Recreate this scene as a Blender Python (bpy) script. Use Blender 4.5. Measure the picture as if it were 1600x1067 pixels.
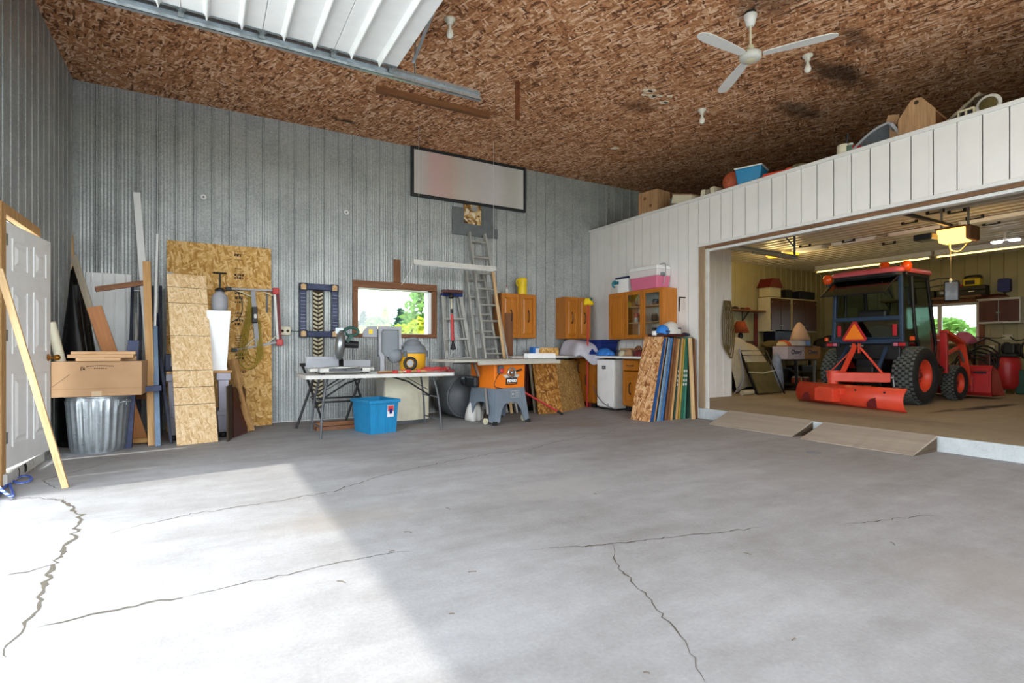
import bpy, math, random
from mathutils import Matrix, Vector
random.seed(11)
S = bpy.context.scene
COL = S.collection
for o in list(bpy.data.objects):
    bpy.data.objects.remove(o)

# ------------------------------------------------------------------ camera, world, sun, exposure
F, TH, HZ, CH = 830.0, math.radians(30.1), 545.0, 1.05
cam = bpy.data.objects.new('camera', bpy.data.cameras.new('camera')); COL.objects.link(cam)
cam.location = (0, 0, CH); cam.rotation_euler = (math.pi/2, 0, -TH)
cam.data.sensor_width = 36; cam.data.lens = F/1600*36
cam.data.shift_y = (HZ-533.5)/1600; cam.data.clip_start = 0.02
S.camera = cam
w = bpy.data.worlds.new('sky'); S.world = w; w.use_nodes = True
nt = w.node_tree; nt.nodes.clear()
_o = nt.nodes.new('ShaderNodeOutputWorld'); _b = nt.nodes.new('ShaderNodeBackground')
_tc = nt.nodes.new('ShaderNodeTexCoord'); _sx = nt.nodes.new('ShaderNodeSeparateXYZ'); _r = nt.nodes.new('ShaderNodeValToRGB')
nt.links.new(_tc.outputs['Generated'], _sx.inputs[0]); nt.links.new(_sx.outputs['Z'], _r.inputs[0])
_r.color_ramp.elements[0].position = 0.0; _r.color_ramp.elements[0].color = (0.93, 0.97, 1.0, 1)
_r.color_ramp.elements[1].position = 0.8; _r.color_ramp.elements[1].color = (0.72, 0.85, 1.0, 1)
nt.links.new(_r.outputs[0], _b.inputs[0]); nt.links.new(_b.outputs[0], _o.inputs[0])
_b.inputs['Strength'].default_value = 1.0
sun = bpy.data.objects.new('sun', bpy.data.lights.new('sun', 'SUN')); COL.objects.link(sun)
sun.data.energy = .42; sun.data.angle = math.radians(1.2); sun.data.color = (1.0, 0.96, 0.88)
_el, _az = math.radians(57), math.radians(7.8)
_d = Vector((math.cos(_el)*math.cos(_az), math.cos(_el)*math.sin(_az), -math.sin(_el)))
sun.rotation_euler = _d.to_track_quat('-Z', 'Y').to_euler(); sun.location = (-8, 1, 12)
vs = S.view_settings
S.display_settings.display_device = 'sRGB'
vs.view_transform = 'Standard'; vs.look = 'None'; vs.gamma = 1.0; vs.use_curve_mapping = False
vs.exposure = 3.0
S.cycles.max_bounces = 10; S.cycles.diffuse_bounces = 6; S.cycles.glossy_bounces = 4
S.cycles.transparent_max_bounces = 12; S.cycles.sample_clamp_indirect = 4.0
S.cycles.caustics_reflective = False; S.cycles.caustics_refractive = False

# ------------------------------------------------------------------ geometry helpers
_s, _c = math.sin(TH), math.cos(TH)
def ray(px, py):
    a = (px-800)/F
    return Vector((_s+_c*a, _c-_s*a, (HZ-py)/F))
def at_z(px, py, z=0.0):          # point seen at a pixel, on the level z
    d = ray(px, py); return Vector((0, 0, CH)) + d*((z-CH)/d.z)
def at_y(px, py, Y):              # ... on the plane y = Y
    d = ray(px, py); return Vector((0, 0, CH)) + d*(Y/d.y)
def at_x(px, py, X):
    d = ray(px, py); return Vector((0, 0, CH)) + d*(X/d.x)

def frame(p, x, z):
    x = Vector(x).normalized(); z = Vector(z); z = (z-x*z.dot(x)).normalized(); y = z.cross(x)
    m = Matrix((x, y, z)).transposed().to_4x4(); m.translation = Vector(p); return m
def T(x=0, y=0, z=0, rz=0, rx=0, ry=0):
    return Matrix.Translation((x, y, z)) @ Matrix.Rotation(rz, 4, 'Z') @ Matrix.Rotation(ry, 4, 'Y') @ Matrix.Rotation(rx, 4, 'X')

class MB:
    def __init__(s): s.v = []; s.f = []; s.sm = []; s.T = Matrix.Identity(4); s.mi = []; s.m = 0
    def at(s, m): s.T = m; return s
    def add(s, vs, fs, smooth=False):
        n = len(s.v); s.v += [s.T @ Vector(v) for v in vs]
        for f in fs: s.f.append([i+n for i in f]); s.sm.append(smooth); s.mi.append(s.m)
        return s
    def box(s, x0, y0, z0, x1, y1, z1):
        if x0 > x1: x0, x1 = x1, x0
        if y0 > y1: y0, y1 = y1, y0
        if z0 > z1: z0, z1 = z1, z0
        return s.add([(x0,y0,z0),(x1,y0,z0),(x1,y1,z0),(x0,y1,z0),(x0,y0,z1),(x1,y0,z1),(x1,y1,z1),(x0,y1,z1)],
                     [(0,3,2,1),(4,5,6,7),(0,1,5,4),(1,2,6,5),(2,3,7,6),(3,0,4,7)])
    def cbox(s, c, d): return s.box(c[0]-d[0]/2, c[1]-d[1]/2, c[2]-d[2]/2, c[0]+d[0]/2, c[1]+d[1]/2, c[2]+d[2]/2)
    def bar(s, p0, p1, w, h=None, up=(0,0,1)):
        h = h or w; p0 = Vector(p0); p1 = Vector(p1); z = (p1-p0); L = z.length; z.normalize()
        up = Vector(up)
        if abs(z.dot(up)) > 0.98: up = Vector((1,0,0)) if abs(z.x) < .9 else Vector((0,1,0))
        x = up.cross(z).normalized(); y = z.cross(x)
        m = Matrix((x, y, z)).transposed().to_4x4(); m.translation = p0
        T0 = s.T; s.T = T0 @ m; s.box(-w/2, -h/2, 0, w/2, h/2, L); s.T = T0; return s
    def tube(s, pts, r, n=8, closed=False, cap=True):
        pts = [Vector(p) for p in pts]; N = len(pts); rs = r if isinstance(r, (list, tuple)) else [r]*N
        vs = []; up = None
        for i, p in enumerate(pts):
            a = pts[(i-1) % N] if (closed or i > 0) else p; b = pts[(i+1) % N] if (closed or i < N-1) else p
            t = (b-a).normalized()
            if up is None: up = Vector((0,0,1)) if abs(t.z) < .9 else Vector((1,0,0))
            x = up.cross(t)
            if x.length < 1e-6: x = Vector((1,0,0))
            x.normalize(); y = t.cross(x); up = y
            for k in range(n):
                q = 2*math.pi*k/n; vs.append(p + (x*math.cos(q)+y*math.sin(q))*rs[i])
        fs = []
        for i in range(N if closed else N-1):
            j = (i+1) % N
            for k in range(n): l = (k+1) % n; fs.append((i*n+k, i*n+l, j*n+l, j*n+k))
        s.add(vs, fs, True)
        if cap and not closed:
            s.add(vs[:n], [tuple(range(n))[::-1]]); s.add(vs[-n:], [tuple(range(n))])
        return s
    def cyl(s, p0, p1, r0, r1=None, n=16): return s.tube([p0, p1], [r0, r0 if r1 is None else r1], n)
    def lathe(s, prof, n=24, smooth=True):
        vs = []; fs = []
        for r, z in prof:
            for k in range(n): q = 2*math.pi*k/n; vs.append((r*math.cos(q), r*math.sin(q), z))
        for i in range(len(prof)-1):
            for k in range(n): l = (k+1) % n; fs.append((i*n+k, i*n+l, (i+1)*n+l, (i+1)*n+k))
        return s.add(vs, fs, smooth)
    def prism(s, poly, z0, z1, smooth=False):
        n = len(poly); vs = [(x, y, z0) for x, y in poly]+[(x, y, z1) for x, y in poly]
        s.add(vs, [tuple(range(n))[::-1], tuple(range(n, 2*n))])
        return s.add(vs, [(i, (i+1) % n, (i+1) % n+n, i+n) for i in range(n)], smooth)
    def ball(s, c, r, nu=14, nv=9, z0=-1.0):
        if not isinstance(r, (list, tuple)): r = (r, r, r)
        vs = []; fs = []
        a0 = math.asin(max(-1, z0))
        for j in range(nv+1):
            a = a0+(math.pi/2-a0)*j/nv
            for k in range(nu):
                q = 2*math.pi*k/nu
                vs.append((c[0]+r[0]*math.cos(a)*math.cos(q), c[1]+r[1]*math.cos(a)*math.sin(q), c[2]+r[2]*math.sin(a)))
        for j in range(nv):
            for k in range(nu): l = (k+1) % nu; fs.append((j*nu+k, j*nu+l, (j+1)*nu+l, (j+1)*nu+k))
        return s.add(vs, fs, True)
    def sheet(s, fn, nu, nv, smooth=True):
        vs = [fn(i/nu, j/nv) for j in range(nv+1) for i in range(nu+1)]
        fs = [(j*(nu+1)+i, j*(nu+1)+i+1, (j+1)*(nu+1)+i+1, (j+1)*(nu+1)+i) for j in range(nv) for i in range(nu)]
        return s.add(vs, fs, smooth)
    def taper(s, b, t, z0, z1, c0=(0,0), c1=(0,0)):
        (bx, by), (tx, ty) = b, t
        return s.add([(c0[0]-bx/2,c0[1]-by/2,z0),(c0[0]+bx/2,c0[1]-by/2,z0),(c0[0]+bx/2,c0[1]+by/2,z0),(c0[0]-bx/2,c0[1]+by/2,z0),
                      (c1[0]-tx/2,c1[1]-ty/2,z1),(c1[0]+tx/2,c1[1]-ty/2,z1),(c1[0]+tx/2,c1[1]+ty/2,z1),(c1[0]-tx/2,c1[1]+ty/2,z1)],
                     [(0,3,2,1),(4,5,6,7),(0,1,5,4),(1,2,6,5),(2,3,7,6),(3,0,4,7)])
    def build(s, name, mat, parent=None, bevel=0, solid=0, seg=2, sub=0):
        me = bpy.data.meshes.new(name); me.from_pydata([tuple(v) for v in s.v], [], s.f)
        for m in (mat if isinstance(mat, list) else [mat]): me.materials.append(m)
        me.polygons.foreach_set('use_smooth', s.sm)
        if isinstance(mat, list): me.polygons.foreach_set('material_index', s.mi)
        me.update()
        o = bpy.data.objects.new(name, me); COL.objects.link(o)
        if parent: o.parent = parent
        if sub: md = o.modifiers.new('sub', 'SUBSURF'); md.levels = sub; md.render_levels = sub
        if solid: md = o.modifiers.new('solid', 'SOLIDIFY'); md.thickness = solid; md.offset = 0
        if bevel:
            md = o.modifiers.new('bevel', 'BEVEL'); md.width = bevel; md.segments = seg; md.limit_method = 'ANGLE'; md.angle_limit = math.radians(50)
        return o

def tag(o, label, cat, group=None):
    o['label'] = label; o['category'] = cat
    if group: o['group'] = group
    return o
def struct(o): o['kind'] = 'structure'; return o
def stuff(o): o['kind'] = 'stuff'; return o
def thing(name, label, cat, loc=(0,0,0), rz=0.0, group=None, mat=None):
    o = bpy.data.objects.new(name, None); COL.objects.link(o); o.empty_display_size = .1
    if mat is not None: o.matrix_world = mat
    else: o.location = loc; o.rotation_euler = (0, 0, rz)
    return tag(o, label, cat, group)
def dup(root, label, loc=None, rz=None):
    def cp(o, par):
        c = o.copy(); COL.objects.link(c); c.parent = par
        for ch in [q for q in bpy.data.objects if q.parent == o]: cp(ch, c)
        return c
    r = cp(root, None); r['label'] = label
    if loc is not None: r.location = loc
    if rz is not None: r.rotation_euler = (0, 0, rz)
    return r
def slab(name, p00, p10, p01, th, mat, parent=None, bevel=.002, back=True):
    """flat board: bottom left, bottom right, top left corners of its front face; local x width, z height"""
    p00, p10, p01 = Vector(p00), Vector(p10), Vector(p01)
    m = frame(p00, p10-p00, p01-p00); W = (p10-p00).length; L = (m.inverted() @ p01)
    b = MB(); vs = [(0,0,0),(W,0,0),(W+L.x,0,L.z),(L.x,0,L.z)]
    b.add(vs+[(x, th, z) for x, y, z in vs], [(0,1,2,3),(7,6,5,4),(0,4,5,1),(1,5,6,2),(2,6,7,3),(3,7,4,0)])
    o = b.build(name, mat, parent, bevel=bevel); o.matrix_world = m
    return o
def beam(name, p0, p1, w, h, mat, parent=None, up=(0,1,0), bevel=.002):
    p0, p1 = Vector(p0), Vector(p1); z = p1-p0
    x = Vector(up).cross(z)
    if x.length < 1e-5: x = Vector((1,0,0))
    m = frame(p0, x, z)
    o = MB().box(-w/2, -h/2, 0, w/2, h/2, z.length).build(name, mat, parent, bevel=bevel); o.matrix_world = m
    return o

# ------------------------------------------------------------------ materials
def lin(c):
    if isinstance(c, str):
        c = [int(c[i:i+2], 16)/255 for i in (1, 3, 5)]
    return tuple((x/12.92 if x <= .04045 else ((x+.055)/1.055)**2.4) for x in c)+(1,)
class NT:
    def __init__(s, name):
        s.m = bpy.data.materials.new(name); s.m.use_nodes = True; s.t = s.m.node_tree; s.n = s.t.nodes; s.n.clear()
        s.out = s.n.new('ShaderNodeOutputMaterial'); s.b = s.n.new('ShaderNodeBsdfPrincipled'); s.t.links.new(s.b.outputs[0], s.out.inputs[0])
    def new(s, t, **kw):
        n = s.n.new(t)
        for k, v in kw.items(): setattr(n, k, v)
        return n
    def link(s, a, b): s.t.links.new(a, b)
    def val(s, sock, v):
        if hasattr(v, 'is_output') or isinstance(v, bpy.types.NodeSocket): s.link(v, sock)
        else: sock.default_value = v
    def coord(s, rnd=True, scale=(1,1,1), rot=(0,0,0)):
        tc = s.new('ShaderNodeTexCoord'); mp = s.new('ShaderNodeMapping'); mp.inputs['Scale'].default_value = scale; mp.inputs['Rotation'].default_value = rot
        src = tc.outputs['Object']
        if rnd:
            oi = s.new('ShaderNodeObjectInfo'); mu = s.math('MULTIPLY', oi.outputs['Random'], 37.0)
            ad = s.new('ShaderNodeVectorMath', operation='ADD'); s.link(src, ad.inputs[0]); s.link(mu, ad.inputs[1]); src = ad.outputs[0]
        s.link(src, mp.inputs[0]); return mp.outputs[0]
    def math(s, op, a, b=0.0, clamp=False):
        n = s.new('ShaderNodeMath', operation=op); n.use_clamp = clamp; s.val(n.inputs[0], a); s.val(n.inputs[1], b); return n.outputs[0]
    def noise(s, vec, scale, detail=4, rough=.55, dist=0):
        n = s.new('ShaderNodeTexNoise'); s.link(vec, n.inputs['Vector']); n.inputs['Scale'].default_value = scale
        n.inputs['Detail'].default_value = detail; n.inputs['Roughness'].default_value = rough; n.inputs['Distortion'].default_value = dist
        return n.outputs[0]
    def ramp(s, f, stops, interp='LINEAR'):
        n = s.new('ShaderNodeValToRGB'); s.val(n.inputs[0], f); cr = n.color_ramp; cr.interpolation = interp
        while len(cr.elements) < len(stops): cr.elements.new(.5)
        for e, (p, c) in zip(cr.elements, stops): e.position = p; e.color = c if len(c) == 4 else tuple(c)+(1,)
        return n.outputs[0]
    def mix(s, f, a, b, mode='MIX'):
        n = s.new('ShaderNodeMix', data_type='RGBA', blend_type=mode); s.val(n.inputs[0], f); s.val(n.inputs[6], a); s.val(n.inputs[7], b); return n.outputs[2]
    def bump(s, h, strength=.3, dist=.01):
        n = s.new('ShaderNodeBump'); n.inputs['Strength'].default_value = strength; n.inputs['Distance'].default_value = dist; s.link(h, n.inputs['Height']); s.link(n.outputs[0], s.b.inputs['Normal'])
    def fin(s, col, rough=.5, metal=0.0, spec=.5):
        s.val(s.b.inputs['Base Color'], col); s.val(s.b.inputs['Roughness'], rough); s.b.inputs['Metallic'].default_value = metal
        s.b.inputs['Specular IOR Level'].default_value = spec; return s.m
def G(v): return (v, v, v, 1)

_pl = {}
def plain(name, col, rough=.5, metal=0.0, var=.12, nscale=6.0, spec=.4):
    """paint, plastic, metal: one colour with faint uneven wear"""
    if name in _pl: return _pl[name]
    s = NT(name); c = lin(col); v = s.coord()
    n = s.noise(v, nscale, 5, .6)
    k = s.ramp(n, [(.3, G(1-var)), (.7, G(1+var*.4))])
    s.fin(s.mix(1.0, c, k, 'MULTIPLY'), s.ramp(n, [(.3, G(min(1, rough+.1))), (.7, G(max(.05, rough-.06)))]), metal, spec)
    _pl[name] = s.m; return s.m
def wood(name, c1, c2, along='z', scale=1.0, rough=.65, knots=True):
    s = NT(name); sc = {'x': (1.2, 18, 18), 'y': (18, 1.2, 18), 'z': (18, 18, 1.2)}[along]
    v = s.coord(scale=tuple(q*scale for q in sc)); n = s.noise(v, 1.6, 5, .6, .6); n2 = s.noise(v, 7, 3, .6)
    m = s.math('ADD', s.math('MULTIPLY', n, .75), s.math('MULTIPLY', n2, .25))
    col = s.ramp(m, [(.32, lin(c2)), (.5, tuple((a+b)/2 for a, b in zip(lin(c1), lin(c2)))), (.66, lin(c1))])
    s.bump(m, .25, .004); return s.fin(col, rough)
def osb(name, cols, flake=(.022, .10), plane='xz', contrast=1.0, rough=.7, spots=None, rnd=True, strands=(0.0, 0.5, -0.6, 1.35)):
    """strand board: layers of long flakes lying every way"""
    s = NT(name); tc = s.new('ShaderNodeTexCoord'); src = tc.outputs['Object']; obj = src
    if rnd:
        oi = s.new('ShaderNodeObjectInfo'); mu = s.math('MULTIPLY', oi.outputs['Random'], 53.0)
        ad = s.new('ShaderNodeVectorMath', operation='ADD'); s.link(src, ad.inputs[0]); s.link(mu, ad.inputs[1]); src = ad.outputs[0]
    sep = s.new('ShaderNodeSeparateXYZ'); s.link(src, sep.inputs[0]); cb = s.new('ShaderNodeCombineXYZ')
    a, b = {'xz': ('X', 'Z'), 'xy': ('X', 'Y'), 'yz': ('Y', 'Z')}[plane]
    s.link(sep.outputs[a], cb.inputs[0]); s.link(sep.outputs[b], cb.inputs[1]); uv = cb.outputs[0]
    # a little wander so that the flakes are not straight-edged
    nz = s.new('ShaderNodeTexNoise'); nz.inputs['Scale'].default_value = 9; nz.inputs['Detail'].default_value = 3; s.link(uv, nz.inputs['Vector'])
    off = s.new('ShaderNodeVectorMath', operation='MULTIPLY_ADD'); s.link(nz.outputs['Color'], off.inputs[0]); off.inputs[1].default_value = (.05, .05, 0); s.link(uv, off.inputs[2])
    val = None; edge = None
    for i, ang in enumerate(strands):
        mp = s.new('ShaderNodeMapping'); mp.inputs['Rotation'].default_value = (0, 0, ang); mp.inputs['Location'].default_value = (i*3.7, i*1.9, 0)
        s.link(off.outputs[0], mp.inputs[0])
        sc = s.new('ShaderNodeVectorMath', operation='MULTIPLY'); s.link(mp.outputs[0], sc.inputs[0]); sc.inputs[1].default_value = (1/flake[1], 1/flake[0], 1)
        vo = s.new('ShaderNodeTexVoronoi', voronoi_dimensions='2D'); vo.inputs['Scale'].default_value = 1; s.link(sc.outputs[0], vo.inputs['Vector'])
        sp = s.new('ShaderNodeSeparateColor'); s.link(vo.outputs['Color'], sp.inputs[0])
        g = s.noise(sc.outputs[0], 1.5, 2)
        cell = s.math('ADD', s.math('MULTIPLY', sp.outputs[0], .85), s.math('MULTIPLY', g, .15))
        if val is None: val = cell
        else:
            pick = s.math('GREATER_THAN', sp.outputs[1], .52)
            mx = s.new('ShaderNodeMix', data_type='FLOAT'); s.link(pick, mx.inputs[0]); s.link(val, mx.inputs[2]); s.link(cell, mx.inputs[3]); val = mx.outputs[0]
    big = s.noise(uv, 1.3, 3)
    f = s.math('ADD', val, s.math('MULTIPLY', s.math('SUBTRACT', big, .5), .35))
    n = len(cols); col = s.ramp(f, [(.12+.76*i/(n-1), lin(c)) for i, c in enumerate(cols)])
    if spots:
        for cx, cy, rx, ry, ccol, st in spots: col = spot(s, obj, col, cx, cy, rx, ry, ccol, st)
    s.bump(val, .35, .004); return s.fin(col, rough, 0, .3)
def spot(s, obj, col, cx, cy, rx, ry, ccol, st, nscale=5.0):
    """a stain with a soft ragged edge, fixed to the surface"""
    sub = s.new('ShaderNodeVectorMath', operation='SUBTRACT'); s.link(obj, sub.inputs[0]); sub.inputs[1].default_value = (cx, cy, 0)
    mul = s.new('ShaderNodeVectorMath', operation='MULTIPLY'); s.link(sub.outputs[0], mul.inputs[0]); mul.inputs[1].default_value = (1/rx, 1/ry, 0)
    ln = s.new('ShaderNodeVectorMath', operation='LENGTH'); s.link(mul.outputs[0], ln.inputs[0])
    d = s.math('ADD', ln.outputs['Value'], s.math('MULTIPLY', s.math('SUBTRACT', s.noise(obj, nscale, 5, .65), .5), 1.5))
    k = s.math('MULTIPLY', s.ramp(d, [(.35, G(1)), (1.0, G(0))]), st)
    return s.mix(k, col, lin(ccol))

M = {}
def mk():
    # timber
    M['pine'] = wood('pine', '#c9a06a', '#a47640'); M['pine_x'] = wood('pine_x', '#c9a06a', '#a47640', 'x')
    M['pine_pale'] = wood('pine_pale', '#d8b98c', '#b48d5a'); M['pine_pale_x'] = wood('pine_pale_x', '#dcb68c', '#b98d60', 'x')
    M['brown_wood'] = wood('brown_wood', '#8a5a34', '#5d391f'); M['brown_wood_x'] = wood('brown_wood_x', '#8d5b36', '#5f3a22', 'x'); M['brown_wood_y'] = wood('brown_wood_y', '#8d6440', '#5f3f28', 'y')
    M['honey'] = wood('honey', '#c07624', '#a0600f', scale=.7, rough=.4); M['honey_dark'] = wood('honey_dark', '#b06a1c', '#8d520c', scale=.7, rough=.4)
    M['redwood'] = wood('redwood', '#54201a', '#351210', scale=.7, rough=.45); M['shelf_wood'] = wood('shelf_wood', '#7a5430', '#553618', 'x')
    M['grey_wood'] = wood('grey_wood', '#9d927f', '#7c6f5c'); M['ramp_wood'] = wood('ramp_wood', '#a89c8c', '#94887a', 'y', .35, .85); M['ramp_end'] = wood('ramp_end', '#5f4f3c', '#3d3022', 'x', .8, .9)
    M['birdbox'] = wood('birdbox', '#b8926a', '#8a6846')
    # strand boards
    M['osb'] = osb('osb', ['#a67836', '#c0944f', '#d0a560', '#e0bd84'], (.022, .085))
    M['osb_pale'] = osb('osb_pale', ['#c09c6c', '#d2b284', '#d8bb8f', '#e2cba6'], (.012, .05))
    M['osb_dark'] = osb('osb_dark', ['#6d4216', '#9a6626', '#ab7734', '#c99a58'], (.025, .08))
    M['osb_fine'] = osb('osb_fine', ['#6f5228', '#8f6c3a', '#a07c46', '#b8945a'], (.012, .035))
    M['osb_lumber'] = osb('osb_lumber', ['#7d4c2a', '#b98250', '#cb9a68', '#dfb98c'], (.022, .075))
    # metals
    M['steel'] = plain('steel', '#9aa0a2', .35, .85); M['galv'] = plain('galv', '#b4bdc3', .32, .8, .25, 14); M['alu'] = plain('alu', '#b2b2ac', .4, .35, .15)
    M['dark_steel'] = plain('dark_steel', '#33363a', .45, .5); M['rust'] = plain('rust', '#6d3d22', .8, .2, .4); M['brass'] = plain('brass', '#a8742a', .3, .9)
    M['black'] = plain('black', '#17181a', .45); M['black_rubber'] = plain('black_rubber', '#1b1b1c', .75); M['black_gloss'] = plain('black_gloss', '#0b0b0c', .18, 0, .3)
    M['navy'] = plain('navy', '#16264e', .4, .1, .3, 10); M['navy_dark'] = plain('navy_dark', '#141b34', .5, .1, .3); M['slate_steel'] = plain('slate_steel', '#5e7186', .4, .4, .25)
    # paints and plastics
    M['white'] = plain('white', '#dcdcda', .45, 0, .06); M['white_paint'] = plain('white_paint', '#eef0f0', .4, 0, .05); M['white_dirty'] = plain('white_dirty', '#c9c8c2', .5, 0, .15)
    M['cream'] = plain('cream', '#c9c2a4', .5, 0, .1); M['cream_pale'] = plain('cream_pale', '#d6d0b8', .5, 0, .12); M['grey_plastic'] = plain('grey_plastic', '#9a9ca2', .5); M['lav_plastic'] = plain('lav_plastic', '#9b98a4', .5)
    M['grey_dark'] = plain('grey_dark', '#55585c', .5); M['grey_mid'] = plain('grey_mid', '#7a8086', .5); M['orange'] = plain('orange', '#e8791a', .4, 0, .06); M['saw_grey'] = plain('saw_grey', '#74808c', .4, .1, .12)
    M['red'] = plain('red', '#c23a3a', .4); M['dark_red'] = plain('dark_red', '#6b1f20', .5); M['blue'] = plain('blue', '#1d7fb0', .4, 0, .08); M['blue_bright'] = plain('blue_bright', '#2a76c8', .45); M['blue_deep'] = plain('blue_deep', '#12286e', .4)
    M['teal'] = plain('teal', '#1f6e80', .4); M['yellow'] = plain('yellow', '#e2c31c', .4, 0, .05); M['vac_yellow'] = plain('vac_yellow', '#d99f1c', .4, 0, .06); M['green_dark'] = plain('green_dark', '#1f4c42', .45)
    M['tractor'] = plain('tractor', '#d8472e', .38, .0, .12); M['tractor_red'] = plain('tractor_red', '#b02a2c', .35, 0, .12); M['roof_red'] = plain('roof_red', '#cc5a62', .35, 0, .1)
    M['cab_blue'] = plain('cab_blue', '#2b3f58', .4, .1); M['cardboard'] = plain('cardboard', '#b08c68', .8, 0, .08); M['cardboard_dark'] = plain('cardboard_dark', '#8d6c4c', .8)
    M['cloth'] = plain('cloth', '#bdbcc6', .9, 0, .15); M['cloth_cream'] = plain('cloth_cream', '#b9ae94', .9, 0, .15); M['pink'] = plain('pink', '#d06e8c', .35, 0, .05); M['clear_plastic'] = plain('clear_plastic', '#d8d2d2', .3, 0, .05)
    M['olive'] = plain('olive', '#5a4f2a', .9, 0, .25); M['copper'] = plain('copper', '#8a5a34', .5, .3); M['ball_orange'] = plain('ball_orange', '#b8583a', .6); M['ink'] = plain('ink', '#3a2c1c', .8); M['purple'] = plain('purple', '#5c2e44', .8, 0, .3)
    M['rope_yellow'] = plain('rope_yellow', '#a08a34', .8); M['rope_tan'] = plain('rope_tan', '#6a5a34', .9)
    M['bulb'] = plain('bulb', '#e6e4dc', .15, 0, .02); M['porcelain'] = plain('porcelain', '#d8d4c8', .3, 0, .05)
mk()

def stripes(name, c1, c2, axis, freq, duty=.5, rough=.7):
    s = NT(name); v = s.coord(rnd=False); sp = s.new('ShaderNodeSeparateXYZ'); s.link(v, sp.inputs[0])
    k = s.math('GREATER_THAN', s.math('FRACT', s.math('MULTIPLY', sp.outputs[axis], freq)), duty)
    return s.fin(s.mix(k, lin(c1), lin(c2)), rough)
M['rope_blue'] = stripes('rope_blue', '#c4d2f0', '#4a68c8', 'Z', 45)

def glow(name, col, strength):
    s = NT(name); s.n.remove(s.b); e = s.new('ShaderNodeEmission'); e.inputs[0].default_value = lin(col); e.inputs[1].default_value = strength
    s.link(e.outputs[0], s.out.inputs[0]); return s.m
def glass(name, tint='#eef4f2', refl=.06):
    s = NT(name); s.n.remove(s.b); t = s.new('ShaderNodeBsdfTransparent'); t.inputs[0].default_value = lin(tint); g = s.new('ShaderNodeBsdfGlossy'); g.inputs['Roughness'].default_value = .03
    lw = s.new('ShaderNodeLayerWeight'); lw.inputs[0].default_value = .25; f = s.math('ADD', s.math('MULTIPLY', lw.outputs['Fresnel'], .5), refl, True)
    mx = s.new('ShaderNodeMixShader'); s.link(f, mx.inputs[0]); s.link(t.outputs[0], mx.inputs[1]); s.link(g.outputs[0], mx.inputs[2]); s.link(mx.outputs[0], s.out.inputs[0]); return s.m
M['glass'] = glass('glass'); M['cab_glass'] = glass('cab_glass', '#b9c8c2', .10)

def steel_liner(name, c1, c2, metal=.5, rough=.4):
    s = NT(name); v = s.coord(rnd=False); n = s.noise(v, 2.2, 5, .6); vo = s.new('ShaderNodeTexVoronoi'); vo.inputs['Scale'].default_value = 70; s.link(v, vo.inputs['Vector'])
    sp = s.new('ShaderNodeSeparateColor'); s.link(vo.outputs['Color'], sp.inputs[0])
    f = s.math('ADD', s.math('MULTIPLY', n, .7), s.math('MULTIPLY', sp.outputs[0], .3))
    return s.fin(s.ramp(f, [(.3, lin(c1)), (.7, lin(c2))]), s.ramp(n, [(.3, G(rough+.12)), (.7, G(rough-.08))]), metal)
M['liner_galv'] = steel_liner('liner_galv', '#8c9090', '#aeb2b1', .3, .42)
M['liner_white'] = plain('liner_white', '#e4e3e0', .42, 0, .05, 3); M['liner_cream'] = plain('liner_cream', '#a29a76', .45, 0, .08, 3); M['liner_ceiling'] = plain('liner_ceiling', '#c8c2b2', .45, 0, .08, 3)

def lab(o, body, size, loc, m): 
    fc = bpy.data.curves.new('lettering','FONT'); fc.body = body; fc.size = size; fc.extrude = .001; fc.align_x = 'CENTER'; fc.align_y = 'CENTER'; fc.shear = .12; fc.offset = .003
    q = bpy.data.objects.new('tmp', fc); COL.objects.link(q); dg = bpy.context.evaluated_depsgraph_get(); me = bpy.data.meshes.new_from_object(q.evaluated_get(dg)); bpy.data.objects.remove(q)
    l = bpy.data.objects.new('lettering', me); COL.objects.link(l); me.materials.clear(); me.materials.append(m); l.parent = o; l.location = loc; l.rotation_euler = (math.pi/2,0,0); return l
# ================================================================== the setting
XL, XR, YB, ZC = -1.37, 6.5, 8.2, 4.3          # left wall, white wall, back wall, ceiling
XF, ZI, ZF = 14.6, 3.1, 0.155                   # far wall, ceiling and floor of the inner garage
YN = -3.2                                       # wall behind the camera

def ribs(u0, u1, pitch, phase, h=.016, fine=True, wide=.012):
    """cross-section of a steel liner sheet from u0 to u1"""
    pts = [(u0, 0)]; k = math.floor((u0-phase)/pitch)
    while phase+k*pitch < u1+pitch:
        c = phase+k*pitch
        for du, q in ((-wide, 0), (-wide*.45, h), (wide*.45, h), (wide, 0)): pts.append((c+du, q))
        if fine:
            n = 10
            for i in range(n):
                a = c+.022+(pitch-.044)*i/(n-1); pts.append((a, .0035 if i % 2 else 0))
        k += 1
    return [p for p in pts if u0 <= p[0] <= u1]+[(u1, 0)]
def liner(name, parent, mat, u0, u1, v0, v1, place, **kw):
    p = ribs(u0, u1, **kw); b = MB(); n = len(p)
    b.add([place(u, h, v0) for u, h in p]+[place(u, h, v1) for u, h in p]+[place(u, -.004, v0) for u, h in p]+[place(u, -.004, v1) for u, h in p],
          [(i, i+1, n+i+1, n+i) for i in range(n-1)]+[(2*n+i, 3*n+i, 3*n+i+1, 2*n+i+1) for i in range(n-1)]+[(0, n, 3*n, 2*n), (n-1, 3*n-1, 4*n-1, 2*n-1)])
    o = b.build(name, mat, parent); return o

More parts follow.
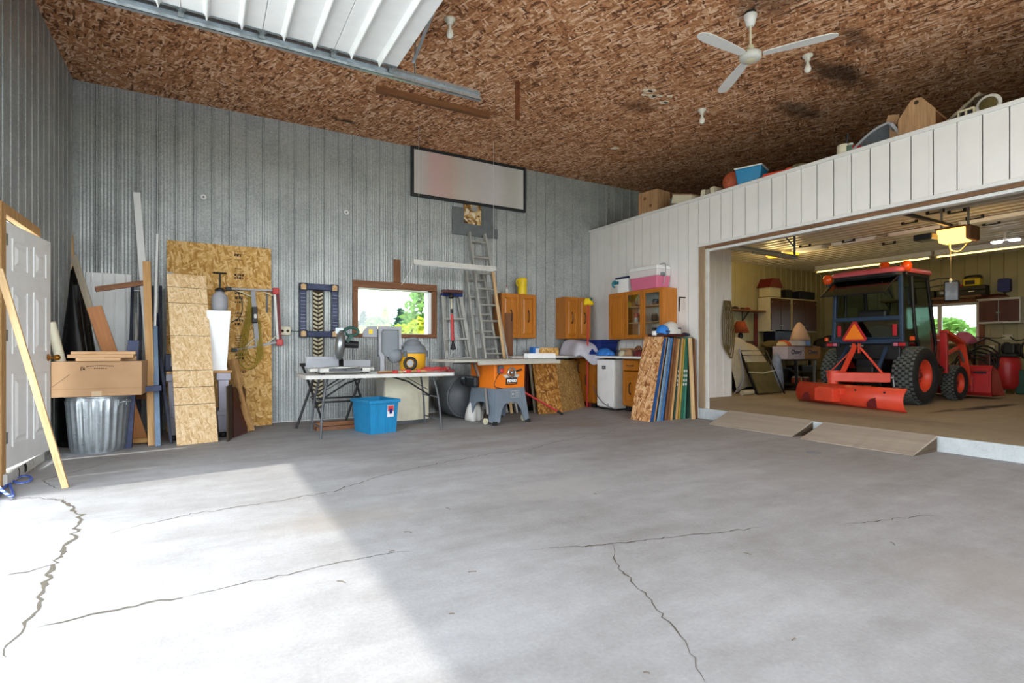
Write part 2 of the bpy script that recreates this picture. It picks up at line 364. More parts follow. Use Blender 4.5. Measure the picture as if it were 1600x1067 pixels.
# ---- floor
def concrete(name, c1, c2, c3, spots=()):
    s = NT(name); v = s.coord(rnd=False); n1 = s.noise(v, .55, 6, .62, .4); n2 = s.noise(v, 5.5, 6, .7); n3 = s.noise(v, 60, 3, .6)
    st = s.coord(rnd=False, scale=(.5, 2.2, 1), rot=(0, 0, .5)); n4 = s.noise(st, 1.7, 5, .65)
    f = s.math('ADD', s.math('ADD', s.math('MULTIPLY', n1, .38), s.math('MULTIPLY', n4, .27)), s.math('ADD', s.math('MULTIPLY', n2, .2), s.math('MULTIPLY', n3, .15)))
    col = s.ramp(f, [(.36, lin(c1)), (.5, lin(c2)), (.64, lin(c3))])
    tc = s.new('ShaderNodeTexCoord')
    for q in spots: col = spot(s, tc.outputs['Object'], col, *q)
    vo = s.new('ShaderNodeTexVoronoi'); vo.inputs['Scale'].default_value = 130; s.link(v, vo.inputs['Vector'])
    peb = s.ramp(vo.outputs['Distance'], [(.0, G(.86)), (.35, G(1))]); col = s.mix(s.math('MULTIPLY', n2, .7), col, s.mix(1.0, col, peb, 'MULTIPLY'))
    s.bump(s.math('ADD', n2, s.math('MULTIPLY', n3, .5)), .25, .006)
    return s.fin(col, s.ramp(n1, [(.3, G(.62)), (.7, G(.82))]), 0, .3)
M['concrete'] = concrete('concrete', '#807c78', '#979594', '#abaaaa', [
    (.75, 3.35, .55, .28, '#8f857a', .5), (2.3, 3.3, .7, .35, '#a3a09b', .5), (3.2, 6.0, 1.3, .5, '#85796c', .5), (4.6, 5.9, .5, .3, '#8a7c6c', .5), (2.6, 5.2, .6, .25, '#8a8076', .4), (5.2, 4.6, .8, .5, '#8b857e', .5), (3.1, .9, .6, .5, '#8d8378', .4), (4.6, 2.6, 1.0, .5, '#8e8a86', .5)])
M['concrete_inner'] = concrete('concrete_inner', '#8c7e66', '#9c8d74', '#aa9c84', [(10.1, 3.4, .9, .14, '#251c14', 1.0), (10.9, 3.35, .7, .1, '#2a2018', .9), (9.3, 3.5, .6, .08, '#3a2d20', .8), (7.6, 4.0, .5, 2.0, '#6a6158', .5)])
M['kerb_paint'] = concrete('kerb_paint', '#8f979b', '#b9c0c2', '#cfd4d4')
fl = struct(MB().box(XL-.15, YN-.15, -.2, XR, YB+.15, 0).build('floor', M['concrete']))
fl2 = struct(MB().box(XR+.012, YN-.15, -.2, XF+.15, YB+.15, ZF).build('floor_inner', M['concrete_inner'])); fl2.name = 'floor.001'
struct(MB().box(XR, YN, -.1, XR+.05, 5.56, ZF-.001).build('trim_1', M['kerb_paint'], bevel=.008))
s = NT('crack'); M['crack'] = s.fin(lin('#5e574d'), .95, 0, .1)
def crack(pts, wd, seed, jag=.02):
    rnd = random.Random(seed); P = [at_z(x, y) for x, y in pts]; fine = []
    for a, b in zip(P[:-1], P[1:]):
        n = max(2, int((b-a).length/.035))
        for i in range(n): fine.append(a.lerp(b, i/n)+Vector((rnd.gauss(0, jag*.5), rnd.gauss(0, jag*.5), 0)))
    fine.append(P[-1]); L = []; R = []
    for i, p in enumerate(fine):
        t = (fine[min(i+1, len(fine)-1)]-fine[max(i-1, 0)]).normalized(); nrm = Vector((-t.y, t.x, 0)); e = min(1, 4*i/len(fine)+.15, 4*(len(fine)-i)/len(fine)+.1)
        q = wd*e*(.35+rnd.random()*.9)/2; L.append(p+nrm*q); R.append(p-nrm*q)
    n = len(fine); b = MB(); b.add([(v.x, v.y, .0012) for v in L+R], [(i, n+i, n+i+1, i+1) for i in range(n-1)])
    o = b.build('crack', M['crack'], fl); return o
crack([(0,1032),(18,1004),(45,972),(62,938),(74,896),(100,860),(122,830),(125,805),(112,792),(95,782),(60,778),(0,780)], .022, 1)
crack([(0,900),(40,893),(82,882)], .014, 2); crack([(52,984),(120,966),(200,948),(250,937),(285,934)], .014, 3)
crack([(285,934),(350,918),(450,897),(530,878),(612,864),(640,862)], .008, 4, .012); crack([(118,848),(200,825),(300,803),(420,785),(520,768),(600,742),(680,725),(760,710),(850,697)], .010, 5)
crack([(95,766),(65,751),(100,741),(140,731),(168,722)], .009, 6, .01); crack([(820,860),(880,855),(960,850),(1040,840),(1120,832),(1200,822)], .010, 7, .014)
crack([(958,850),(962,880),(1000,920),(1040,966),(1075,1010),(1102,1066)], .008, 8, .014); crack([(1320,820),(1400,810),(1470,805)], .008, 9); crack([(800,710),(830,702),(870,690),(950,676),(965,668)], .008, 10)
pd = at_z(1271,707); MB().at(T(pd.x,pd.y,0)).lathe([(0,.002),(.045,.002),(.05,.004),(.065,.004),(.07,.0005)], 24).build('drain_cover', M['grey_mid'], fl)
s = NT('twig'); M['twig'] = s.fin(lin('#6b5a48'), .9, 0, .1)
rt = random.Random(5)
for x, y in ((700,795),(637,832),(533,910),(612,862),(738,894),(706,960),(980,900),(1168,866),(1240,1000),(1395,850),(1010,1052),(930,772)):
    p = at_z(x, y); a = rt.random()*3; q = .008+rt.random()*.018; d = Vector((math.cos(a), math.sin(a), 0))
    stuff(MB().tube([p-d*q+Vector((0,0,.003)), p+Vector((q*.2,0,.005)), p+d*q+Vector((0,0,.003))], .0016, 5).build('twig', M['twig'], fl))

# ---- back wall: slab with a window hole, clad in steel sheets
WX0, WX1, WZ0, WZ1 = 2.02, 3.225, 1.28, 1.995
b = MB(); y0, y1 = YB+.005, YB+.16
b.box(XL-.16, y0, 0, WX0, y1, ZC+.05); b.box(WX1, y0, 0, XF+.16, y1, ZC+.05); b.box(WX0, y0, 0, WX1, y1, WZ0); b.box(WX0, y0, WZ1, WX1, y1, ZC+.05)
wb = struct(b.build('wall_back', M['white_dirty']))
PB, PH = .2066, 1.755
pl = lambda u, h, v: (u, YB-h, v)
x = XL; sheets = []
k0 = math.floor((XL-PH)/PB)
edges = [XL]+[PH+PB*(k0+4*i)+PB*.5 for i in range(1, 14) if PH+PB*(k0+4*i)+PB*.5 < XR+2.2]
for a, c in zip(edges[:-1], edges[1:]):
    zb = 0.0 if a < XR else 3.3
    c2 = c
    kw = dict(pitch=PB, phase=PH, h=.020, wide=.015)
    if c <= WX0 or a >= WX1: liner('wall_panel', wb, M['liner_galv'], a+.001, c2-.001, zb+.015, ZC, pl, **kw)
    else:
        liner('wall_panel', wb, M['liner_galv'], a+.001, c2-.001, .015, WZ0, pl, **kw); liner('wall_panel', wb, M['liner_galv'], a+.001, c2-.001, WZ1, ZC, pl, **kw)
        if a < WX0: liner('wall_panel', wb, M['liner_galv'], a+.001, WX0, WZ0, WZ1, pl, **kw)
        if c > WX1: liner('wall_panel', wb, M['liner_galv'], WX1, c2-.001, WZ0, WZ1, pl, **kw)
# the cream sheets of the same wall inside the inner garage
for i in range(9):
    liner('wall_panel', wb, M['liner_cream'], 6.7+i*.88, min(XF, 6.7+(i+1)*.88-.002), ZF, ZI, pl, pitch=.22, phase=.05, fine=False)
MB().box(XL, YB-.012, 0, XL+.06, YB, ZC).build('corner_trim', M['liner_galv'], wb)
# window
wn = struct(MB().at(T()).box(WX0, YB-.0, WZ0-.0, WX0+.02, y1, WZ1).box(WX1-.06, YB+.0, WZ0, WX1, y1, WZ1).box(WX0, YB, WZ1-.02, WX1, y1, WZ1).box(WX0, YB, WZ0, WX1, y1, WZ0+.012).build('window_1', M['white_paint']))
for nm, q in (('frame_board', (1.95,2.05,WX1+.08,2.095)), ('frame_board', (1.95,1.225,WX1+.08,1.283))): MB().box(q[0], YB-.045, q[1]-.06 if q[1] > 2 else q[1], q[2], YB-.001, q[3]).build(nm, M['brown_wood_x'], wn, bevel=.004)
MB().box(1.95, YB-.043, 1.284, WX0+.004, YB-.001, 1.989).build('frame_board', M['brown_wood'], wn, bevel=.004); MB().box(WX1-.004, YB-.043, 1.284, WX1+.08, YB-.001, 1.989).build('frame_board', M['brown_wood'], wn, bevel=.004)
MB().box(2.58, YB-.04, 2.10, 2.69, YB-.017, 2.46).build('hanger_board', M['brown_wood'], wn, bevel=.003)
MB().box(WX0+.02, YB+.10, WZ0+.012, WX1-.06, YB+.106, WZ1-.02).build('pane', M['glass'], wn)

# ---- left wall with the man door and the overhead door opening
b = MB(); x0, x1 = XL-.15, XL-.004
DY0, DY1, OY0, OY1, OZ = 5.50, 6.50, .10, 5.02, 3.42
b.box(x0, DY1, 0, x1, YB+.16, ZC+.05); b.box(x0, OY1, 0, x1, DY0, ZC+.05); b.box(x0, DY0, 2.09, x1, DY1, ZC+.05); b.box(x0, OY0, OZ, x1, OY1, ZC+.05); b.box(x0, YN-.15, 0, x1, OY0, ZC+.05); b.box(x0, DY0, 0, x1, DY1, .106)
wl = struct(b.build('wall_left', M['white_dirty']))
pw = lambda u, h, v: (XL+h, u, v)
kw = dict(pitch=PB, phase=8.09, fine=False, h=.007, wide=.009)
for a, c, z0, z1 in ((7.33,8.19,.0,ZC),(6.58,7.328,0,ZC),(5.42,6.578,2.17,ZC),(5.06,5.418,0,ZC),(3.4,5.058,OZ+.1,ZC),(1.7,3.398,OZ+.1,ZC),(.1,1.698,OZ+.1,ZC),(-1.5,.08,0,ZC),(-3.2,-1.502,0,ZC)):
    liner('wall_panel', wl, M['liner_galv'], a, c, z0+.01, z1, pw, **kw)
d1 = struct(thing('door_1', '', '', (XL+.035, 5.545, .11), 0)); del d1['label']; del d1['category']
lm = T(0, 0, 0, rz=math.radians(-6.0))
W_, H_ = .915, 1.935
def lf(b): return b.at(lm)
lf(q := MB()).box(-.022, 0, 0, .0, W_, H_); q.build('door_leaf', M['white_paint'], d1, bevel=.004)
for y0_, y1_, z0_, z1_ in ((.11,.41,.16,.74),(.52,.81,.16,.74),(.11,.41,.90,1.43),(.52,.81,.90,1.43),(.11,.41,1.56,1.82),(.52,.81,1.56,1.82)):
    q = lf(MB()); t_ = .022
    for a in ((y0_,z0_,y1_,z0_+t_),(y0_,z1_-t_,y1_,z1_),(y0_,z0_+t_,y0_+t_,z1_-t_),(y1_-t_,z0_+t_,y1_,z1_-t_)): q.box(0, a[0], a[1], .008, a[2], a[3])
    q.add([(0,y0_+.05,z0_+.05),(0,y1_-.05,z0_+.05),(0,y1_-.05,z1_-.05),(0,y0_+.05,z1_-.05),(.012,y0_+.08,z0_+.08),(.012,y1_-.08,z0_+.08),(.012,y1_-.08,z1_-.08),(.012,y0_+.08,z1_-.08)],
          [(4,5,6,7),(0,1,5,4),(1,2,6,5),(2,3,7,6),(3,0,4,7)]); q.build('raised_panel', M['white_paint'], d1)
q = lf(MB()); q.tube([(0,.85,.86),(.006,.85,.86)], .032, 16); q.tube([(.006,.85,.86),(.05,.85,.86)], .011, 12); q.ball((.066,.85,.86), .028); kn = q.build('knob', M['brass'], d1)
for z_ in (.2, 1.0, 1.75): lf(MB()).box(-.002, -.012, z_, .006, .03, z_+.09).build('hinge', M['steel'], d1)
lf(MB()).box(-.02, W_-.001, .83, -.001, W_+.004, .93).build('latch_plate', M['brass'], d1)
q = MB(); q.box(XL-.02, DY0-.11, .0, XL+.05, DY0-.0, 2.17); q.box(XL-.02, DY1, .0, XL+.03, DY1+.05, 2.17); q.box(XL-.02, DY0, 2.09, XL+.05, DY1, 2.17)
fr = q.build('door_frame', M['pine'], None, bevel=.003); fr.parent = d1; fr.matrix_parent_inverse = Matrix.Translation(d1.location).inverted()
sill = struct(MB().box(XL-.0, 5.42, 0, XL+.075, 6.52, .095).build('trim_2', M['white_dirty'], bevel=.006))
for y_, w_ in ((5.70,.014),(5.86,.03),(5.9,.012),(6.1,.006)):
    MB().tube([(XL+.076, y_, .09), (XL+.078, y_+.02, .06), (XL+.077, y_+.012, .02)], w_*.28, 6).build('scorch_mark', M['black'], sill)

# ---- ceiling of strand board sheets
osb_c = ['#64402a', '#a8704a', '#bf865c', '#d09c74', '#eecbac']
M['osb_ceiling'] = osb('osb_ceiling', osb_c, (.026, .095), 'xy', spots=None, rough=.75)
spots_c = [(4.55, 3.1, .40, .35, '#4a3a2e', .6), (4.2, 2.75, .45, .25, '#b8a288', .5), (6.5, 3.5, .9, .25, '#2a1a10', .85), (7.0, 4.3, .6, .2, '#2a1a10', .7), (5.9, 3.0, .5, .14, '#3a2a20', .6), (5.05, 5.3, .3, .25, '#4a3020', .5), (1.75, 7.75, .25, .08, '#20120a', .9)]
M['osb_ceiling'] = osb('osb_ceiling', osb_c, (.020, .078), 'xy', spots=spots_c, rnd=False, rough=.75, strands=(0.1, .7, -.5, 1.3))
ce = struct(MB().box(XL-.15, YN-.15, ZC+.02, XF+.15, YB+.16, ZC+.1).build('ceiling', M['osb_ceiling']))
sx = [-1.37]+[-.42+2.44*i for i in range(7)]; syl = [8.2-1.22*i for i in range(11)]
for j in range(len(syl)-1):
    o_ = 1.22 if j % 2 else 0
    ex = [XL]+[XL+1.0+o_+2.44*i for i in range(-1, 8) if XL+.2 < XL+1.0+o_+2.44*i < XF]+[XF]
    for a, c in zip(ex[:-1], ex[1:]):
        ylo = max(YN, syl[j+1])
        if ylo < syl[j]: MB().box(a+.002, ylo+.002, ZC, c-.002, syl[j]-.002, ZC+.019).build('ceiling_panel', M['osb_ceiling'], ce)
rp = random.Random(3)
for cx, cy, n_, sp_ in ((5.0, 4.98, 9, .09), (5.25, 5.05, 3, .04), (5.75, 6.62, 3, .05)):
    for i in range(n_):
        px_, py_ = cx+rp.gauss(0, sp_), cy+rp.gauss(0, sp_*.5); r_ = .02+rp.random()*.04; a0 = rp.random()*6
        poly = [(px_+r_*(.5+rp.random())*math.cos(a0+k*1.05)*1.3, py_+r_*(.4+rp.random()*.6)*math.sin(a0+k*1.05)) for k in range(6)]
        MB().prism(poly, ZC-.004, ZC-.0005).build('torn_flake', plain('torn_wood', '#efe4cc', .8, 0, .1), ce)

# ---- white wall with the wide opening to the inner garage
WT = 3.34; GY0, GY1, GZ = -1.2, 5.556, 2.60
b = MB(); x0, x1 = XR+.004, XR+.16
b.box(x0, GY1, 0, x1, YB, WT); b.box(x0, GY0, GZ, x1, GY1, WT); b.box(x0, YN-.15, 0, x1, GY0, WT)
wr = struct(b.build('wall_right', M['liner_white']))
pr_ = lambda u, h, v: (XR-h, u, v)
kw = dict(pitch=.2, phase=2.16, h=-.006, fine=False, wide=.006)
ys = [YB-.002-.8*i for i in range(15)]
for a, c in zip(ys[1:], ys[:-1]):
    if c <= YN: break
    if a >= GY1: liner('wall_panel', wr, M['liner_white'], a+.001, c-.001, .01, WT, pr_, **kw)
    elif c > GY1:
        liner('wall_panel', wr, M['liner_white'], GY1, c-.001, .01, WT, pr_, **kw); liner('wall_panel', wr, M['liner_white'], a+.001, GY1-.001, GZ, WT, pr_, **kw)
    elif a >= GY0: liner('wall_panel', wr, M['liner_white'], a+.001, c-.001, GZ, WT, pr_, **kw)
    else: liner('wall_panel', wr, M['liner_white'], max(a, YN)+.001, c-.001, GZ if c > GY0+.4 else .01, WT, pr_, **kw)
MB().box(XR-.02, YN, WT-.03, XR+.17, YB-.001, WT+.012).build('cap_trim', M['white'], wr, bevel=.004)
tr = struct(MB().box(XR-.03, GY0, GZ-.012, XR+.02, GY1+.02, GZ+.028).build('trim_3', M['white'], bevel=.003))
MB().box(XR+.02, GY0, 2.55, XR+.16, GY1, GZ-.002).build('reveal_board', M['brown_wood_y'], tr); MB().box(XR+.05, GY0, 2.515, XR+.13, GY1-.1, 2.552).build('stop_strip', M['white'], tr, bevel=.004)
M['jamb'] = wood('jamb', '#a58e70', '#85705a'); MB().box(XR-.008, GY1-.105, ZF, XR+.10, GY1+.0, GZ-.012).build('jamb_board', M['jamb'], tr); MB().box(XR+.02, GY1-.155, ZF, XR+.055, GY1-.104, 2.552).build('jamb_strip', M['white_dirty'], tr, bevel=.004)
MB().box(XR-.012, GY1, ZF-.15, XR+.0, GY1+.02, GZ).build('corner_strip', M['white'], tr)
# loft deck over the inner garage, inner walls and ceiling
struct(MB().box(XR+.16, YN, ZI+.004, XF, YB, WT-.02).build('floor_loft', M['shelf_wood'])).name = 'floor.002'
ci = struct(MB().box(XR+.17, YN, ZI+.001, XF, YB, ZI+.003).build('ceiling_inner', M['liner_ceiling'])); ci.name = 'ceiling.001'
for i in range(9): liner('ceiling_panel', ci, M['liner_ceiling'], XR+.17+i*.88, min(XF, XR+.17+(i+1)*.88-.002), YN, YB, lambda u, h, v: (u, v, ZI-h), pitch=.22, phase=.03, fine=False, h=.014)
FW = (4.9, 6.35, 1.22, 2.08)
b = MB(); x0, x1 = XF, XF+.15
b.box(x0, FW[1], 0, x1, YB, ZC); b.box(x0, YN-.15, 0, x1, FW[0], ZC); b.box(x0, FW[0], 0, x1, FW[1], FW[2]); b.box(x0, FW[0], FW[3], x1, FW[1], ZC)
wf = struct(b.build('wall_far', M['liner_cream'])); pf = lambda u, h, v: (XF-h-.002, u, v)
for i in range(13):
    c = YB-.88*i; a = max(YN, c-.878)
    if c <= YN: break
    segs = [(a, c, ZF, ZI)]
    if a < FW[1] and c > FW[0]:
        segs = [(a, c, ZF, FW[2]), (a, c, FW[3], ZI)]
        if c > FW[1]: segs.append((FW[1], c, FW[2], FW[3]))
        if a < FW[0]: segs.append((a, FW[0], FW[2], FW[3]))
    for q in segs: liner('wall_panel', wf, M['liner_cream'], *q, pf, pitch=.22, phase=.1, fine=False)
w2 = struct(MB().box(XF-.03, FW[0]-.09, FW[3], XF-.001, FW[1]+.09, FW[3]+.09).box(XF-.03, FW[0]-.09, FW[2]-.08, XF-.001, FW[1]+.09, FW[2]).box(XF-.03, FW[0]-.09, FW[2], XF-.001, FW[0], FW[3]).box(XF-.03, FW[1], FW[2], XF-.001, FW[1]+.09, FW[3]).build('window_2', M['brown_wood'], bevel=.004))
MB().box(XF, FW[0], FW[2], XF+.05, FW[0]+.06, FW[3]).box(XF, FW[1]-.06, FW[2], XF+.05, FW[1], FW[3]).box(XF, FW[0]+.06, FW[3]-.06, XF+.05, FW[1]-.06, FW[3]).box(XF, FW[0]+.06, FW[2], XF+.05, FW[1]-.06, FW[2]+.05).box(XF, (FW[0]+FW[1])/2-.04, FW[2]+.05, XF+.05, (FW[0]+FW[1])/2+.04, FW[3]-.06).build('sash', M['white_dirty'], w2)
MB().box(XF+.02, FW[0]+.06, FW[2]+.05, XF+.026, FW[1]-.06, FW[3]-.06).build('pane', M['glass'], w2)
# closet behind the white wall, end and front walls
struct(MB().box(XR+.17, 6.62, ZF, 8.6, 6.74, ZI).box(8.5, 6.74, ZF, 8.6, YB-.03, ZI).build('wall_closet', M['liner_white'])); ws = bpy.data.objects['wall_closet']
liner('wall_panel', ws, M['liner_white'], XR+.18, 8.6, ZF, ZI, lambda u, h, v: (u, 6.614-h, v), pitch=.22, phase=.05, fine=False, h=.01)
MB().box(8.58, 6.595, ZF, 8.615, 6.63, ZI).build('corner_strip', M['liner_white'], ws)
MB().box(7.62, 6.594, 1.22, 7.69, 6.604, 1.34).build('switch_plate', M['white'], ws, bevel=.002)
b = MB(); b.box(XL-.15, YN-.15, 0, -1.0, YN, ZC); b.box(6.2, YN-.15, 0, XF+.15, YN, ZC); b.box(-1.0, YN-.15, 4.0, 6.2, YN, ZC)  # unseen opening behind the camera, added and widened to let daylight in
struct(b.build('wall_front', M['liner_galv']))
# ================================================================== outside
s = NT('field'); v = s.coord(rnd=False); n = s.noise(v, .6, 5)
M['field'] = s.fin(s.ramp(n, [(.35, lin('#5d7338')), (.55, lin('#8d8f52')), (.7, lin('#a8a27a'))]), .9, 0, .1)
s = NT('bounce_gravel'); v = s.coord(rnd=False); n = s.noise(v, 6, 6)
M['bounce_gravel'] = s.fin(s.ramp(n, [(.35, lin('#bdb8b0')), (.65, lin('#d8d4cc'))]), .9, 0, .1)
struct(MB().box(-60, -60, -.5, 70, 70, -.22).build('ground', M['field'])); struct(MB().box(-16, -14, -.3, XL-.16, 12, -.06).box(XL-.16, -14, -.3, 12, YN-.16, -.06).build('bounce_driveway', M['bounce_gravel']))  # unseen driveway, its gravel made pale to bounce daylight indoors
def leafmat(name, cols):
    s = NT(name); oi = s.new('ShaderNodeTexCoord'); n = s.noise(oi.outputs['Object'], 3.5, 3)
    col = s.ramp(n, [(.3+.4*i/(len(cols)-1), lin(c)) for i, c in enumerate(cols)]); s.fin(col, .7, 0, .2)
    s.b.inputs['Subsurface Weight'].default_value = 0
    tr = s.new('ShaderNodeBsdfTranslucent'); s.link(col, tr.inputs[0]); mx = s.new('ShaderNodeMixShader'); mx.inputs[0].default_value = .35
    s.link(s.b.outputs[0], mx.inputs[1]); s.link(tr.outputs[0], mx.inputs[2]); s.link(mx.outputs[0], s.out.inputs[0]); return s.m
M['leaf_yellow'] = leafmat('leaf_yellow', ['#7d9a2c', '#b0b83a', '#d4c43a']); M['leaf_green'] = leafmat('leaf_green', ['#3f6b34', '#6a9144', '#8aaa50']); M['leaf_spruce'] = leafmat('leaf_spruce', ['#1e3f3a', '#2f5a4c', '#4a7460'])
def plant(name, label, cat, x, y, h, r, shape, leaf, n, seed, size, group=None):
    rnd = random.Random(seed); t = thing(name, label, cat, (x, y, -.22), 0, group); b = MB()
    for i in range(n):
        u = rnd.random()
        if shape == 'cone':
            z = h*(.06+.94*u); rr = r*(1-u)**.9*(.35+.65*rnd.random()); 
        elif shape == 'bush':
            z = h*(.05+.95*u**.8); rr = r*math.sqrt(max(.02, 1-(u**2.2)))*(.2+.8*rnd.random()**.5)
        else:
            z = h*(.25+.75*u); rr = r*(math.sin(math.pi*(.12+.86*u))**.7)*(.25+.75*rnd.random()**.6)
            if rnd.random() < .35 and abs(math.sin(u*17+seed)) > .5: continue
        q = rnd.random()*6.283; p = Vector((rr*math.cos(q), rr*math.sin(q), z)); sz = size*(.5+rnd.random())
        d = Vector((rnd.gauss(0,1), rnd.gauss(0,1), rnd.gauss(0,.7))).normalized(); e = d.cross(Vector((rnd.gauss(0,1), rnd.gauss(0,1), rnd.gauss(0,1)))).normalized()
        b.add([p-d*sz, p+e*sz*.5, p+d*sz, p-e*sz*.5], [(0,1,2,3)])
    stuff(b.build('foliage', leaf, t)); MB().cyl((0,0,0), (0,0,h*.8), max(.03, r*.06), .02, 8).build('trunk', M['grey_wood'], t); return t
def bush(px, Y, h, r, n, seed, label): p = at_y(px, 545, Y); plant('goldenrod_bush', label, 'bush', p.x, Y, h, r, 'bush', M['leaf_yellow'], n, seed, .10)
for i, (px, Y, h, r, l) in enumerate(((565,13.5,1.75,.9,'low yellow green bush at the left side of the window view'),(600,14,1.85,1.0,'yellow green bush in the window view behind the miter saw handle'),(632,13.2,1.85,1.0,'bright yellow bush in the middle of the window view'),(662,13.6,2.05,1.0,'tallest bright yellow bush, at the right side of the window view'),(690,14.5,2.0,1.0,'yellow bush beyond the right window post'))): bush(px, Y, h, r, 1500, 40+i, l)
for i, (px, Y, h, r, sh, lf_, n, nm, l) in enumerate((
  (568,24,2.9,.8,'cone','leaf_spruce',900,'spruce_tree','small dark spruce at the far left of the window view'),(590,21,2.5,1.0,'bush','leaf_green',1300,'bushy_tree','rounded green tree between the two spruces in the window view'),
  (602,26,3.3,.7,'cone','leaf_yellow',1000,'pointed_tree','slim yellow green pointed tree in the window view'),(626,23,3.0,.9,'cone','leaf_spruce',1500,'spruce_tree','dark blue green spruce in the middle of the window view'),
  (642,20,2.45,1.0,'bush','leaf_spruce',1100,'bushy_tree','dull green rounded tree right of the middle spruce'),(663,17,3.3,.8,'crown','leaf_green',900,'airy_tree','tall airy tree with thin leaves at the right of the window view'),(655,24,4.1,1.0,'crown','leaf_green',350,'airy_tree','sparse thin tree behind the tall airy tree'))):
    p = at_y(px, 545, Y); plant(nm, l, 'tree', p.x, Y, h, r, sh, M[lf_], n, 60+i, .15)
for i, (y, x, h, r) in enumerate(((4.6,28,2.6,1.6),(8.6,30,3.0,1.8),(11.8,31,2.7,1.8))):
    plant('bushy_tree', ['pale green tree seen through the far garage window, nearest to the wall cupboard', 'pale green tree in the middle of the far garage window', 'pale green tree at the cabin side of the far garage window'][i], 'tree', x, y, h, r, 'bush', M['leaf_green'], 900, 80+i, .22)

# ================================================================== overhead door and what hangs from the ceiling
gd = thing('overhead_door', 'white sectional overhead door rolled up flat under the ceiling', 'garage door', (XL, 5.0, 3.74))
ox = -XL
secs = [1.6-.586*i for i in range(6)]
for a, c in zip(secs[1:], secs[:-1]):
    a = max(a, -1.25)
    MB().box(a+.002+ox, -4.75, 0, c-.002+ox, -.07, .045).build('door_section', M['white_paint'], gd, bevel=.004)
    MB().box(a+.002+ox, -.068, .004, c-.002+ox, -.035, .05).build('end_stile', M['galv'], gd)
for x_ in (1.42, 1.163, .845, .594, .271, .019, -.308, -.567, -.866, -1.09):
    q = MB(); x = x_+ox; q.prism([(x-.014, -.012), (x-.004, -.05), (x+.004, -.05), (x+.014, -.012), (x+.028, 0), (x-.028, 0)], -.0, 4.67); o = q.build('rib', M['white_paint'], gd)
    for v in o.data.vertices: v.co = Vector((v.co.x, -.075-v.co.z, v.co.y))
for x_ in (1.55, 1.014, .427, -.158, -.745):
    x = x_+ox; q = MB(); q.box(x-.035, -.066, -.006, x+.035, -.03, .006); q.box(x-.02, -.03, -.05, x+.02, -.016, .01); hb = q.build('hinge', M['steel'], gd)
    MB().cyl((x, -.10, -.02), (x, -.002, -.02), .006, n=8).cyl((x, -.012, -.045+.02), (x, .010, -.045+.02), .022, n=12).build('roller', M['steel'], hb)
tk = thing('door_track', 'galvanized steel track carrying the overhead door along its edge', 'track', (XL, 5.0, 3.66))
q = MB(); q.box(.25, -.012, 0, 3.89, .03, .004).box(.25, .028, 0, 3.89, .032, .075).box(.25, -.012, .0, 3.89, -.008, .03).box(.25, .0, .071, 3.89, .032, .075); q.build('rail', M['galv'], tk)
q = MB(); q.tube([(.06, .012, -3.66+.02), (.06, .012, -.45), (.075, .012, -.28), (.13, .012, -.12), (.22, .012, -.01), (.27, .012, .03)], .028, 8); q.build('curved_rail', M['galv'], tk)
q = MB(); q.box(.3, .034, .06, 3.89, .037, .12); q.build('angle_iron', M['galv'], tk)
hx = 3.18
MB().bar((hx, .04, .02), (hx, .04, .64), .035, .004).build('hanger_strap', M['galv'], tk); MB().bar((hx-.02, .045, .22), (hx+.08, -.32, .64), .035, .004).build('brace_strap', M['galv'], tk)

fan = thing('ceiling_fan', 'white three bladed ceiling fan hanging on a short rod', 'fan', (4.56, 3.28, 3.87))
MB().lathe([(0,-.045),(.05,-.044),(.085,-.035),(.10,-.012),(.10,.02),(.085,.035),(.04,.045),(0,.046)], 28).build('motor', M['white_dirty'], fan)
MB().lathe([(0,-.052),(.03,-.051),(.05,-.045),(.055,-.04)], 20).build('hub_cap', M['cream'], fan)
MB().lathe([(0,.045),(.03,.046),(.032,.10),(.02,.11),(0,.11)], 16).build('collar', M['cream'], fan); MB().cyl((0,0,.08), (0,0,.34), .011).build('rod', M['cream_pale'], fan)
MB().lathe([(.0,.29),(.036,.292),(.062,.395),(.058,.40),(0,.40)], 22).build('canopy', M['white'], fan); MB().cyl((0,0,.40), (0,0,.428), .05).build('mount', M['black'], fan)
for k in range(3):
    a = math.radians(180+120*k); q = MB(); ptsb = []
    prof = [(.11,.030),(.14,.042),(.30,.052),(.45,.060),(.58,.062),(.66,.055),(.71,.035),(.725,.012)]
    poly = [(r_, w_) for r_, w_ in prof]+[(r_, -w_*.95) for r_, w_ in prof[::-1]]
    q.at(Matrix.Rotation(a, 4, 'Z') @ Matrix.Rotation(math.radians(1.5), 4, 'X')).prism(poly, -.004, .004); bl = q.build('blade', M['white'], fan, bevel=.002)

def lampholder(px, py, label, on=False):
    p = at_z(px, py, ZC); t = thing('bulb_holder', label, 'lamp', (p.x, p.y, ZC))
    MB().lathe([(0,-.062),(.026,-.062),(.03,-.035),(.052,-.022),(.056,-.004),(.05,0),(0,0)], 20).build('lamp_base', M['porcelain'], t)
    MB().lathe([(0,-.195),(.018,-.192),(.032,-.175),(.036,-.155),(.030,-.13),(.018,-.105),(.015,-.06),(0,-.06)], 18).build('bulb', M['bulb'], t)
lampholder(703, 29, 'bare bulb in a porcelain holder beside the overhead door edge'); lampholder(1262, 86, 'bare bulb in a porcelain holder beside the ceiling fan blade'); lampholder(1097, 171, 'bare bulb in a porcelain holder beyond the ceiling fan, above the loft items')

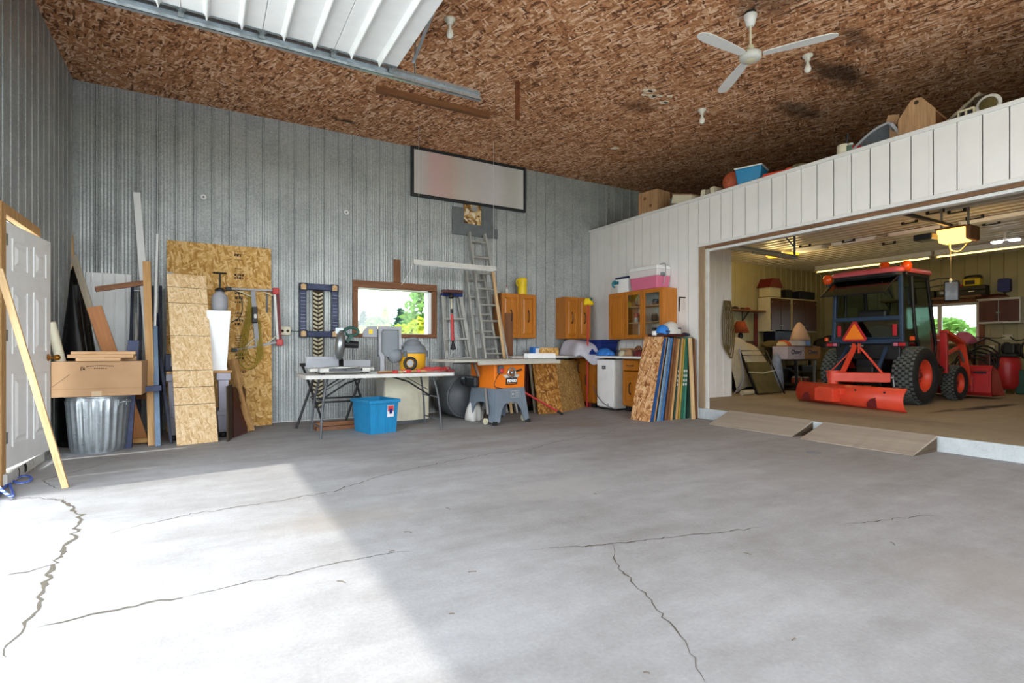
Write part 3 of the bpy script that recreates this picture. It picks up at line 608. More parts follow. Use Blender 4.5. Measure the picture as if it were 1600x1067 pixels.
p0, p1 = at_z(588, 139, 4.26), at_z(764, 181, 4.26)
tag(beam('ceiling_batten', p0, p1, .07, .075, M['brown_wood'], up=(0,0,1)), 'brown wooden batten nailed to the strand board ceiling near the door track', 'batten')
tag(MB().box(-.03, -.003, -.47, .03, .003, 0).build('metal_strap', M['rust']), 'rusty flat steel strap hanging from the ceiling', 'strap').location = (3.3, 5.56, ZC)

fx = thing('shop_light', 'white fluorescent shop light hung on two thin wires before the window', 'lamp', (2.607, 7.35, 2.30))
q = MB(); q.at(Matrix.Identity(4)); q.add([(0,-.05,-.03),(1.35,-.05,-.03),(1.35,.05,-.03),(0,.05,-.03),(0,-.03,.04),(1.35,-.03,.04),(1.35,.03,.04),(0,.03,.04)], [(4,5,6,7),(0,1,5,4),(1,2,6,5),(2,3,7,6),(3,0,4,7)])
q.build('reflector', M['white_dirty'], fx, bevel=.003); 
for y_ in (-.022, .022): MB().cyl((.03, y_, -.026), (1.32, y_, -.026), .014, n=10).build('tube', M['white_paint'], fx)
for x_ in (.09, 1.32): MB().cyl((x_, 0, .04), (x_, 0, ZC-2.30), .003, n=6).build('hanging_wire', M['white'], fx)
MB().tube([(.0, 0, 0), (-.03, -.01, -.12), (-.10, -.02, -.22), (-.17, .0, -.34)], .004, 6).build('pull_cord', M['white'], fx)

sg = thing('framed_sign', 'large framed sign with a washed out pale print, tight under the ceiling', 'sign', (2.86, 8.13, 3.50))
sw, sh = 2.14, .795; q = MB(); q.box(0, 0, 0, sw, .05, .045).box(0, 0, sh-.045, sw, .05, sh).box(0, 0, .045, .045, .05, sh-.045).box(sw-.045, 0, .045, sw, .05, sh-.045); q.build('sign_frame', M['dark_steel'], sg, bevel=.004)
s = NT('sign_print'); tc = s.new('ShaderNodeTexCoord'); ob = tc.outputs['Object']
col = lin('#c9c9c7')
for cx, cy, rx, ry, cc, st in ((.48,0,.5,1,'#c08a84',.6),(1.0,0,.5,1,'#b4ac96',.4),(1.35,0,.6,1,'#b8acb6',.4),(1.85,0,.3,1,'#9a968a',.4),(.1,0,.25,1,'#b4b6b4',.6)): col = spot(s, ob, col, cx, cy, rx, ry, cc, st, .7)
M['sign_print'] = s.fin(col, .35, 0, .4)
MB().box(.045, .012, .045, sw-.045, .03, sh-.045).build('sign_face', M['sign_print'], sg)

vp = thing('flue_patch', 'sheet steel wall patch with a ragged hole stuffed with yellow insulation', 'metal plate', (3.58, 8.155, 2.97))
q = MB(); q.box(0, 0, 0, .86, .012, .17).box(0, 0, .17, .21, .012, .46).box(.54, 0, .17, .80, .012, .55).box(.21, 0, .17, .54, .012, .20); q.build('plate', plain('plate_steel', '#6f7678', .45, .5, .2), vp)
MB().box(.21, .010, .20, .54, .02, .56).build('insulation', osb('insulation', ['#4a331c', '#a07840', '#c9ab78', '#e0d4bc'], (.05,.08)), vp); MB().at(T(.41,.0,.47)).tube([(0,-.005,0),(0,.03,0)], .055, 16).build('pipe_end', M['galv'], vp)
for px, py, l in ((318,308,'small white disc screwed to the steel wall above the tall white strip'),(541,332,'small white disc screwed to the steel wall above the blue dolly')):
    p = at_y(px, py, 8.17); t = thing('wall_disc', l, 'disc', p); MB().tube([(0,.012,0),(0,-.012,0)], .035, 16).build('disc', M['white'], t); MB().tube([(0,-.012,0),(0,-.02,0)], .012, 10).build('screw', M['grey_dark'], t)
# ================================================================== along the left wall and the left half of the back wall
t = thing('trash_can', 'ribbed galvanized steel trash can standing under the big cardboard box', 'trash can', (-.945, 6.90, 0), .35)
b = MB(); n = 120
def canr(q, z): 
    u = (q*24/(2*math.pi)) % 1; rib = .010 if .28 < u < .72 else 0
    if z < .035 or z > .53: rib = 0
    return .222+.045*z/.58+rib-(.010 if abs(math.sin(q*.5+.9)) > .985 and .2 < z < .4 else 0)
zs = [0, .03, .045, .15, .28, .40, .515, .535, .56]
b.sheet(lambda u, v: (canr(u*2*math.pi, zs[round(v*8)])*math.cos(u*2*math.pi), canr(u*2*math.pi, zs[round(v*8)])*math.sin(u*2*math.pi), zs[round(v*8)]), n, 8)
b.lathe([(0,.02),(.22,.02)], 40).lathe([(.25,.56),(.245,.3),(.215,.03)], 40); b.build('body', M['galv'], t)
MB().tube([(.268*math.cos(k*.1309), .268*math.sin(k*.1309), .568) for k in range(48)], .010, 8, closed=True).build('rim', M['galv'], t)
for s_ in (1, -1):
    a = math.radians(-30-20); q = MB().at(Matrix.Rotation(a if s_ > 0 else a+math.pi, 4, 'Z'))
    q.tube([(.262,-.06,.50),(.30,-.055,.51),(.315,-.03,.513),(.315,.03,.513),(.30,.055,.51),(.262,.06,.50)], .009, 8); q.box(.255,-.075,.47,.268,-.04,.53).box(.255,.04,.47,.268,.075,.53); q.build('handle', M['galv'], t)
t = thing('cardboard_box', 'large closed cardboard box on top of the trash can', 'box', (-.905, 6.87, .580), math.radians(-1.5))
MB().box(-.36,-.25,0,.36,.25,.345).build('carton', M['cardboard'], t, bevel=.004)
MB().box(-.05,-.2525,0,.03,-.2495,.05).box(-.05,-.253,-.001,.03,.25,.001).build('tape', M['cardboard_dark'] if 0 else plain('tape', '#c3a888', .4), t)
MB().box(-.355,-.252,.0745,.355,-.2495,.077).build('flap_crease', M['cardboard_dark'], t)
q = MB().at(T(0,-.2512,0)); q.tube([(-.22,0,.22),(-.355,0,.10)][::-1], .0015, 4)
for k in range(14): q.box(-.09+k*.016, -.001, .292+.006*math.sin(k*.24), -.08+k*.016, .001, .301+.006*math.sin(k*.24))
for k in range(6): q.box(-.03+k*.018, -.001, .272, -.018+k*.018, .001, .279)
q.box(-.135,-.001,.255,-.129,.001,.292).box(-.129,-.001,.287,-.105,.001,.292).box(-.118,-.001,.262,-.102,.001,.28); q.build('print', M['ink'], t)
p = Vector((-.905, 6.87, .927))
for i, (dx, dy, dz, L, w_, h_, a, l) in enumerate(((-.01,-.15,0,.36,.09,.03,.02,'short pale board end lying lowest on the cardboard box'),(0,-.05,.031,.54,.10,.035,-.02,'pale board lying across the cardboard box, second from the top'),(.02,-.03,.067,.53,.12,.03,.01,'thin pale board topmost on the cardboard box'),(.03,.12,0,.5,.10,.05,.0,'board lying at the back of the cardboard box'))):
    o = MB().box(-L/2,-w_/2,0,L/2,w_/2,h_).build('board_offcut', M['pine_pale_x'], bevel=.003); o.location = p+Vector((dx,dy,dz)); o.rotation_euler = (0,0,a-.02); tag(o, l, 'board')

t = thing('rolled_liner', 'tall cone of rolled black plastic sheet in the wall corner', 'plastic sheet', (-1.15, 7.45, 0))
def cone(u, v):
    q = u*2*math.pi*1.15-1.0; r = (.20*(1-v**1.5)+.03)*(1-.05*u)+.006*math.sin(9*v+q*3); return (r*math.cos(q)-.10*v, r*math.sin(q)+.12*v, 1.93*v+.05*math.sin(q)*v)
MB().sheet(cone, 40, 14).build('liner_sheet', M['black_gloss'], t, solid=.006)
def post(name, label, cat, p0, p1, w_, h_, mat, up=(0,1,0), group=None): return tag(beam(name, p0, p1, w_, h_, mat, up=up), label, cat, group)
post('grey_plank', 'weathered grey plank leaning in the corner beside the black plastic cone', 'plank', Vector((-.70,7.27,0)), at_y(115,399,7.22), .06, .02, M['grey_wood'])
post('brown_board', 'short brown board leaning behind the boards on the cardboard box', 'board', Vector((-.60,7.20,0)), at_y(147,479,7.15), .13, .03, M['honey_dark'])
post('corner_strip_wood', 'thin dark lath standing upright in the wall corner', 'lath', (-1.28, 8.06, 0), at_y(112,368,8.11), .03, .02, M['pine'])
q = tag(MB().tube([(0,0,0),(0,0,1.0)], .042, 14).build('cardboard_tube', M['cream_pale']), 'cream cardboard tube leaning on the wall behind the white door', 'tube'); a0 = Vector((-1.08,7.0,0)); a1 = at_x(79,503,-1.30); q.matrix_world = frame(a0, Vector((0,1,0)).cross(a1-a0), a1-a0); q.scale = (1,1,(a1-a0).length)
o = MB(); pp = ribs(0, .56, .14, .07, h=.014, fine=False, wide=.012); n = len(pp)
o.add([(u, -h, 0) for u, h in pp]+[(u, -h, 1.98) for u, h in pp]+[(u, .003-h*0, 0) for u, h in pp]+[(u, .003, 1.98) for u, h in pp], [(i, i+1, n+i+1, n+i) for i in range(n-1)]+[(2*n+i, 3*n+i, 3*n+i+1, 2*n+i+1) for i in range(n-1)]+[(n, n+n-1, 4*n-1, 3*n)])
o = o.build('white_liner_sheet', M['white_paint']); o.location = (-1.235, 8.10, 0); o.rotation_euler = (-.02, 0, 0); o.scale = (.8,1,1); tag(o, 'white ribbed steel sheet leaning on the back wall behind the wooden T post', 'metal sheet')
post('white_trim', 'tall narrow white trim strip leaning on the wall, the highest piece there', 'trim strip', at_z(243,686), at_y(213.5,301,8.16), .075, .02, M['white_paint'])
t = thing('wooden_t_post', 'rough timber post with a side arm, leaning beside the trash can', 'post', at_z(238,696))
o0 = t.location
def sub(o): o.parent = t; o.matrix_parent_inverse = Matrix.Translation(o0).inverted(); return o
tp = at_y(229,409,7.35)
sub(beam('upright', o0, tp, .075, .04, M['pine'])); a = o0.lerp(tp, .885)
sub(beam('arm', a+Vector((-.0,.045,0)), at_y(149,452,7.25), .055, .05, M['brown_wood'], up=(0,1,0)))
sub(beam('low_rail', o0+Vector((.02,.05,.055)), at_y(203,689,7.15), .05, .03, M['pine'])); sub(beam('middle_rail', o0.lerp(tp,.25)+Vector((.03,.06,0)), at_y(206,620,7.25), .05, .03, M['brown_wood']))
sl = thing('slate_steel_post', 'slate blue steel post with a thin white pole rising from it', 'post', at_z(247,697)); o0 = sl.location; t = sl
tp = at_y(242,510,7.25); sub(beam('steel_channel', o0, tp, .05, .03, M['slate_steel'])); sub(beam('white_pole', tp+Vector((0,0,-.05)), at_y(246,366,7.6), .022, .022, M['white']))
t = thing('navy_frame', 'navy steel leg frame standing right of the trash can', 'steel frame', at_z(197,700)); o0 = t.location
sub(beam('leg', o0, at_y(209,532,6.98), .10, .06, M['navy'])); sub(beam('side_leg', o0+Vector((.40,.1,0)), at_y(251,560,7.25), .03, .03, M['navy_dark'])); sub(beam('cross_bar', at_y(206,609,6.90), at_y(252,606,6.93), .05, .06, M['navy'], up=(0,0,1))); 
for i, (xa, xb, l) in enumerate(((207,221,'narrow navy steel rack frame behind the wooden T post'),(238,251,'narrow navy steel rack frame behind the thin white pole'))):
    pa = at_z(xa+4, 671); t = thing('rack_frame', l, 'steel frame', pa, 0, 'navy rack frames against the back wall'); o0 = t.location
    A0, A1 = Vector((pa.x, 7.72, 0)), at_y(xa,447,8.08); B0, B1 = Vector((pa.x+.10, 7.72, 0)), at_y(xb,447,8.08)
    t.location = o0 = A0
    for p_, q_ in ((A0,A1),(B0,B1)): sub(beam('rail', p_, q_, .03, .04, M['navy_dark']))
    for f_ in (.08,.35,.62,.97): sub(beam('rung', A0.lerp(A1,f_), B0.lerp(B1,f_), .012, .012, M['steel'], up=(0,0,1)))
    q = MB(); m_ = A0.lerp(B0,.5); q.tube([m_+Vector((0,-.03,.1)), m_+Vector((-.01,.1,.8)), m_+Vector((.01,.24,1.25)), m_+Vector((0,.28,1.5))], [.012,.016,.02,.006], 6); sub(q.build('strap', M['white_dirty'] if i == 0 else M['navy'], None))

# ---- long pole and rope by the door
post('leaning_stick', 'long pale wooden stick leaning across the white door', 'stick', (-.905,5.166,0), (-1.268,5.13,1.62), .042, .03, M['pine_pale'])
q = MB(); pts = [(-1.262,4.99,3.3),(-1.262,4.985,1.5),(-1.255,4.97,.9),(-1.262,4.95,.35),(-1.235,4.95,.12),(-1.16,4.98,.015)]
for p_ in ((14,752),(28,757),(44,755),(49,750),(44,746),(32,747),(20,753),(8,763),(-2,776),(-14,800)): v_ = at_z(*p_); pts.append((v_.x, v_.y, .013))
def smooth(P, k=4):
    P = [Vector(p) for p in P]; out = []
    for i in range(len(P)-1):
        p0, p1, p2, p3 = P[max(i-1,0)], P[i], P[i+1], P[min(i+2,len(P)-1)]
        for j in range(k):
            t_ = j/k; out.append(.5*((2*p1)+(p2-p0)*t_+(2*p0-5*p1+4*p2-p3)*t_*t_+(3*p1-p0-3*p2+p3)*t_**3))
    return out+[P[-1]]
tag(q.tube(smooth(pts,6), .009, 8).build('pull_rope', M['rope_blue']), 'blue and white braided rope hanging by the door and looped on the floor', 'rope')

# ---- big strand board sheet on the back wall
P00, P10, P01 = Vector((-.415,8.03,0)), Vector((.815,8.03,0)), Vector((-.415,8.155,2.455))
o = slab('strand_board_sheet', P00, P10, P01, .012, M['osb']); tag(o, 'full strand board sheet standing against the back wall with a printed stamp column', 'board')
rs = random.Random(8); q = MB(); z = 2.38
while z > .25:
    if rs.random() < .16: z -= .10
    h_ = rs.choice([.010,.012,.016,.028,.036]); x_ = .77+rs.random()*.01; xe = .90-rs.random()*.05
    if rs.random() < .12: q.box(.765,-.0012,z,.91,0,z+.003)
    else:
        while x_ < xe:
            w_ = h_*(.3+rs.random()*.8); q.box(x_,-.0012,z,min(xe,x_+w_),0,z+h_*(.6+.4*rs.random())); x_ += w_+h_*.28
    z -= h_+.012+.006*rs.random()
stuff(q.build('grade_stamp', M['ink'], o))

p00, p10, tl = at_z(276.5,697), at_z(341,690), at_y(274,427,7.30)
t = thing('jointed_board', 'narrow pale jointed board with six dark lines, leaning before the big sheet', 'board', mat=frame(p00, p10-p00, tl-p00)); L = (tl-p00).length; W = (p10-p00).length
cuts = [1-(y-427)/270 for y in (697,637,610,584,529,476,450,427)]
for a, c in zip(cuts[:-1], cuts[1:]): MB().box(0, 0, a*L+.003, W*(1-.06*0), .014, c*L-.003).build('panel', M['osb_pale'], t, bevel=.0015)
MB().box(.004, .004, 0, W-.004, .013, L).build('joint_backing', M['ink'], t); MB().box(.0,-.004,L-.012,.06,.016,L+.010).build('masking_tape', M['grey_plastic'], t)

t = thing('plastic_bench', 'small grey plastic work bench behind the jointed board', 'bench', (-.05, 7.42, 0))
MB().box(-.32,-.25,.765,.34,.25,.79).build('top', M['pine_x'], t, bevel=.003)
for x_ in (-.25,.25):
    for y_ in (-.18,.18):
        lg = MB().taper((.10,.09),(.12,.10),.06,.26,(x_,y_),(x_,y_)).taper((.14,.11),(.14,.11),.26,.31,(x_,y_),(x_,y_)).taper((.09,.08),(.11,.09),.31,.68,(x_,y_),(x_,y_)).taper((.15,.12),(.15,.12),.68,.765,(x_,y_),(x_,y_)).build('leg', M['lav_plastic'], t, bevel=.006)
        MB().lathe([(0,0),(.04,0),(.045,.02),(.04,.06),(0,.06)], 12).build('foot', M['black'], lg).location = (x_, y_, 0)
t = thing('tall_bin', 'tall tapered white plastic bin standing on the grey bench', 'bin', (.15, 7.36, .79))
MB().taper((.17,.20),(.26,.26),0,.72).build('body', M['white_paint'], t, bevel=.008); MB().taper((.185,.215),(.185,.215),.0,.03).build('base_rim', M['white_paint'], t, bevel=.004)
t = thing('pump_sprayer', 'white pump sprayer with a black ring handle, standing on the tall white bin', 'sprayer', (.165, 7.36, 1.51))
MB().lathe([(0,0),(.08,0),(.088,.03),(.09,.14),(.08,.19),(.045,.225),(.04,.24),(0,.24)], 20).build('tank', M['grey_plastic'], t)
MB().lathe([(0,.235),(.055,.235),(.055,.255),(.03,.28),(0,.28)], 16).build('collar', M['black'], t)
MB().cyl((0,0,.27),(0,0,.45),.011).tube([(.07*math.cos(k*.35),.03*math.sin(k*.35),.46) for k in range(18)], .009, 6, closed=True).bar((-.065,0,.46),(.065,0,.46),.016).build('pump_handle', M['black'], t)
MB().tube(smooth([(.05,-.02,.25),(.18,-.03,.24),(.24,-.05,.10),(.22,-.06,-.06),(.12,-.07,-.14)],5), .006, 6).build('hose', M['black'], t)
t = thing('tool_case', 'dark blue tool case on the left end of the grey bench', 'tool case', (-.30, 7.36, .79))
MB().box(-.09,-.12,0,.12,.12,.20).build('case', M['navy_dark'], t, bevel=.012); MB().box(-.03,-.128,.06,.06,-.118,.16).build('label_plate', M['grey_plastic'], t); MB().tube([(-.03,0,.2),(-.03,0,.235),(.06,0,.235),(.06,0,.2)], .01, 6).build('handle', M['black'], t)
q0, q1 = at_z(357,690), at_z(367,683)
tag(slab('dark_board', q0, q0+Vector((.06,.30,0)), at_y(356,603,7.1), .018, M['ink']), 'dark brown panel standing on edge right of the jointed board', 'panel')
tag(slab('red_brown_board', at_z(366,684), at_z(387,676), at_y(364,604,7.78), .02, M['redwood']), 'red brown board leaning between the dark panel and the carved post', 'board')
p0, p1 = at_z(391,674), at_y(364,562,7.85)
q = MB(); 
def lerp_pts(fr): return [p0.lerp(p1, f) for f in fr]
fr = (0,.06,.36,.40,.46,.52,.60,.64,.80,1); q.tube(lerp_pts(fr), [.055,.058,.042,.026,.036,.026,.03,.056,.060,.060], 4); tag(q.build('carved_post', M['pine'], bevel=.004), 'pale turned wooden newel post leaning on the strand board sheet', 'post')

# ---- hung on the wall
def Y_(x, y, Y=8.06): return at_y(x, y, Y)
t = thing('folding_stand', 'aluminium folding stand with red plastic corners hung flat on the wall', 'stand', Y_(400,545,8.06)); o0 = t.location
for nm, a, c, w_, h_, m_ in (('top_bar',(358,451),(430,454),.026,.03,'grey_plastic'),('bottom_bar',(367,547),(437,534),.026,.03,'grey_plastic'),('centre_bar',(395,455),(402,541),.055,.035,'grey_plastic'),('side_bar',(434,457),(438,534),.036,.04,'dark_red'),('inner_post',(429,459),(434,532),.03,.03,'white')):
    sub(beam(nm, Y_(*a), Y_(*c), w_, h_, M[m_]))
for a, c in (((374,455),(392,463)),((412,456),(427,462)),((384,541),(398,529)),((418,536),(433,524))): sub(beam('brace', Y_(*a,8.04), Y_(*c,8.04), .016, .012, M['cream']))
for x, y in ((431,455),(437,535)): sub(MB().cbox(Y_(x,y,8.05), (.085,.07,.09)).build('corner_cap', M['ball_orange'] if 0 else M['red'], None, bevel=.012))
sub(MB().cbox(Y_(357,451,8.05), (.07,.05,.05)).build('end_cap', M['black'], None, bevel=.008)); sub(MB().cbox(Y_(366,547,8.05), (.07,.05,.05)).build('end_cap', M['black'], None, bevel=.008))
sub(MB().cbox(Y_(398,492,8.02), (.07,.04,.22)).build('latch', M['black'], None, bevel=.012)); sub(MB().cbox(Y_(399,494,7.995), (.035,.02,.06)).build('latch_button', M['white'], None, bevel=.008))
q = MB()
for k in range(5):
    cx = 384+k*4; pts = [Y_(390+k*2,456,8.06), Y_(384+k*2,500,8.06), Y_(374+k*3,545,8.04), Y_(376+k*5,574-abs(k-1)*5,8.02), Y_(394+k*4,576-k*4,8.02), Y_(402+k*2,548,8.04), Y_(398+k*2,500,8.06)]
    q.tube(smooth(pts,4), .007, 6)
tag(q.build('extension_lead', M['rope_yellow']), 'yellow cord hanging in loops behind the aluminium stand', 'cord')
tag(MB().box(-.012,-.004,-.28,.012,.002,0).build('keyhole_saw', M['grey_dark']), 'narrow dark blade hanging inside the aluminium stand', 'blade').location = Y_(417,457,8.09)
t = thing('outlet_box', 'cream double outlet box on the wall below the red corner of the stand', 'outlet', Y_(445,517,8.17)); MB().box(-.075,-.03,-.06,.075,.025,.06).build('plate', M['cream_pale'], t, bevel=.006)
for x_ in (-.035,.035): MB().tube([(x_,-.032,0),(x_,-.029,0)], .02, 12).build('socket', M['ink'], t)
MB().tube([(.075,0,0),(.25,0,.002),(.55,.01,.0)], .005, 6).build('wire', M['black'], t)
t = thing('furniture_dolly', 'navy carpeted dolly frame with bare wooden corners hung on the wall', 'dolly', (1.185,8.15,1.22)); o0 = t.location; w_, h_ = .535, .775
for nm, q_ in (('rail',(.0,.09,.09,h_-.09)),('rail',(w_-.09,.09,w_,h_-.09)),('rail',(.09,0,w_-.09,.09)),('rail',(.09,h_-.09,w_-.09,h_))): 
    MB().box(q_[0],-.045,q_[1],q_[2],-.005,q_[3]).build(nm, M['navy'], t, bevel=.008)
for x_ in (0,w_-.10):
    for z_ in (0,h_-.10):
        c_ = MB().box(x_-.005,-.05,z_-.005,x_+.105,-.002,z_+.105).build('corner_block', M['navy_dark'], t, bevel=.004)
        MB().prism([(0,0),(.07,0),(.07,.07),(.035,.085),(0,.07)], 0, .008).build('bare_wood', M['pine_pale'], c_).matrix_local = T(x_+.015,-.05,z_+.01,rx=math.pi/2)
q = MB()
for k in range(11):
    for xa in (.012, w_-.078): q.box(xa, -.0475, .12+k*.05, xa+.065, -.0445, .123+k*.05)
q.build('carpet_seam', M['white_dirty'], t)
t = thing('tread_strip', 'long woven tyre tread strip hanging on the wall behind the dolly', 'strip', (1.37,8.17,.18)); MB().box(0,-.008,0,.15,.0,1.73).build('strip_back', M['ink'], t)
q = MB()
for k in range(28):
    z = .02+k*.06
    for sgn in (0,1):
        x_ = .01 if not sgn else .08; q.add([(x_,-.008,z+(.03 if not sgn else 0)),(x_+.06,-.008,z+(0 if not sgn else .03)),(x_+.06,-.008,z+.03+(0 if not sgn else .03)),(x_,-.008,z+.03+(.03 if not sgn else 0)),
              (x_,-.018,z+(.03 if not sgn else 0)),(x_+.06,-.018,z+(0 if not sgn else .03)),(x_+.06,-.018,z+.03+(0 if not sgn else .03)),(x_,-.018,z+.03+(.03 if not sgn else 0))], [(4,5,6,7),(0,1,5,4),(1,2,6,5),(2,3,7,6),(3,0,4,7)])
stuff(q.build('tread_blocks', M['cream'], t))
# ================================================================== table, saws and what stands round the window
def rrect(hx, hy, r, n=5):
    out = []
    for cx, cy, a0 in ((hx-r,hy-r,0),(-hx+r,hy-r,90),(-hx+r,-hy+r,180),(hx-r,-hy+r,270)):
        for k in range(n+1): a = math.radians(a0+90*k/n); out.append((cx+r*math.cos(a), cy+r*math.sin(a)))
    return out
t = thing('folding_table', 'white folding table with grey steel legs under the miter saw and the yellow vacuum', 'table', (1.93, 6.775, 0))
MB().prism(rrect(.93,.375,.06), .70, .742).build('tabletop', M['white_dirty'], t, bevel=.008)
for sx_ in (-1, 1):
    for sy_ in (-1, 1):
        MB().tube(smooth([(sx_*.66,sy_*.22,.70),(sx_*.70,sy_*.26,.55),(sx_*.735,sy_*.285,.30),(sx_*.755,sy_*.31,.0)],4), .0135, 8).build('leg', M['grey_dark'], t)
    MB().tube([(sx_*.745,-.30,.12),(sx_*.745,.30,.12)], .010, 8).tube([(sx_*.71,-.27,.42),(sx_*.71,.27,.42)], .010, 8).build('cross_bar', M['grey_dark'], t)
    MB().tube([(sx_*.71,-.02,.42),(sx_*.40,-.02,.62),(sx_*.15,-.02,.70)], .011, 8).bar((sx_*.70,.05,.50),(sx_*.35,.05,.70),.018,.008).build('brace', M['black'], t)

t = thing('miter_saw', 'miter saw with raised head, standing on the left end of the folding table', 'saw', (1.50, 6.80, .742))
MB().box(-.30,-.16,.02,.30,.10,.075).box(-.40,-.06,.03,-.30,.08,.07).box(.30,-.06,.03,.38,.08,.07).build('base', M['white_dirty'], t, bevel=.01)
for x_, y_ in ((-.26,-.13),(.26,-.13),(-.26,.08),(.26,.08)): MB().cyl((x_,y_,0),(x_,y_,.022),.02).build('foot', M['black'], t)
q = MB(); q.prism([(.20*math.cos(a*math.pi/16-math.pi/2-0), -.05+.20*math.sin(a*math.pi/16-math.pi/2)) for a in range(-8,9)][::1]+[(.20,.08),(-.20,.08)], .075, .088); q.build('turntable', M['alu'], t, bevel=.003)
MB().prism([(-.17,-.20),(.17,-.20),(.20,-.17),(-.20,-.17)], .035, .07).box(-.025,-.33,.045,.025,-.2,.07).build('miter_scale', M['grey_dark'], t)
MB().box(-.20,-.1665,.03,-.06,-.161,.066).build('label_plate', M['cream'], t)
MB().box(-.42,.085,.076,-.03,.125,.215).build('fence', M['grey_plastic'], t, bevel=.004); MB().box(.03,.085,.076,.37,.125,.165).build('fence', M['grey_plastic'], t, bevel=.004)
MB().bar((0,.13,.07),(0,.26,.20),.09,.07).bar((0,.25,.18),(-.01,.12,.42),.07,.05).build('arm', M['black'], t, bevel=.01)
q = MB().at(T(-.035,-.0,.36,rz=-.26) @ T(ry=math.pi/2+.10)); q.lathe([(0,-.055),(.13,-.05),(.18,-.02),(.19,.025),(.15,.055),(0,.06)], 28); q.at(T(-.03,.02,.50,rz=-.26)).box(-.05,-.06,0,.04,.08,.07); gd_ = q.build('blade_guard', M['steel'], t)
MB().at(T(-.03,0,.36,rz=-.26) @ T(ry=math.pi/2+.10)).lathe([(0,-.003),(.15,-.003),(.15,.002),(0,.002)], 30).build('blade', M['galv'], gd_)
MB().at(T(0,.02,.37)).cyl((.02,0,-.0),(.19,0,-.01),.05,.045,16).build('motor', M['black'], t, bevel=.01)
q = MB().at(T(.10,-.03,.525)); q.tube([(.075*math.cos(k*.3927)*(1+.12*math.cos(k*.785)),.0,.055*math.sin(k*.3927)*(1+.12*math.cos(k*.785))) for k in range(16)], .018, 8, closed=True); q.bar((0,.0,-.05),(-.06,.0,-.13),.05,.04); q.build('handle', M['green_dark'], t)
t = thing('saw_stand', 'black folding saw stand with crossed legs behind the folding table', 'stand', (1.55, 7.50, 0))
for x_ in (-.32,.30):
    for sy_ in (-1,1): MB().tube([(x_+.18*sy_, .02*sy_, .0),(x_-.10*sy_, .02*sy_,.84)], .016, 8).build('leg', M['black'], t)
MB().bar((-.45,0,.84),(.45,0,.84),.05,.04).build('top_rail', M['black'], t); MB().tube([(-.30,.03,.38),(.34,.03,.38)], .012).tube([(-.30,-.03,.33),(.34,-.03,.33)], .012).bar((-.32,0,.40),(.3,.0,.80),.03,.015).build('cross_bar', M['black'], t)
t = thing('plastic_hood', 'grey plastic machine hood open at the front, standing on the table before the window', 'hood', (2.10, 6.92, .742))
prof = [(-.13,.0),(-.08,.0),(-.08,.22),(-.12,.27),(-.12,.52),(-.10,.56),(.12,.56),(.12,.30),(.15,.30),(.15,.60),(-.15,.60),(-.15,.24),(-.13,.20)]
o = MB().prism(prof, 0, .03).build('front_frame', M['grey_plastic'], t, bevel=.004); o.matrix_local = T(0,-.10,0,rx=math.pi/2)
MB().box(-.115,-.09,.20,.125,.10,.57).build('body', M['grey_mid'], t, bevel=.01)
o = MB().prism([(-.34,.46),(-.15,.46),(-.15,.60),(-.27,.60),(-.33,.54)], 0, .02).build('side_plate', M['grey_plastic'], t, bevel=.003); o.matrix_local = T(0,-.04,0,rx=math.pi/2)
o = MB().prism([(-.26,.50),(-.21,.50),(-.21,.56),(-.26,.56)], 0, .023).build('label_plate', M['yellow'], t); o.matrix_local = T(0,-.0395,0,rx=math.pi/2)
t = thing('shop_vacuum', 'yellow shop vacuum with a grey domed lid on the folding table', 'vacuum', (2.45, 6.93, .742))
MB().lathe([(0,.0),(.155,.0),(.165,.02),(.19,.245),(.185,.25),(0,.25)], 32).build('drum', M['vac_yellow'], t)
MB().lathe([(.19,.245),(.20,.25),(.20,.285),(.185,.30),(.175,.335),(.15,.355),(.12,.375),(.11,.40),(.07,.425),(0,.432)], 32).build('lid', M['grey_mid'], t)
MB().tube(smooth([(-.11,-.0,.36),(-.05,-.02,.44),(.05,-.02,.445),(.11,0,.38)],4), .014, 8).build('carry_handle', M['grey_mid'], t)
MB().ball((-.26,-.05,.22), (.105,.09,.10)).cyl((-.20,-.03,.22),(-.10,0,.24),.05).build('hose_port', M['grey_mid'], t)
MB().at(T(-.09,-.172,.115,rz=-.5,rx=math.pi/2)).tube([(.075*math.cos(k*.393),.075*math.sin(k*.393),0) for k in range(16)], .018, 8, closed=True).build('cord_ring', M['black'], t)
MB().at(T(-.086,-.160,.115,rz=-.5,rx=math.pi/2)).prism([(.044*math.cos(k*.393),.044*math.sin(k*.393)) for k in range(16)], -.004, .01).build('label_plate', M['grey_plastic'], t)
for a in (-.6, -2.4): MB().at(T(.19*math.cos(a),.19*math.sin(a),.24,rz=a)).box(-.01,-.025,-.04,.02,.025,.04).build('latch', M['grey_dark'], t, bevel=.004)
for i,(px,Y,L,w_,h_,a,m_,l) in enumerate(((606,6.62,.26,.09,.025,.1,'pine_pale_x','thin wooden offcut nearest the grey hood on the folding table'),(617,6.55,.20,.07,.03,-.3,'pine_x','short wooden offcut beside the clamps on the folding table'),(604,6.50,.22,.06,.02,.25,'brown_wood_x','darker wooden offcut at the front edge of the folding table'))):
    p = at_y(px, 570, Y); o = MB().box(-L/2,-w_/2,0,L/2,w_/2,h_).build('wood_offcut', M[m_], bevel=.003); o.location = (p.x, Y, .743); o.rotation_euler = (0,0,a); tag(o, l, 'wood offcut')
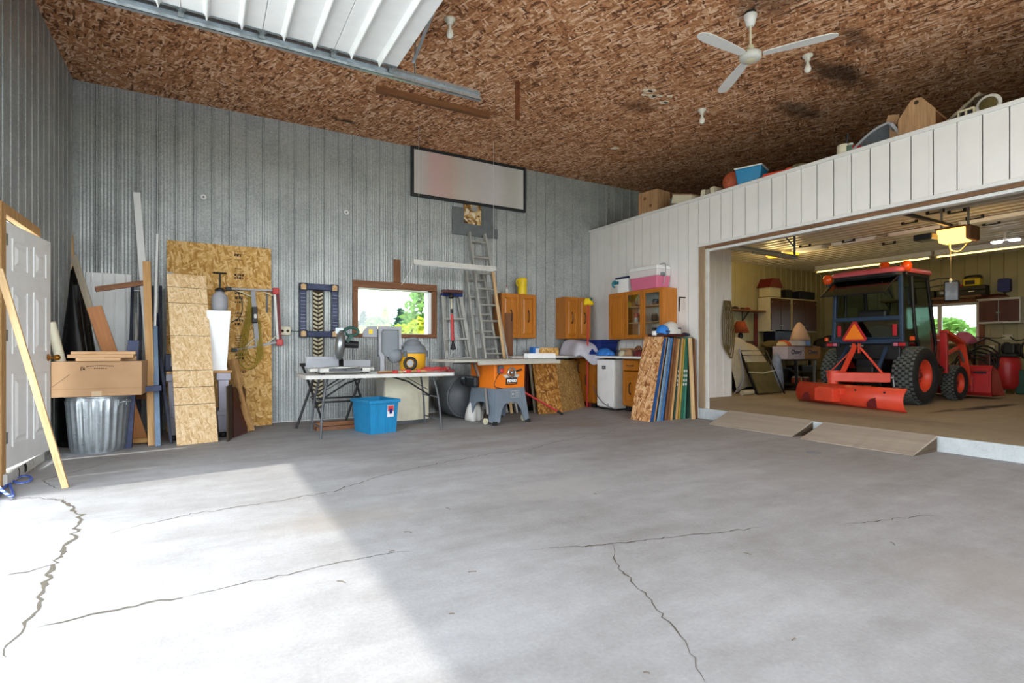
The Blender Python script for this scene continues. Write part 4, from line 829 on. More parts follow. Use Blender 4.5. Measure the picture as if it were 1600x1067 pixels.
for px,Y,a,l in ((632,6.52,.35,'red bar clamp lying at the table front beside the offcuts'),(648,6.60,-.15,'red bar clamp lying in the middle of the table before the vacuum')):
    p = at_y(px,570,Y); t = thing('bar_clamp', l, 'clamp', (p.x,Y,.743), a)
    MB().box(-.16,-.008,.012,.20,.008,.03).build('bar', M['cream'], t); MB().box(-.17,-.04,.0,-.13,.03,.04).build('jaw', M['red'], t, bevel=.005); MB().box(.02,-.045,.0,.07,.03,.045).build('sliding_jaw', M['red'], t, bevel=.005); MB().cyl((.07,-.03,.02),(.17,-.03,.02),.014).build('handle', M['pine'], t)
q = MB(); rc = random.Random(4); p = Vector((2.66,6.58,.752))
pts = [p+Vector((.17*math.cos(k*.55)*(1+.25*math.sin(k*1.3)), .075*math.sin(k*.55)*(1+.2*math.cos(k*.9)), .004+.012*(k%5)+.01*rc.random())) for k in range(44)]
tag(q.tube(smooth(pts,3), .0055, 5).build('extension_lead', M['red']), 'red cord tangled in a coil on the right end of the folding table', 'cord')
tag(MB().box(-.05,-.03,0,.05,.03,.035).build('red_block', M['dark_red'], bevel=.006), 'small dark red block at the right corner of the folding table', 'block').location = (2.80,6.45,.743)

t = thing('storage_tote', 'open blue plastic tote on the floor under the folding table', 'tote', (1.89, 6.74, 0), math.radians(12))
q = MB(); bx_, tx_ = (.345,.43), (.39,.485)
q.taper(bx_, tx_, .0, .40); q.f.pop(1); q.sm.pop(); q.mi.pop()
b2 = MB().taper((.33,.415),(.375,.47),.012,.405); b2.f.pop(1); b2.sm.pop(); b2.mi.pop(); q.add(b2.v, [f[::-1] for f in b2.f]); q.build('body', M['blue'], t)
q = MB(); 
for x_ in (-.20,.20): q.box(x_-.014,-.257,.375,x_+.014,.257,.418)
for y_ in (-.25,.25): q.box(-.214,y_-.014,.375,.214,y_+.014,.418)
q.build('rim', M['blue'], t, bevel=.006)
for x_ in (-.10,.03,.13): MB().at(T(x_,0,0)).add([(-.012,-.217,.02),(.012,-.217,.02),(.012,-.243,.37),(-.012,-.243,.37),(-.012,-.222,.02),(.012,-.222,.02),(.012,-.250,.37),(-.012,-.250,.37)],[(4,5,6,7),(0,4,7,3),(5,1,2,6)]).build('side_rib', M['blue'], t)
lb = MB().add([(.035,-.2455,.20),(.125,-.2455,.20),(.125,-.2535,.345),(.035,-.2535,.345)], [(0,1,2,3)]).build('sticker', M['white'], t, solid=.002); MB().add([(.04,-.252,.27),(.12,-.252,.27),(.12,-.2558,.34),(.04,-.2558,.34)], [(0,1,2,3)]).build('sticker_print', M['red'], lb); MB().add([(.06,-.2515,.24),(.10,-.2515,.24),(.10,-.2555,.30),(.06,-.2555,.30)], [(0,1,2,3)]).build('sticker_print', M['blue_deep'], lb).location = (0,-.0012,0)
t = thing('cream_appliance', 'cream appliance with a bowed front lying under the folding table', 'appliance', (2.50, 7.42, .0))
q = MB(); poly = [(-.34,.22),(-.34,-.18)]+[(-.34+.64*k/10, -.20-.06*math.sin(math.pi*k/10)) for k in range(11)]+[(.30,-.18),(.30,.22)]; q.prism(poly, .05, .66); q.build('shell', M['cream_pale'], t, bevel=.008)
MB().prism([(x*.95,y*.92) for x,y in poly], .0, .055).build('plinth', M['grey_dark'], t); MB().box(-.345,-.17,.10,-.335,.18,.62).build('side_panel', M['white_dirty'], t)
for i,(dy,z,l) in enumerate(((0,0,'brown board lying on the floor under the left end of the table'),(.12,.0,'second brown board on the floor behind the first, under the table'))):
    o = MB().box(-.26,-.045,0,.28,.045,.045 if i == 0 else .09).build('floor_board', M['brown_wood_x'], bevel=.003); o.location = (1.50,7.16+dy*1.0,0); tag(o, l, 'board')
t = thing('black_drum', 'dark round drum lying on its side right of the folding table', 'drum', (3.42, 7.55, .325))
q = MB().at(T(rx=math.pi/2)); q.lathe([(0,-.30),(.315,-.30),(.325,-.28),(.325,.27),(.31,.30),(.30,.27),(0,.255)], 40); q.build('shell', M['grey_dark'], t); MB().at(T(rx=math.pi/2)).lathe([(0,.26),(.298,.272),(.298,.262),(0,.25)], 40).build('end_plate', M['grey_dark'], t)
def crumple(name, label, cat, loc, r, mat, seed, nu=18, nv=10, amp=.25, flat=.05):
    rnd = random.Random(seed); ph = [rnd.random()*6 for _ in range(9)]
    def fn(u, v):
        a = u*2*math.pi; b_ = (v-.0)*math.pi/2; k = 1+amp*(.5*math.sin(3*a+ph[0]+4*v)+.3*math.sin(7*a+ph[1]-5*v)+.3*math.sin(5*a+ph[2])*math.cos(6*v+ph[3]))
        return (r[0]*k*math.cos(a)*math.cos(b_), r[1]*k*math.sin(a)*math.cos(b_), r[2]*math.sin(b_)*(1+amp*.6*math.sin(4*a+ph[4]+3*v)*(1-v)))
    o = MB().sheet(fn, nu*2, nv).build(name, mat, None, solid=.004); o.location = loc; return tag(o, label, cat)
crumple('plastic_bag', 'crumpled white plastic bag on the floor beside the table saw', 'bag', (3.42,7.02,.004), (.13,.11,.30), M['white_dirty'], 3)

# ---- table saw
t = thing('table_saw', 'orange and grey table saw on a splayed stand', 'table saw', (3.69, 6.78, 0), math.radians(9))
def splay(o, y0, y1, ax='y'):
    for v in o.data.vertices:
        k = y0+(y1-y0)*min(1, v.co.z/.5)
        if ax == 'y': v.co.y += k
        else: v.co.x += k
arch = [(-.31,.035),(-.225,.035),(-.18,.19),(-.13,.265),(-.07,.30),(.07,.30),(.13,.265),(.18,.19),(.225,.035),(.31,.035),(.262,.50),(-.262,.50)]
for s_ in (-1,1):
    o = MB().at(T(rx=math.pi/2)).prism(arch, -.012, .012).build('stand_panel', M['saw_grey'], t, bevel=.005); splay(o, s_*.335, s_*.275)
    o = MB().at(T(rz=math.pi/2) @ T(rx=math.pi/2)).prism(arch, -.012, .012).build('stand_panel', M['saw_grey'], t, bevel=.005); splay(o, s_*.315, s_*.268, 'x')
    for s2 in (-1,1): MB().taper((.06,.06),(.05,.05),0,.05,(s_*.30,s2*.325),(s_*.295,s2*.32)).build('foot', M['black_rubber'], t)
    cw = MB(); cw.cyl((s_*.33,-.17,.045),(s_*.355,-.17,.045),.045,n=16); cw.build('caster', M['cream'], t)
MB().taper((.54,.56),(.56,.58),.495,.865).build('cabinet', M['orange'], t, bevel=.01)
M['saw_top'] = plain('saw_top','#b6b3a8',.4,0,.12); MB().box(-.60,-.36,.865,.36,.36,.905).build('table_top', M['saw_top'], t, bevel=.004); MB().box(.36,-.36,.872,.83,.36,.903).build('side_wing', M['saw_top'], t, bevel=.004); MB().box(-.96,-.34,.872,-.60,.34,.903).build('side_wing', M['saw_top'], t, bevel=.004)
MB().box(-.62,-.42,.835,.86,-.37,.89).build('front_rail', M['saw_top'], t, bevel=.006); MB().box(-.50,.37,.83,.80,.41,.885).build('rear_rail', M['grey_mid'], t, bevel=.006)
for x_ in (-.28,-.02,.25): MB().box(x_-.012,-.36,.9045,x_+.012,.36,.9065).build('slot', M['grey_dark'], t)
hw = MB().at(T(.02,-.30,.715,rx=math.pi/2)).tube([(.066*math.cos(k*.314),.066*math.sin(k*.314),0) for k in range(20)], .013, 8, closed=True).build('hand_wheel', M['galv'], t)
q = MB().at(T(.02,-.30,.715,rx=math.pi/2)); q.lathe([(0,-.03),(.03,-.03),(.03,.02),(.02,.03),(0,.03)], 14)
for k in range(3): a = k*2.094+.4; q.bar((0,0,0),(.066*math.cos(a),.066*math.sin(a),0),.016,.01)
q.build('spokes', M['steel'], hw); MB().cyl((.09,-.315,.735),(.16,-.36,.76),.013).build('crank', M['black'], hw)
q = MB().at(T(.02,-.287,.70,rx=math.pi/2)); q.prism([(.15*math.cos(a),.15*math.sin(a)*.55) for a in [math.pi*(1.06+.88*k/12) for k in range(13)]]+[(.085*math.cos(a),.085*math.sin(a)*.55) for a in [math.pi*(1.94-.88*k/12) for k in range(13)]], -.003, .006); q.build('bevel_scale', M['white_dirty'], t)
lp = MB().box(-.075,-.296,.545,.125,-.278,.645).build('logo_plate', M['black'], t, bevel=.003)
lab(lp, 'RIDGID', .052, (.025,-.298,.600), M['white_paint'])
MB().box(-.06,-.2995,.557,.11,-.2965,.563).build('underline', M['orange'], lp)
q = MB(); 
for a_ in ((.0,-.31,.365,.15,-.307,.368),(.0,-.31,.457,.15,-.307,.46),(.0,-.31,.365,.003,-.307,.46),(.147,-.31,.365,.15,-.307,.46),(.075,-.31,.365,.078,-.307,.46)): q.box(*a_)
for k in range(4): q.box(.015,-.31,.385+k*.018,.06-.01*(k%2),-.307,.389+k*.018).box(.09,-.31,.385+k*.018,.135-.012*(k%2),-.307,.389+k*.018)
stuff(q.build('warning_print', M['white_dirty'], t)).location = (0,.005,0)
MB().box(-.235,-.345,.71,-.155,-.285,.82).build('switch_box', M['grey_dark'], t, bevel=.008); MB().box(-.225,-.365,.72,-.165,-.345,.775).build('switch_paddle', M['red'], t, bevel=.006)
MB().tube(smooth([(-.2,-.30,.71),(-.27,-.315,.63),(-.29,-.30,.55),(-.24,-.31,.515),(-.15,-.302,.50)],4), .005, 6).build('cord', M['black'], t)
MB().at(T(.30,-.12,.72,ry=math.pi/2)).tube([(.06*math.cos(k*.393),.06*math.sin(k*.393),0) for k in range(16)], .012, 8, closed=True).tube([(-.06,0,0),(.06,0,0)],.01).build('side_wheel', M['galv'], t)
MB().box(-.38,.05,.50,-.285,.28,.66).build('motor', M['dark_steel'], t, bevel=.03); MB().cyl((-.34,.28,.58),(-.34,.36,.58),.07).build('motor_cover', M['dark_steel'], t); MB().bar((-.30,-.1,.50),(-.36,-.24,.15),.03).bar((-.42,.0,.86),(-.34,.0,.66),.03).build('bracket', M['steel'], t)
p = at_y(845,545,6.70); o = MB().box(-.27,-.05,0,.27,.05,.075).build('saw_fence', M['white_paint'], bevel=.005); o.location = (p.x,6.72,.9075); o.rotation_euler = (0,0,.12); tag(o, 'white fence bar lying on the right wing of the table saw', 'fence bar')

# ---- ladders and leaning pieces
t = thing('step_ladder', 'folded aluminium step ladder with a blue top cap leaning beside the window', 'ladder', (3.62, 7.92, 0)); o0 = t.location
L0, L1, R0, R1 = Vector((3.39,7.84,.0)), at_y(692.5,462,8.08), Vector((3.96,7.84,.0)), at_y(719,462,8.08)
for a, c in ((L0,L1),(R0,R1)): sub(beam('rail', a, c, .062, .03, M['alu']))
for a, c in ((L0+Vector((.03,.05,.02)),L1+Vector((.03,.05,-.05))),(R0+Vector((-.03,.05,.02)),R1+Vector((-.03,.05,-.05)))): sub(beam('rear_rail', a, c, .03, .03, M['alu']))
for f in (.13,.30,.465,.63,.80): sub(beam('step', L0.lerp(L1,f), R0.lerp(R1,f), .085, .03, M['alu'], up=(0,0,1)))
sub(MB().cbox((L1+R1)/2+Vector((0,-.0,.02)), (.36,.11,.07)).build('top_cap', M['blue_deep'], None, bevel=.012))
for s_, a in ((1,L0.lerp(L1,.50)),(-1,R0.lerp(R1,.50))): sub(beam('brace', a+Vector((0,-.02,-.14)), a+Vector((s_*.12,-.02,.06)), .02, .008, M['alu']))
t = thing('squeegee_pole', 'red handled squeegee with a black brush end, hooked head up on the step ladder', 'squeegee', at_y(708,548,7.75)); o0 = t.location
a, c = at_y(708,546,7.75), at_y(705,463,7.86); 
sub(MB().tube([a.lerp(c,.16), a.lerp(c,.66)], .026, 10).build('grip', M['red'])); sub(MB().tube([a.lerp(c,.66), a.lerp(c,.98)], .015, 10).build('shaft', M['cream'])); sub(MB().tube([a.lerp(c,.67), a.lerp(c,.76)], .022, 10).build('collar', M['black']))
sub(MB().tube([a, a.lerp(c,.02), a.lerp(c,.12), a.lerp(c,.2)], [.045,.05,.022,.02], 8).build('brush', M['black'])); sub(beam('head', at_y(690,455,7.9), at_y(722,456,7.9), .10, .05, M['redwood'], up=(0,0,1), bevel=.01)); sub(MB().ball(c, .045, 10, 6).build('pivot', M['black']))
def ladder(name, label, bl, tl_, br, tr_, nr, grp=None):
    global t, o0
    t = thing(name, label, 'ladder', bl); o0 = t.location
    for a, c in ((bl,tl_),(br,tr_)): sub(beam('rail', a, c, .032, .075, M['alu']))
    for k in range(nr): f = (k+.6)/(nr+.15); sub(MB().tube([bl.lerp(tl_,f), br.lerp(tr_,f)], .017, 8).build('rung', M['alu']))
ladder('extension_ladder', 'aluminium extension ladder section nearest the room, leaning on the back wall', Vector((3.98,7.50,0)), at_y(733,363,8.10), Vector((4.43,7.50,0)), at_y(757,366,8.10), 11)
ladder('extension_ladder', 'second aluminium ladder section tucked behind and left of the longer one', Vector((3.86,7.60,0)), at_y(728,424,8.12), Vector((4.30,7.60,0)), at_y(754,424,8.12), 8)
post('yellow_plank', 'yellowish plank leaning right of the extension ladders', 'plank', Vector((4.34,7.50,0)), at_y(770,424,7.83), .05, .02, M['pine_pale'])
o = MB().box(0,0,0,.16,.018,1.66).build('narrow_board', M['brown_wood'], bevel=.002); o.location = at_y(789,560,7.86); o.location.z = 0; tag(o, 'narrow brown panel standing left of the first orange wall cupboard', 'panel')
# ================================================================== cupboards in the corner
def cab_door(par, w_, h_, x, y, z, handle=None, glazed=False, name='door', m='honey', hside=1):
    """framed cupboard door, its front at local y"""
    q = MB(); st = .055
    q.box(x,y-.02,z,x+st,y,z+h_).box(x+w_-st,y-.02,z,x+w_,y,z+h_).box(x+st,y-.02,z,x+w_-st,y,z+st).box(x+st,y-.02,z+h_-st,x+w_-st,y,z+h_)
    d = q.build(name, M[m], par, bevel=.003)
    if glazed: MB().box(x+st,y-.012,z+st,x+w_-st,y-.009,z+h_-st).build('pane', M['glass'], d)
    else:
        q = MB(); a, b_, c, e, i_ = x+st, x+w_-st, z+st, z+h_-st, .03
        q.add([(a,y-.006,c),(b_,y-.006,c),(b_,y-.006,e),(a,y-.006,e),(a+i_,y-.017,c+i_),(b_-i_,y-.017,c+i_),(b_-i_,y-.017,e-i_),(a+i_,y-.017,e-i_)], [(4,5,6,7),(0,1,5,4),(1,2,6,5),(2,3,7,6),(3,0,4,7)]); q.build('door_panel', M[m], d)
    if handle:
        hz = z+h_*.5 if handle == 'mid' else (z+.16 if handle == 'low' else z+h_-.16); hx_ = x+(w_-.028 if hside > 0 else .028)
        if handle == 'centre': hx_ = x+w_/2; hz = z+h_*.5
        MB().tube(smooth([(hx_,y-.02,hz-.09),(hx_,y-.045,hz-.07),(hx_,y-.05,hz),(hx_,y-.045,hz+.07),(hx_,y-.02,hz+.09)],3), .008, 6).box(hx_-.012,y-.024,hz-.105,hx_+.012,y-.019,hz-.075).box(hx_-.012,y-.024,hz+.075,hx_+.012,y-.019,hz+.105).build('handle', M['black'], d)
    return d
def carcass(par, W, D, H, z=0, m='honey', shelves=0, back=True):
    q = MB(); p_ = .018
    q.box(0,0,z,p_,D,z+H).box(W-p_,0,z,W,D,z+H).box(p_,0,z,W-p_,D,z+p_).box(p_,0,z+H-p_,W-p_,D,z+H).box(p_,D-.01,z+p_,W-p_,D,z+H-p_)
    q.build('carcass', M[m], par, bevel=.002)
    for k in range(shelves): zz = z+H*(k+1)/(shelves+1); MB().box(p_,.02,zz-.009,W-p_,D-.01,zz+.009).build('shelf', M['pine_pale_x'], par)
# first: behind the ladders
t = thing('wall_cupboard', 'orange wooden wall cupboard with two doors, under the yellow jug', 'cupboard', (4.36, 7.89, 1.235)); carcass(t, .70, .30, .765)
cab_door(t, .36, .74, .005, 0, .012, 'centre'); cab_door(t, .315, .74, .375, 0, .012, 'centre')
t = thing('wall_cupboard', 'orange wooden wall cupboard with two doors, nearest the room corner on the steel wall', 'cupboard', (5.69, 7.89, 1.235)); carcass(t, .58, .30, .765)
cab_door(t, .28, .74, .006, 0, .012, 'centre'); cab_door(t, .275, .74, .295, 0, .012, 'centre')
t = thing('wall_cupboard', 'orange wooden cupboard with two glazed doors on the white wall', 'cupboard', (6.19, 7.25, 1.215), -math.pi/2); carcass(t, 1.27, .30, .80, shelves=2); MB().box(.02,.280,.02,1.25,.289,.78).build('back_panel', M['white_paint'], t)
cab_door(t, .40, .775, .005, 0, .012)
cab_door(t, .40, .775, .43, 0, .012, None, True); cab_door(t, .42, .775, .84, 0, .012, None, True); MB().box(.405,0,.012,.43,.30,.78).build('divider', M['honey'], t)
W3 = t
def on_cab3(name, label, cat, u, v, z, build):
    o = thing(name, label, cat, (6.19+v, 7.25-u, 1.215+z)); build(o); return o
def jar(r, h, m, lid):
    def f(o): MB().lathe([(0,0),(r,0),(r,h*.8),(r*.8,h*.86),(0,h*.86)], 16).build('jar', M[m], o); MB().lathe([(0,h*.85),(r*.85,h*.85),(r*.85,h),(0,h)], 16).build('lid', M[lid], o)
    return f
def can_(r,h,m): return lambda o: (MB().lathe([(0,0),(r,0),(r,h),(0,h)],16).build('can', M[m], o), MB().lathe([(r,h-.006),(r+.003,h-.004),(r+.003,h),(r,h)],16).build('rim', M['steel'], o))
for i,(u,v,z,f,nm,l,c_) in enumerate(((.62,.12,.545,lambda o: (MB().at(T(0,0,.09,ry=math.pi/2)).tube([(.075*math.cos(k*.35),.075*math.sin(k*.35),0) for k in range(18)], .014, 8, closed=True).build('hoop', M['grey_plastic'], o), MB().box(-.05,-.03,0,.05,.03,.03).build('stand', M['dark_red'], o)),'hoop_gauge','round grey hoop on the top shelf behind the left glazed door','gauge'),
    (.58,.10,.278,can_(.045,.16,'red'),'paint_can','red can on the middle shelf behind the left glazed door','can'),(.68,.10,.278,can_(.04,.13,'dark_red'),'paint_can','dark red can right of the bright red one in the glazed cupboard','can'),(.62,.05,.278,jar(.03,.09,'white','red'),'small_jar','white jar before the red cans in the glazed cupboard','jar'),
    (.72,.12,.02,jar(.03,.22,'black','black'),'dark_bottle','dark bottle on the bottom shelf behind the left glazed door','bottle'),(.95,.14,.278,jar(.05,.13,'black','grey_dark'),'dark_jar','dark jar on the middle shelf behind the right glazed door','jar'),(1.10,.14,.278,jar(.06,.07,'grey_mid','grey_dark'),'squat_tin','squat grey tin on the middle shelf behind the right glazed door','tin'),
    (.97,.12,.02,jar(.045,.16,'grey_dark','black'),'dark_jar','dark jar on the bottom shelf behind the right glazed door','jar'),(.93,.18,.545,jar(.05,.10,'navy','black'),'blue_tin','dark blue tin on the top shelf behind the right glazed door','tin'))):
    on_cab3(nm, l, c_, u, v, z, f)
# on top of the cupboards
t = thing('plastic_jug', 'bright yellow plastic jug on top of the cupboard behind the ladders', 'jug', (4.86, 8.02, 2.0)); MB().lathe([(0,0),(.082,0),(.085,.015),(.085,.16),(.078,.175),(.085,.19),(.085,.28),(.07,.30),(0,.30)],20).build('body', M['yellow'], t); MB().tube([(-.07,0,.28),(-.12,0,.25),(-.115,0,.18),(-.08,0,.15)], .012, 6).build('handle', M['yellow'], t)
t = thing('glue_bottle', 'tiny white bottle on the cupboard behind the ladders', 'bottle', (4.52, 7.98, 2.0)); MB().lathe([(0,0),(.028,0),(.028,.07),(.012,.09),(.01,.12),(0,.12)],12).build('body', M['white_dirty'], t); MB().cyl((0,0,.12),(0,0,.14),.009).build('cap', M['red'], t)
zt = 2.017
t = thing('white_tub', 'white plastic tub with a navy lid and teal handle on the glazed cupboard', 'tub', (6.34, 6.95, zt)); MB().taper((.22,.26),(.26,.31),0,.235).build('body', M['white_paint'], t, bevel=.01); MB().box(-.14,-.165,.235,.14,.165,.268).build('lid', M['navy'], t, bevel=.008)
MB().tube(smooth([(-.13,.16,.22),(-.17,.19,.18),(-.175,.17,.12),(-.15,.15,.10)],3), .016, 8).box(-.15,.08,.15,-.13,.19,.2).build('handle', M['teal'], t)
t = thing('picnic_cooler', 'pink and white picnic cooler beside the white tub on the glazed cupboard', 'cooler', (6.335, 6.42, zt))
MB().taper((.26,.56),(.30,.62),.0,.20).build('body', M['pink'], t, bevel=.012); MB().taper((.30,.62),(.31,.64),.20,.31).build('upper_band', M['clear_plastic'], t, bevel=.012); MB().taper((.33,.66),(.29,.60),.31,.37).build('lid', M['white_paint'], t, bevel=.014)
MB().tube(smooth([(-.02,-.325,.05),(-.02,-.37,.22),(-.02,-.37,.36),(.02,-.30,.40),(.04,-.2,.40)],4), .007, 8).build('carry_handle', M['grey_plastic'], t); MB().box(-.08,-.335,.20,.03,-.318,.25).build('hand_grip', M['grey_mid'], t, bevel=.004)
t = thing('wall_bracket', 'black steel bracket on the white wall right of the glazed cupboard', 'bracket', (6.48, 5.80, 1.84)); MB().box(-.13,-.008,0,.0,.008,.014).build('arm', M['black'], t); MB().add([(-.12,-.01,0),(-.145,-.01,0),(-.138,-.01,-.22),(-.12,.01,0),(-.145,.01,0),(-.138,.01,-.22)], [(0,1,2),(5,4,3),(0,3,4,1),(1,4,5,2),(2,5,3,0)]).build('tongue', M['dark_steel'], t)

# base cupboards and worktops
t = thing('base_cupboard', 'dark stained base cupboard along the steel wall behind the table saw', 'cupboard', (4.42, 7.62, .0)); carcass(t, .70, .53, .80, .09, 'redwood'); MB().box(.02,.04,0,.68,.5,.09).build('plinth', M['black'], t)
for k in range(2): cab_door(t, .335, .76, .01+k*.345, 0, .11, 'high', m='redwood')
t = thing('base_cupboard', 'honey coloured base cupboard in the corner left of the small fridge', 'cupboard', (5.98, 8.15, .0), -math.pi/2); carcass(t, .74, .50, .80, .09, 'honey_dark'); MB().box(.02,.04,0,.72,.45,.09).build('plinth', M['black'], t)
cab_door(t, .35, .76, .01, 0, .11, 'high', m='honey_dark'); cab_door(t, .35, .76, .375, 0, .11, 'centre', m='honey_dark')
t = thing('base_cupboard', 'honey coloured base cupboard with a drawer, right of the small fridge', 'cupboard', (6.14, 6.84, .0), -math.pi/2); carcass(t, .78, .34, .80, .09, 'honey'); MB().box(.02,.04,0,.76,.30,.09).build('plinth', M['black'], t)
for k in (0,1):
    cab_door(t, .375, .56, .01+k*.385, 0, .11, 'centre'); d = MB().box(.01+k*.385,-.02,.69,.385+k*.385,0,.86).build('drawer', M['honey'], t, bevel=.004); MB().tube(smooth([(.12+k*.385,-.02,.775),(.14+k*.385,-.045,.77),(.20+k*.385,-.05,.768),(.26+k*.385,-.045,.77),(.28+k*.385,-.02,.775)],3), .008, 6).build('handle', M['black'], d)
tag(MB().box(4.40,7.58,.893,5.93,YB-.03,.928).build('worktop', M['white_dirty'], bevel=.004), 'white worktop along the steel wall over the dark base cupboard', 'worktop')
tag(MB().box(5.95,6.045,.893,XR-.02,YB-.03,.928).build('worktop', M['white_paint'], bevel=.004), 'white worktop along the white wall over the small fridge', 'worktop')
t = thing('mini_fridge', 'small white fridge under the worktop', 'fridge', (5.99, 7.35, 0), -math.pi/2)
MB().box(0,.045,.03,.44,.48,.865).build('body', M['white_dirty'], t, bevel=.006); MB().box(.003,0,.05,.437,.042,.86).build('door_leaf', M['white_paint'], t, bevel=.010); MB().box(.14,-.005,.70,.24,.001,.76).build('badge', M['grey_dark'], t, bevel=.003)
MB().box(.165,-.0065,.72,.205,-.004,.74).build('badge_print', M['grey_plastic'], t); MB().box(.01,.05,0,.43,.45,.03).build('plinth', M['black'], t); MB().cyl((.30,-.002,.10),(.30,.002,.10),.014).build('lock', M['grey_mid'], t)
q = [at_x(927,602,5.945), at_x(932,616,5.94), at_x(943,630,5.95), at_x(958,638.5,5.96), at_x(966,642,5.97)]; q = [Vector((p.x,p.y,max(p.z,.012))) for p in q]
o = MB().tube(smooth(q,4), .007, 6).build('power_cord', M['grey_dark']); o.parent = t; o.matrix_parent_inverse = T(5.99,7.35,0,rz=-math.pi/2).inverted()

# things on the worktops
t = thing('dust_sheet', 'grey white dust sheet draped over the corner of the worktops', 'cloth', (5.86, 7.62, .93))
def drape(u, v):
    x = (u-.5)*.66; y = (v-.5)*.56; r = max(abs(x)/.33, abs(y)/.28)
    z = .27*max(0, 1-((abs(x)/.31)**3))*max(0.0, 1-(max(0,-y-.08)/.2)**2)**.5+.02*math.sin(13*x+4)+.02*math.sin(11*y+6*x)
    if y < -.22: z -= (-.22-y)*2.2*(.6+.4*math.sin(9*x+1))
    return (x+.02*math.sin(9*y), y, max(z, -.20 if y < -.24 else .006))
MB().sheet(drape, 40, 34).build('sheet', M['cloth'], t, solid=.005)
q = MB().at(T(.05,-.26,.02,rx=.15)); q.add([(-.10,0,0),(.10,0,0),(-.02,.0,.10),(-.10,.012,0),(.10,.012,0),(-.02,.012,.10)], [(0,1,2),(5,4,3),(0,3,4,1),(1,4,5,2),(2,5,3,0)]); q.build('dark_corner', M['blue_deep'], t)
t = thing('plastic_tub', 'deep blue plastic tub on the worktop under the glazed cupboard', 'tub', (6.22, 7.62, .93), -math.pi/2); MB().taper((.60,.34),(.68,.42),0,.27).build('body', M['blue_deep'], t, bevel=.015); MB().box(-.36,-.23,.255,.36,.23,.28).build('rim', M['blue_deep'], t, bevel=.008)
crumple('blue_bag', 'bright blue cloth bag lying on the worktop above the small fridge', 'bag', (6.06,7.22,.931), (.11,.19,.13), M['blue_bright'], 6)
tag(MB().box(-.012,-.30,0,.012,.30,.03).build('wood_strip', M['pine'], None), 'thin wooden strip lying at the back of the worktop', 'wood strip').location = (6.36,6.85,1.03)
o = tag(MB().box(-.10,-.28,0,.10,.28,.10).build('carton', M['grey_mid'], bevel=.004), 'grey green carton at the back of the worktop under the glazed cupboard', 'carton'); o.location = (6.38,6.85,.929)
for i,(x,y,r,m_,l,nm) in enumerate(((6.10,6.80,(.06,.08,.09),'cream','cream rag on the worktop above the fridge side','rag'),(6.10,6.64,(.07,.09,.12),'cardboard','tan leather glove pile on the worktop','glove'),(6.14,6.45,(.07,.10,.10),'purple','purple rag at the near end of the worktop','rag'),(6.04,6.32,(.06,.10,.08),'dark_red','dark red rag hanging over the worktop edge','rag'),(6.22,6.55,(.08,.08,.17),'brown_wood','round brown ball shaped gourd behind the rags','gourd'))):
    crumple(nm, l, nm, (x,y,.931), r, M[m_], 20+i, 10, 6, .3)
o = tag(MB().box(-.20,-.06,0,.20,.06,.14).build('board_block', M['osb'], bevel=.002), 'small strand board block standing on the worktop behind the saw fence', 'board'); o.location = (5.28,7.85,.93)
t = thing('blue_carton', 'blue and white carton left of the strand board block on the worktop', 'carton', (5.02,7.85,.93)); MB().box(-.08,-.06,0,.05,.06,.15).build('box', M['blue_bright'], t, bevel=.004); MB().box(-.03,-.064,.02,.045,-.059,.13).build('label_plate', M['white'], t)
# boards leaning on the base cupboards
for a, c, tl_, m_, l in (((842,647),(879,644.5),(832,566),'osb_dark','dark mottled strand board panel leaning beside the table saw'),((880,644),(917,634),(865.5,562.5),'osb_fine','fine grained strand board panel leaning right of the mottled one')):
    A, C = at_z(*a), (Vector((5.93,7.60,0)) if c[0] > 900 else at_z(*c)); tag(slab('leaning_board', A, C, at_y(tl_[0], tl_[1], A.y+.33), .03, M[m_]), l, 'board', 'boards leaning on the base cupboards')
A, C = at_z(838,646), at_z(872,642); tag(slab('leaning_board', A+Vector((0,.05,0)), C+Vector((0,.05,0)), at_y(827,568,A.y+.28), .02, M['grey_wood']), 'grey edged board hidden behind the mottled strand board panel', 'board', 'boards leaning on the base cupboards')
t = thing('jack_handle', 'red steel bar with a black tip sloping from the saw down to the floor', 'bar', at_z(879,649)); o0 = t.location
a, c = at_z(879,649)+Vector((0,0,.02)), at_y(816,611,6.95); sub(MB().tube([a.lerp(c,.12), c], .017, 8).build('shaft', M['red'])); sub(MB().tube([a, a.lerp(c,.14)], .02, 8).build('tip', M['black']))
t = thing('duster_pole', 'tall red pole with a yellow duster head leaning at the base cupboard', 'pole', at_z(921,637)); o0 = t.location
a, c = at_z(917,636), at_y(919,474,7.28); sub(MB().tube([a, c], .014, 8).build('shaft', M['red'])); sub(crumple('duster_head', '', '', c+Vector((0,0,-.03)), (.09,.06,.12), M['yellow'], 9, 8, 6, .4)); o = bpy.data.objects['duster_head']; del o['label']; del o['category']
sub(MB().taper((.05,.10),(.03,.05),0,.16).build('foot', M['dark_red'])).location = a+Vector((.03,-.02,0)); sub(MB().ball(c+Vector((.03,-.03,.07)), .035, 8, 6).build('knob', M['green_dark']))

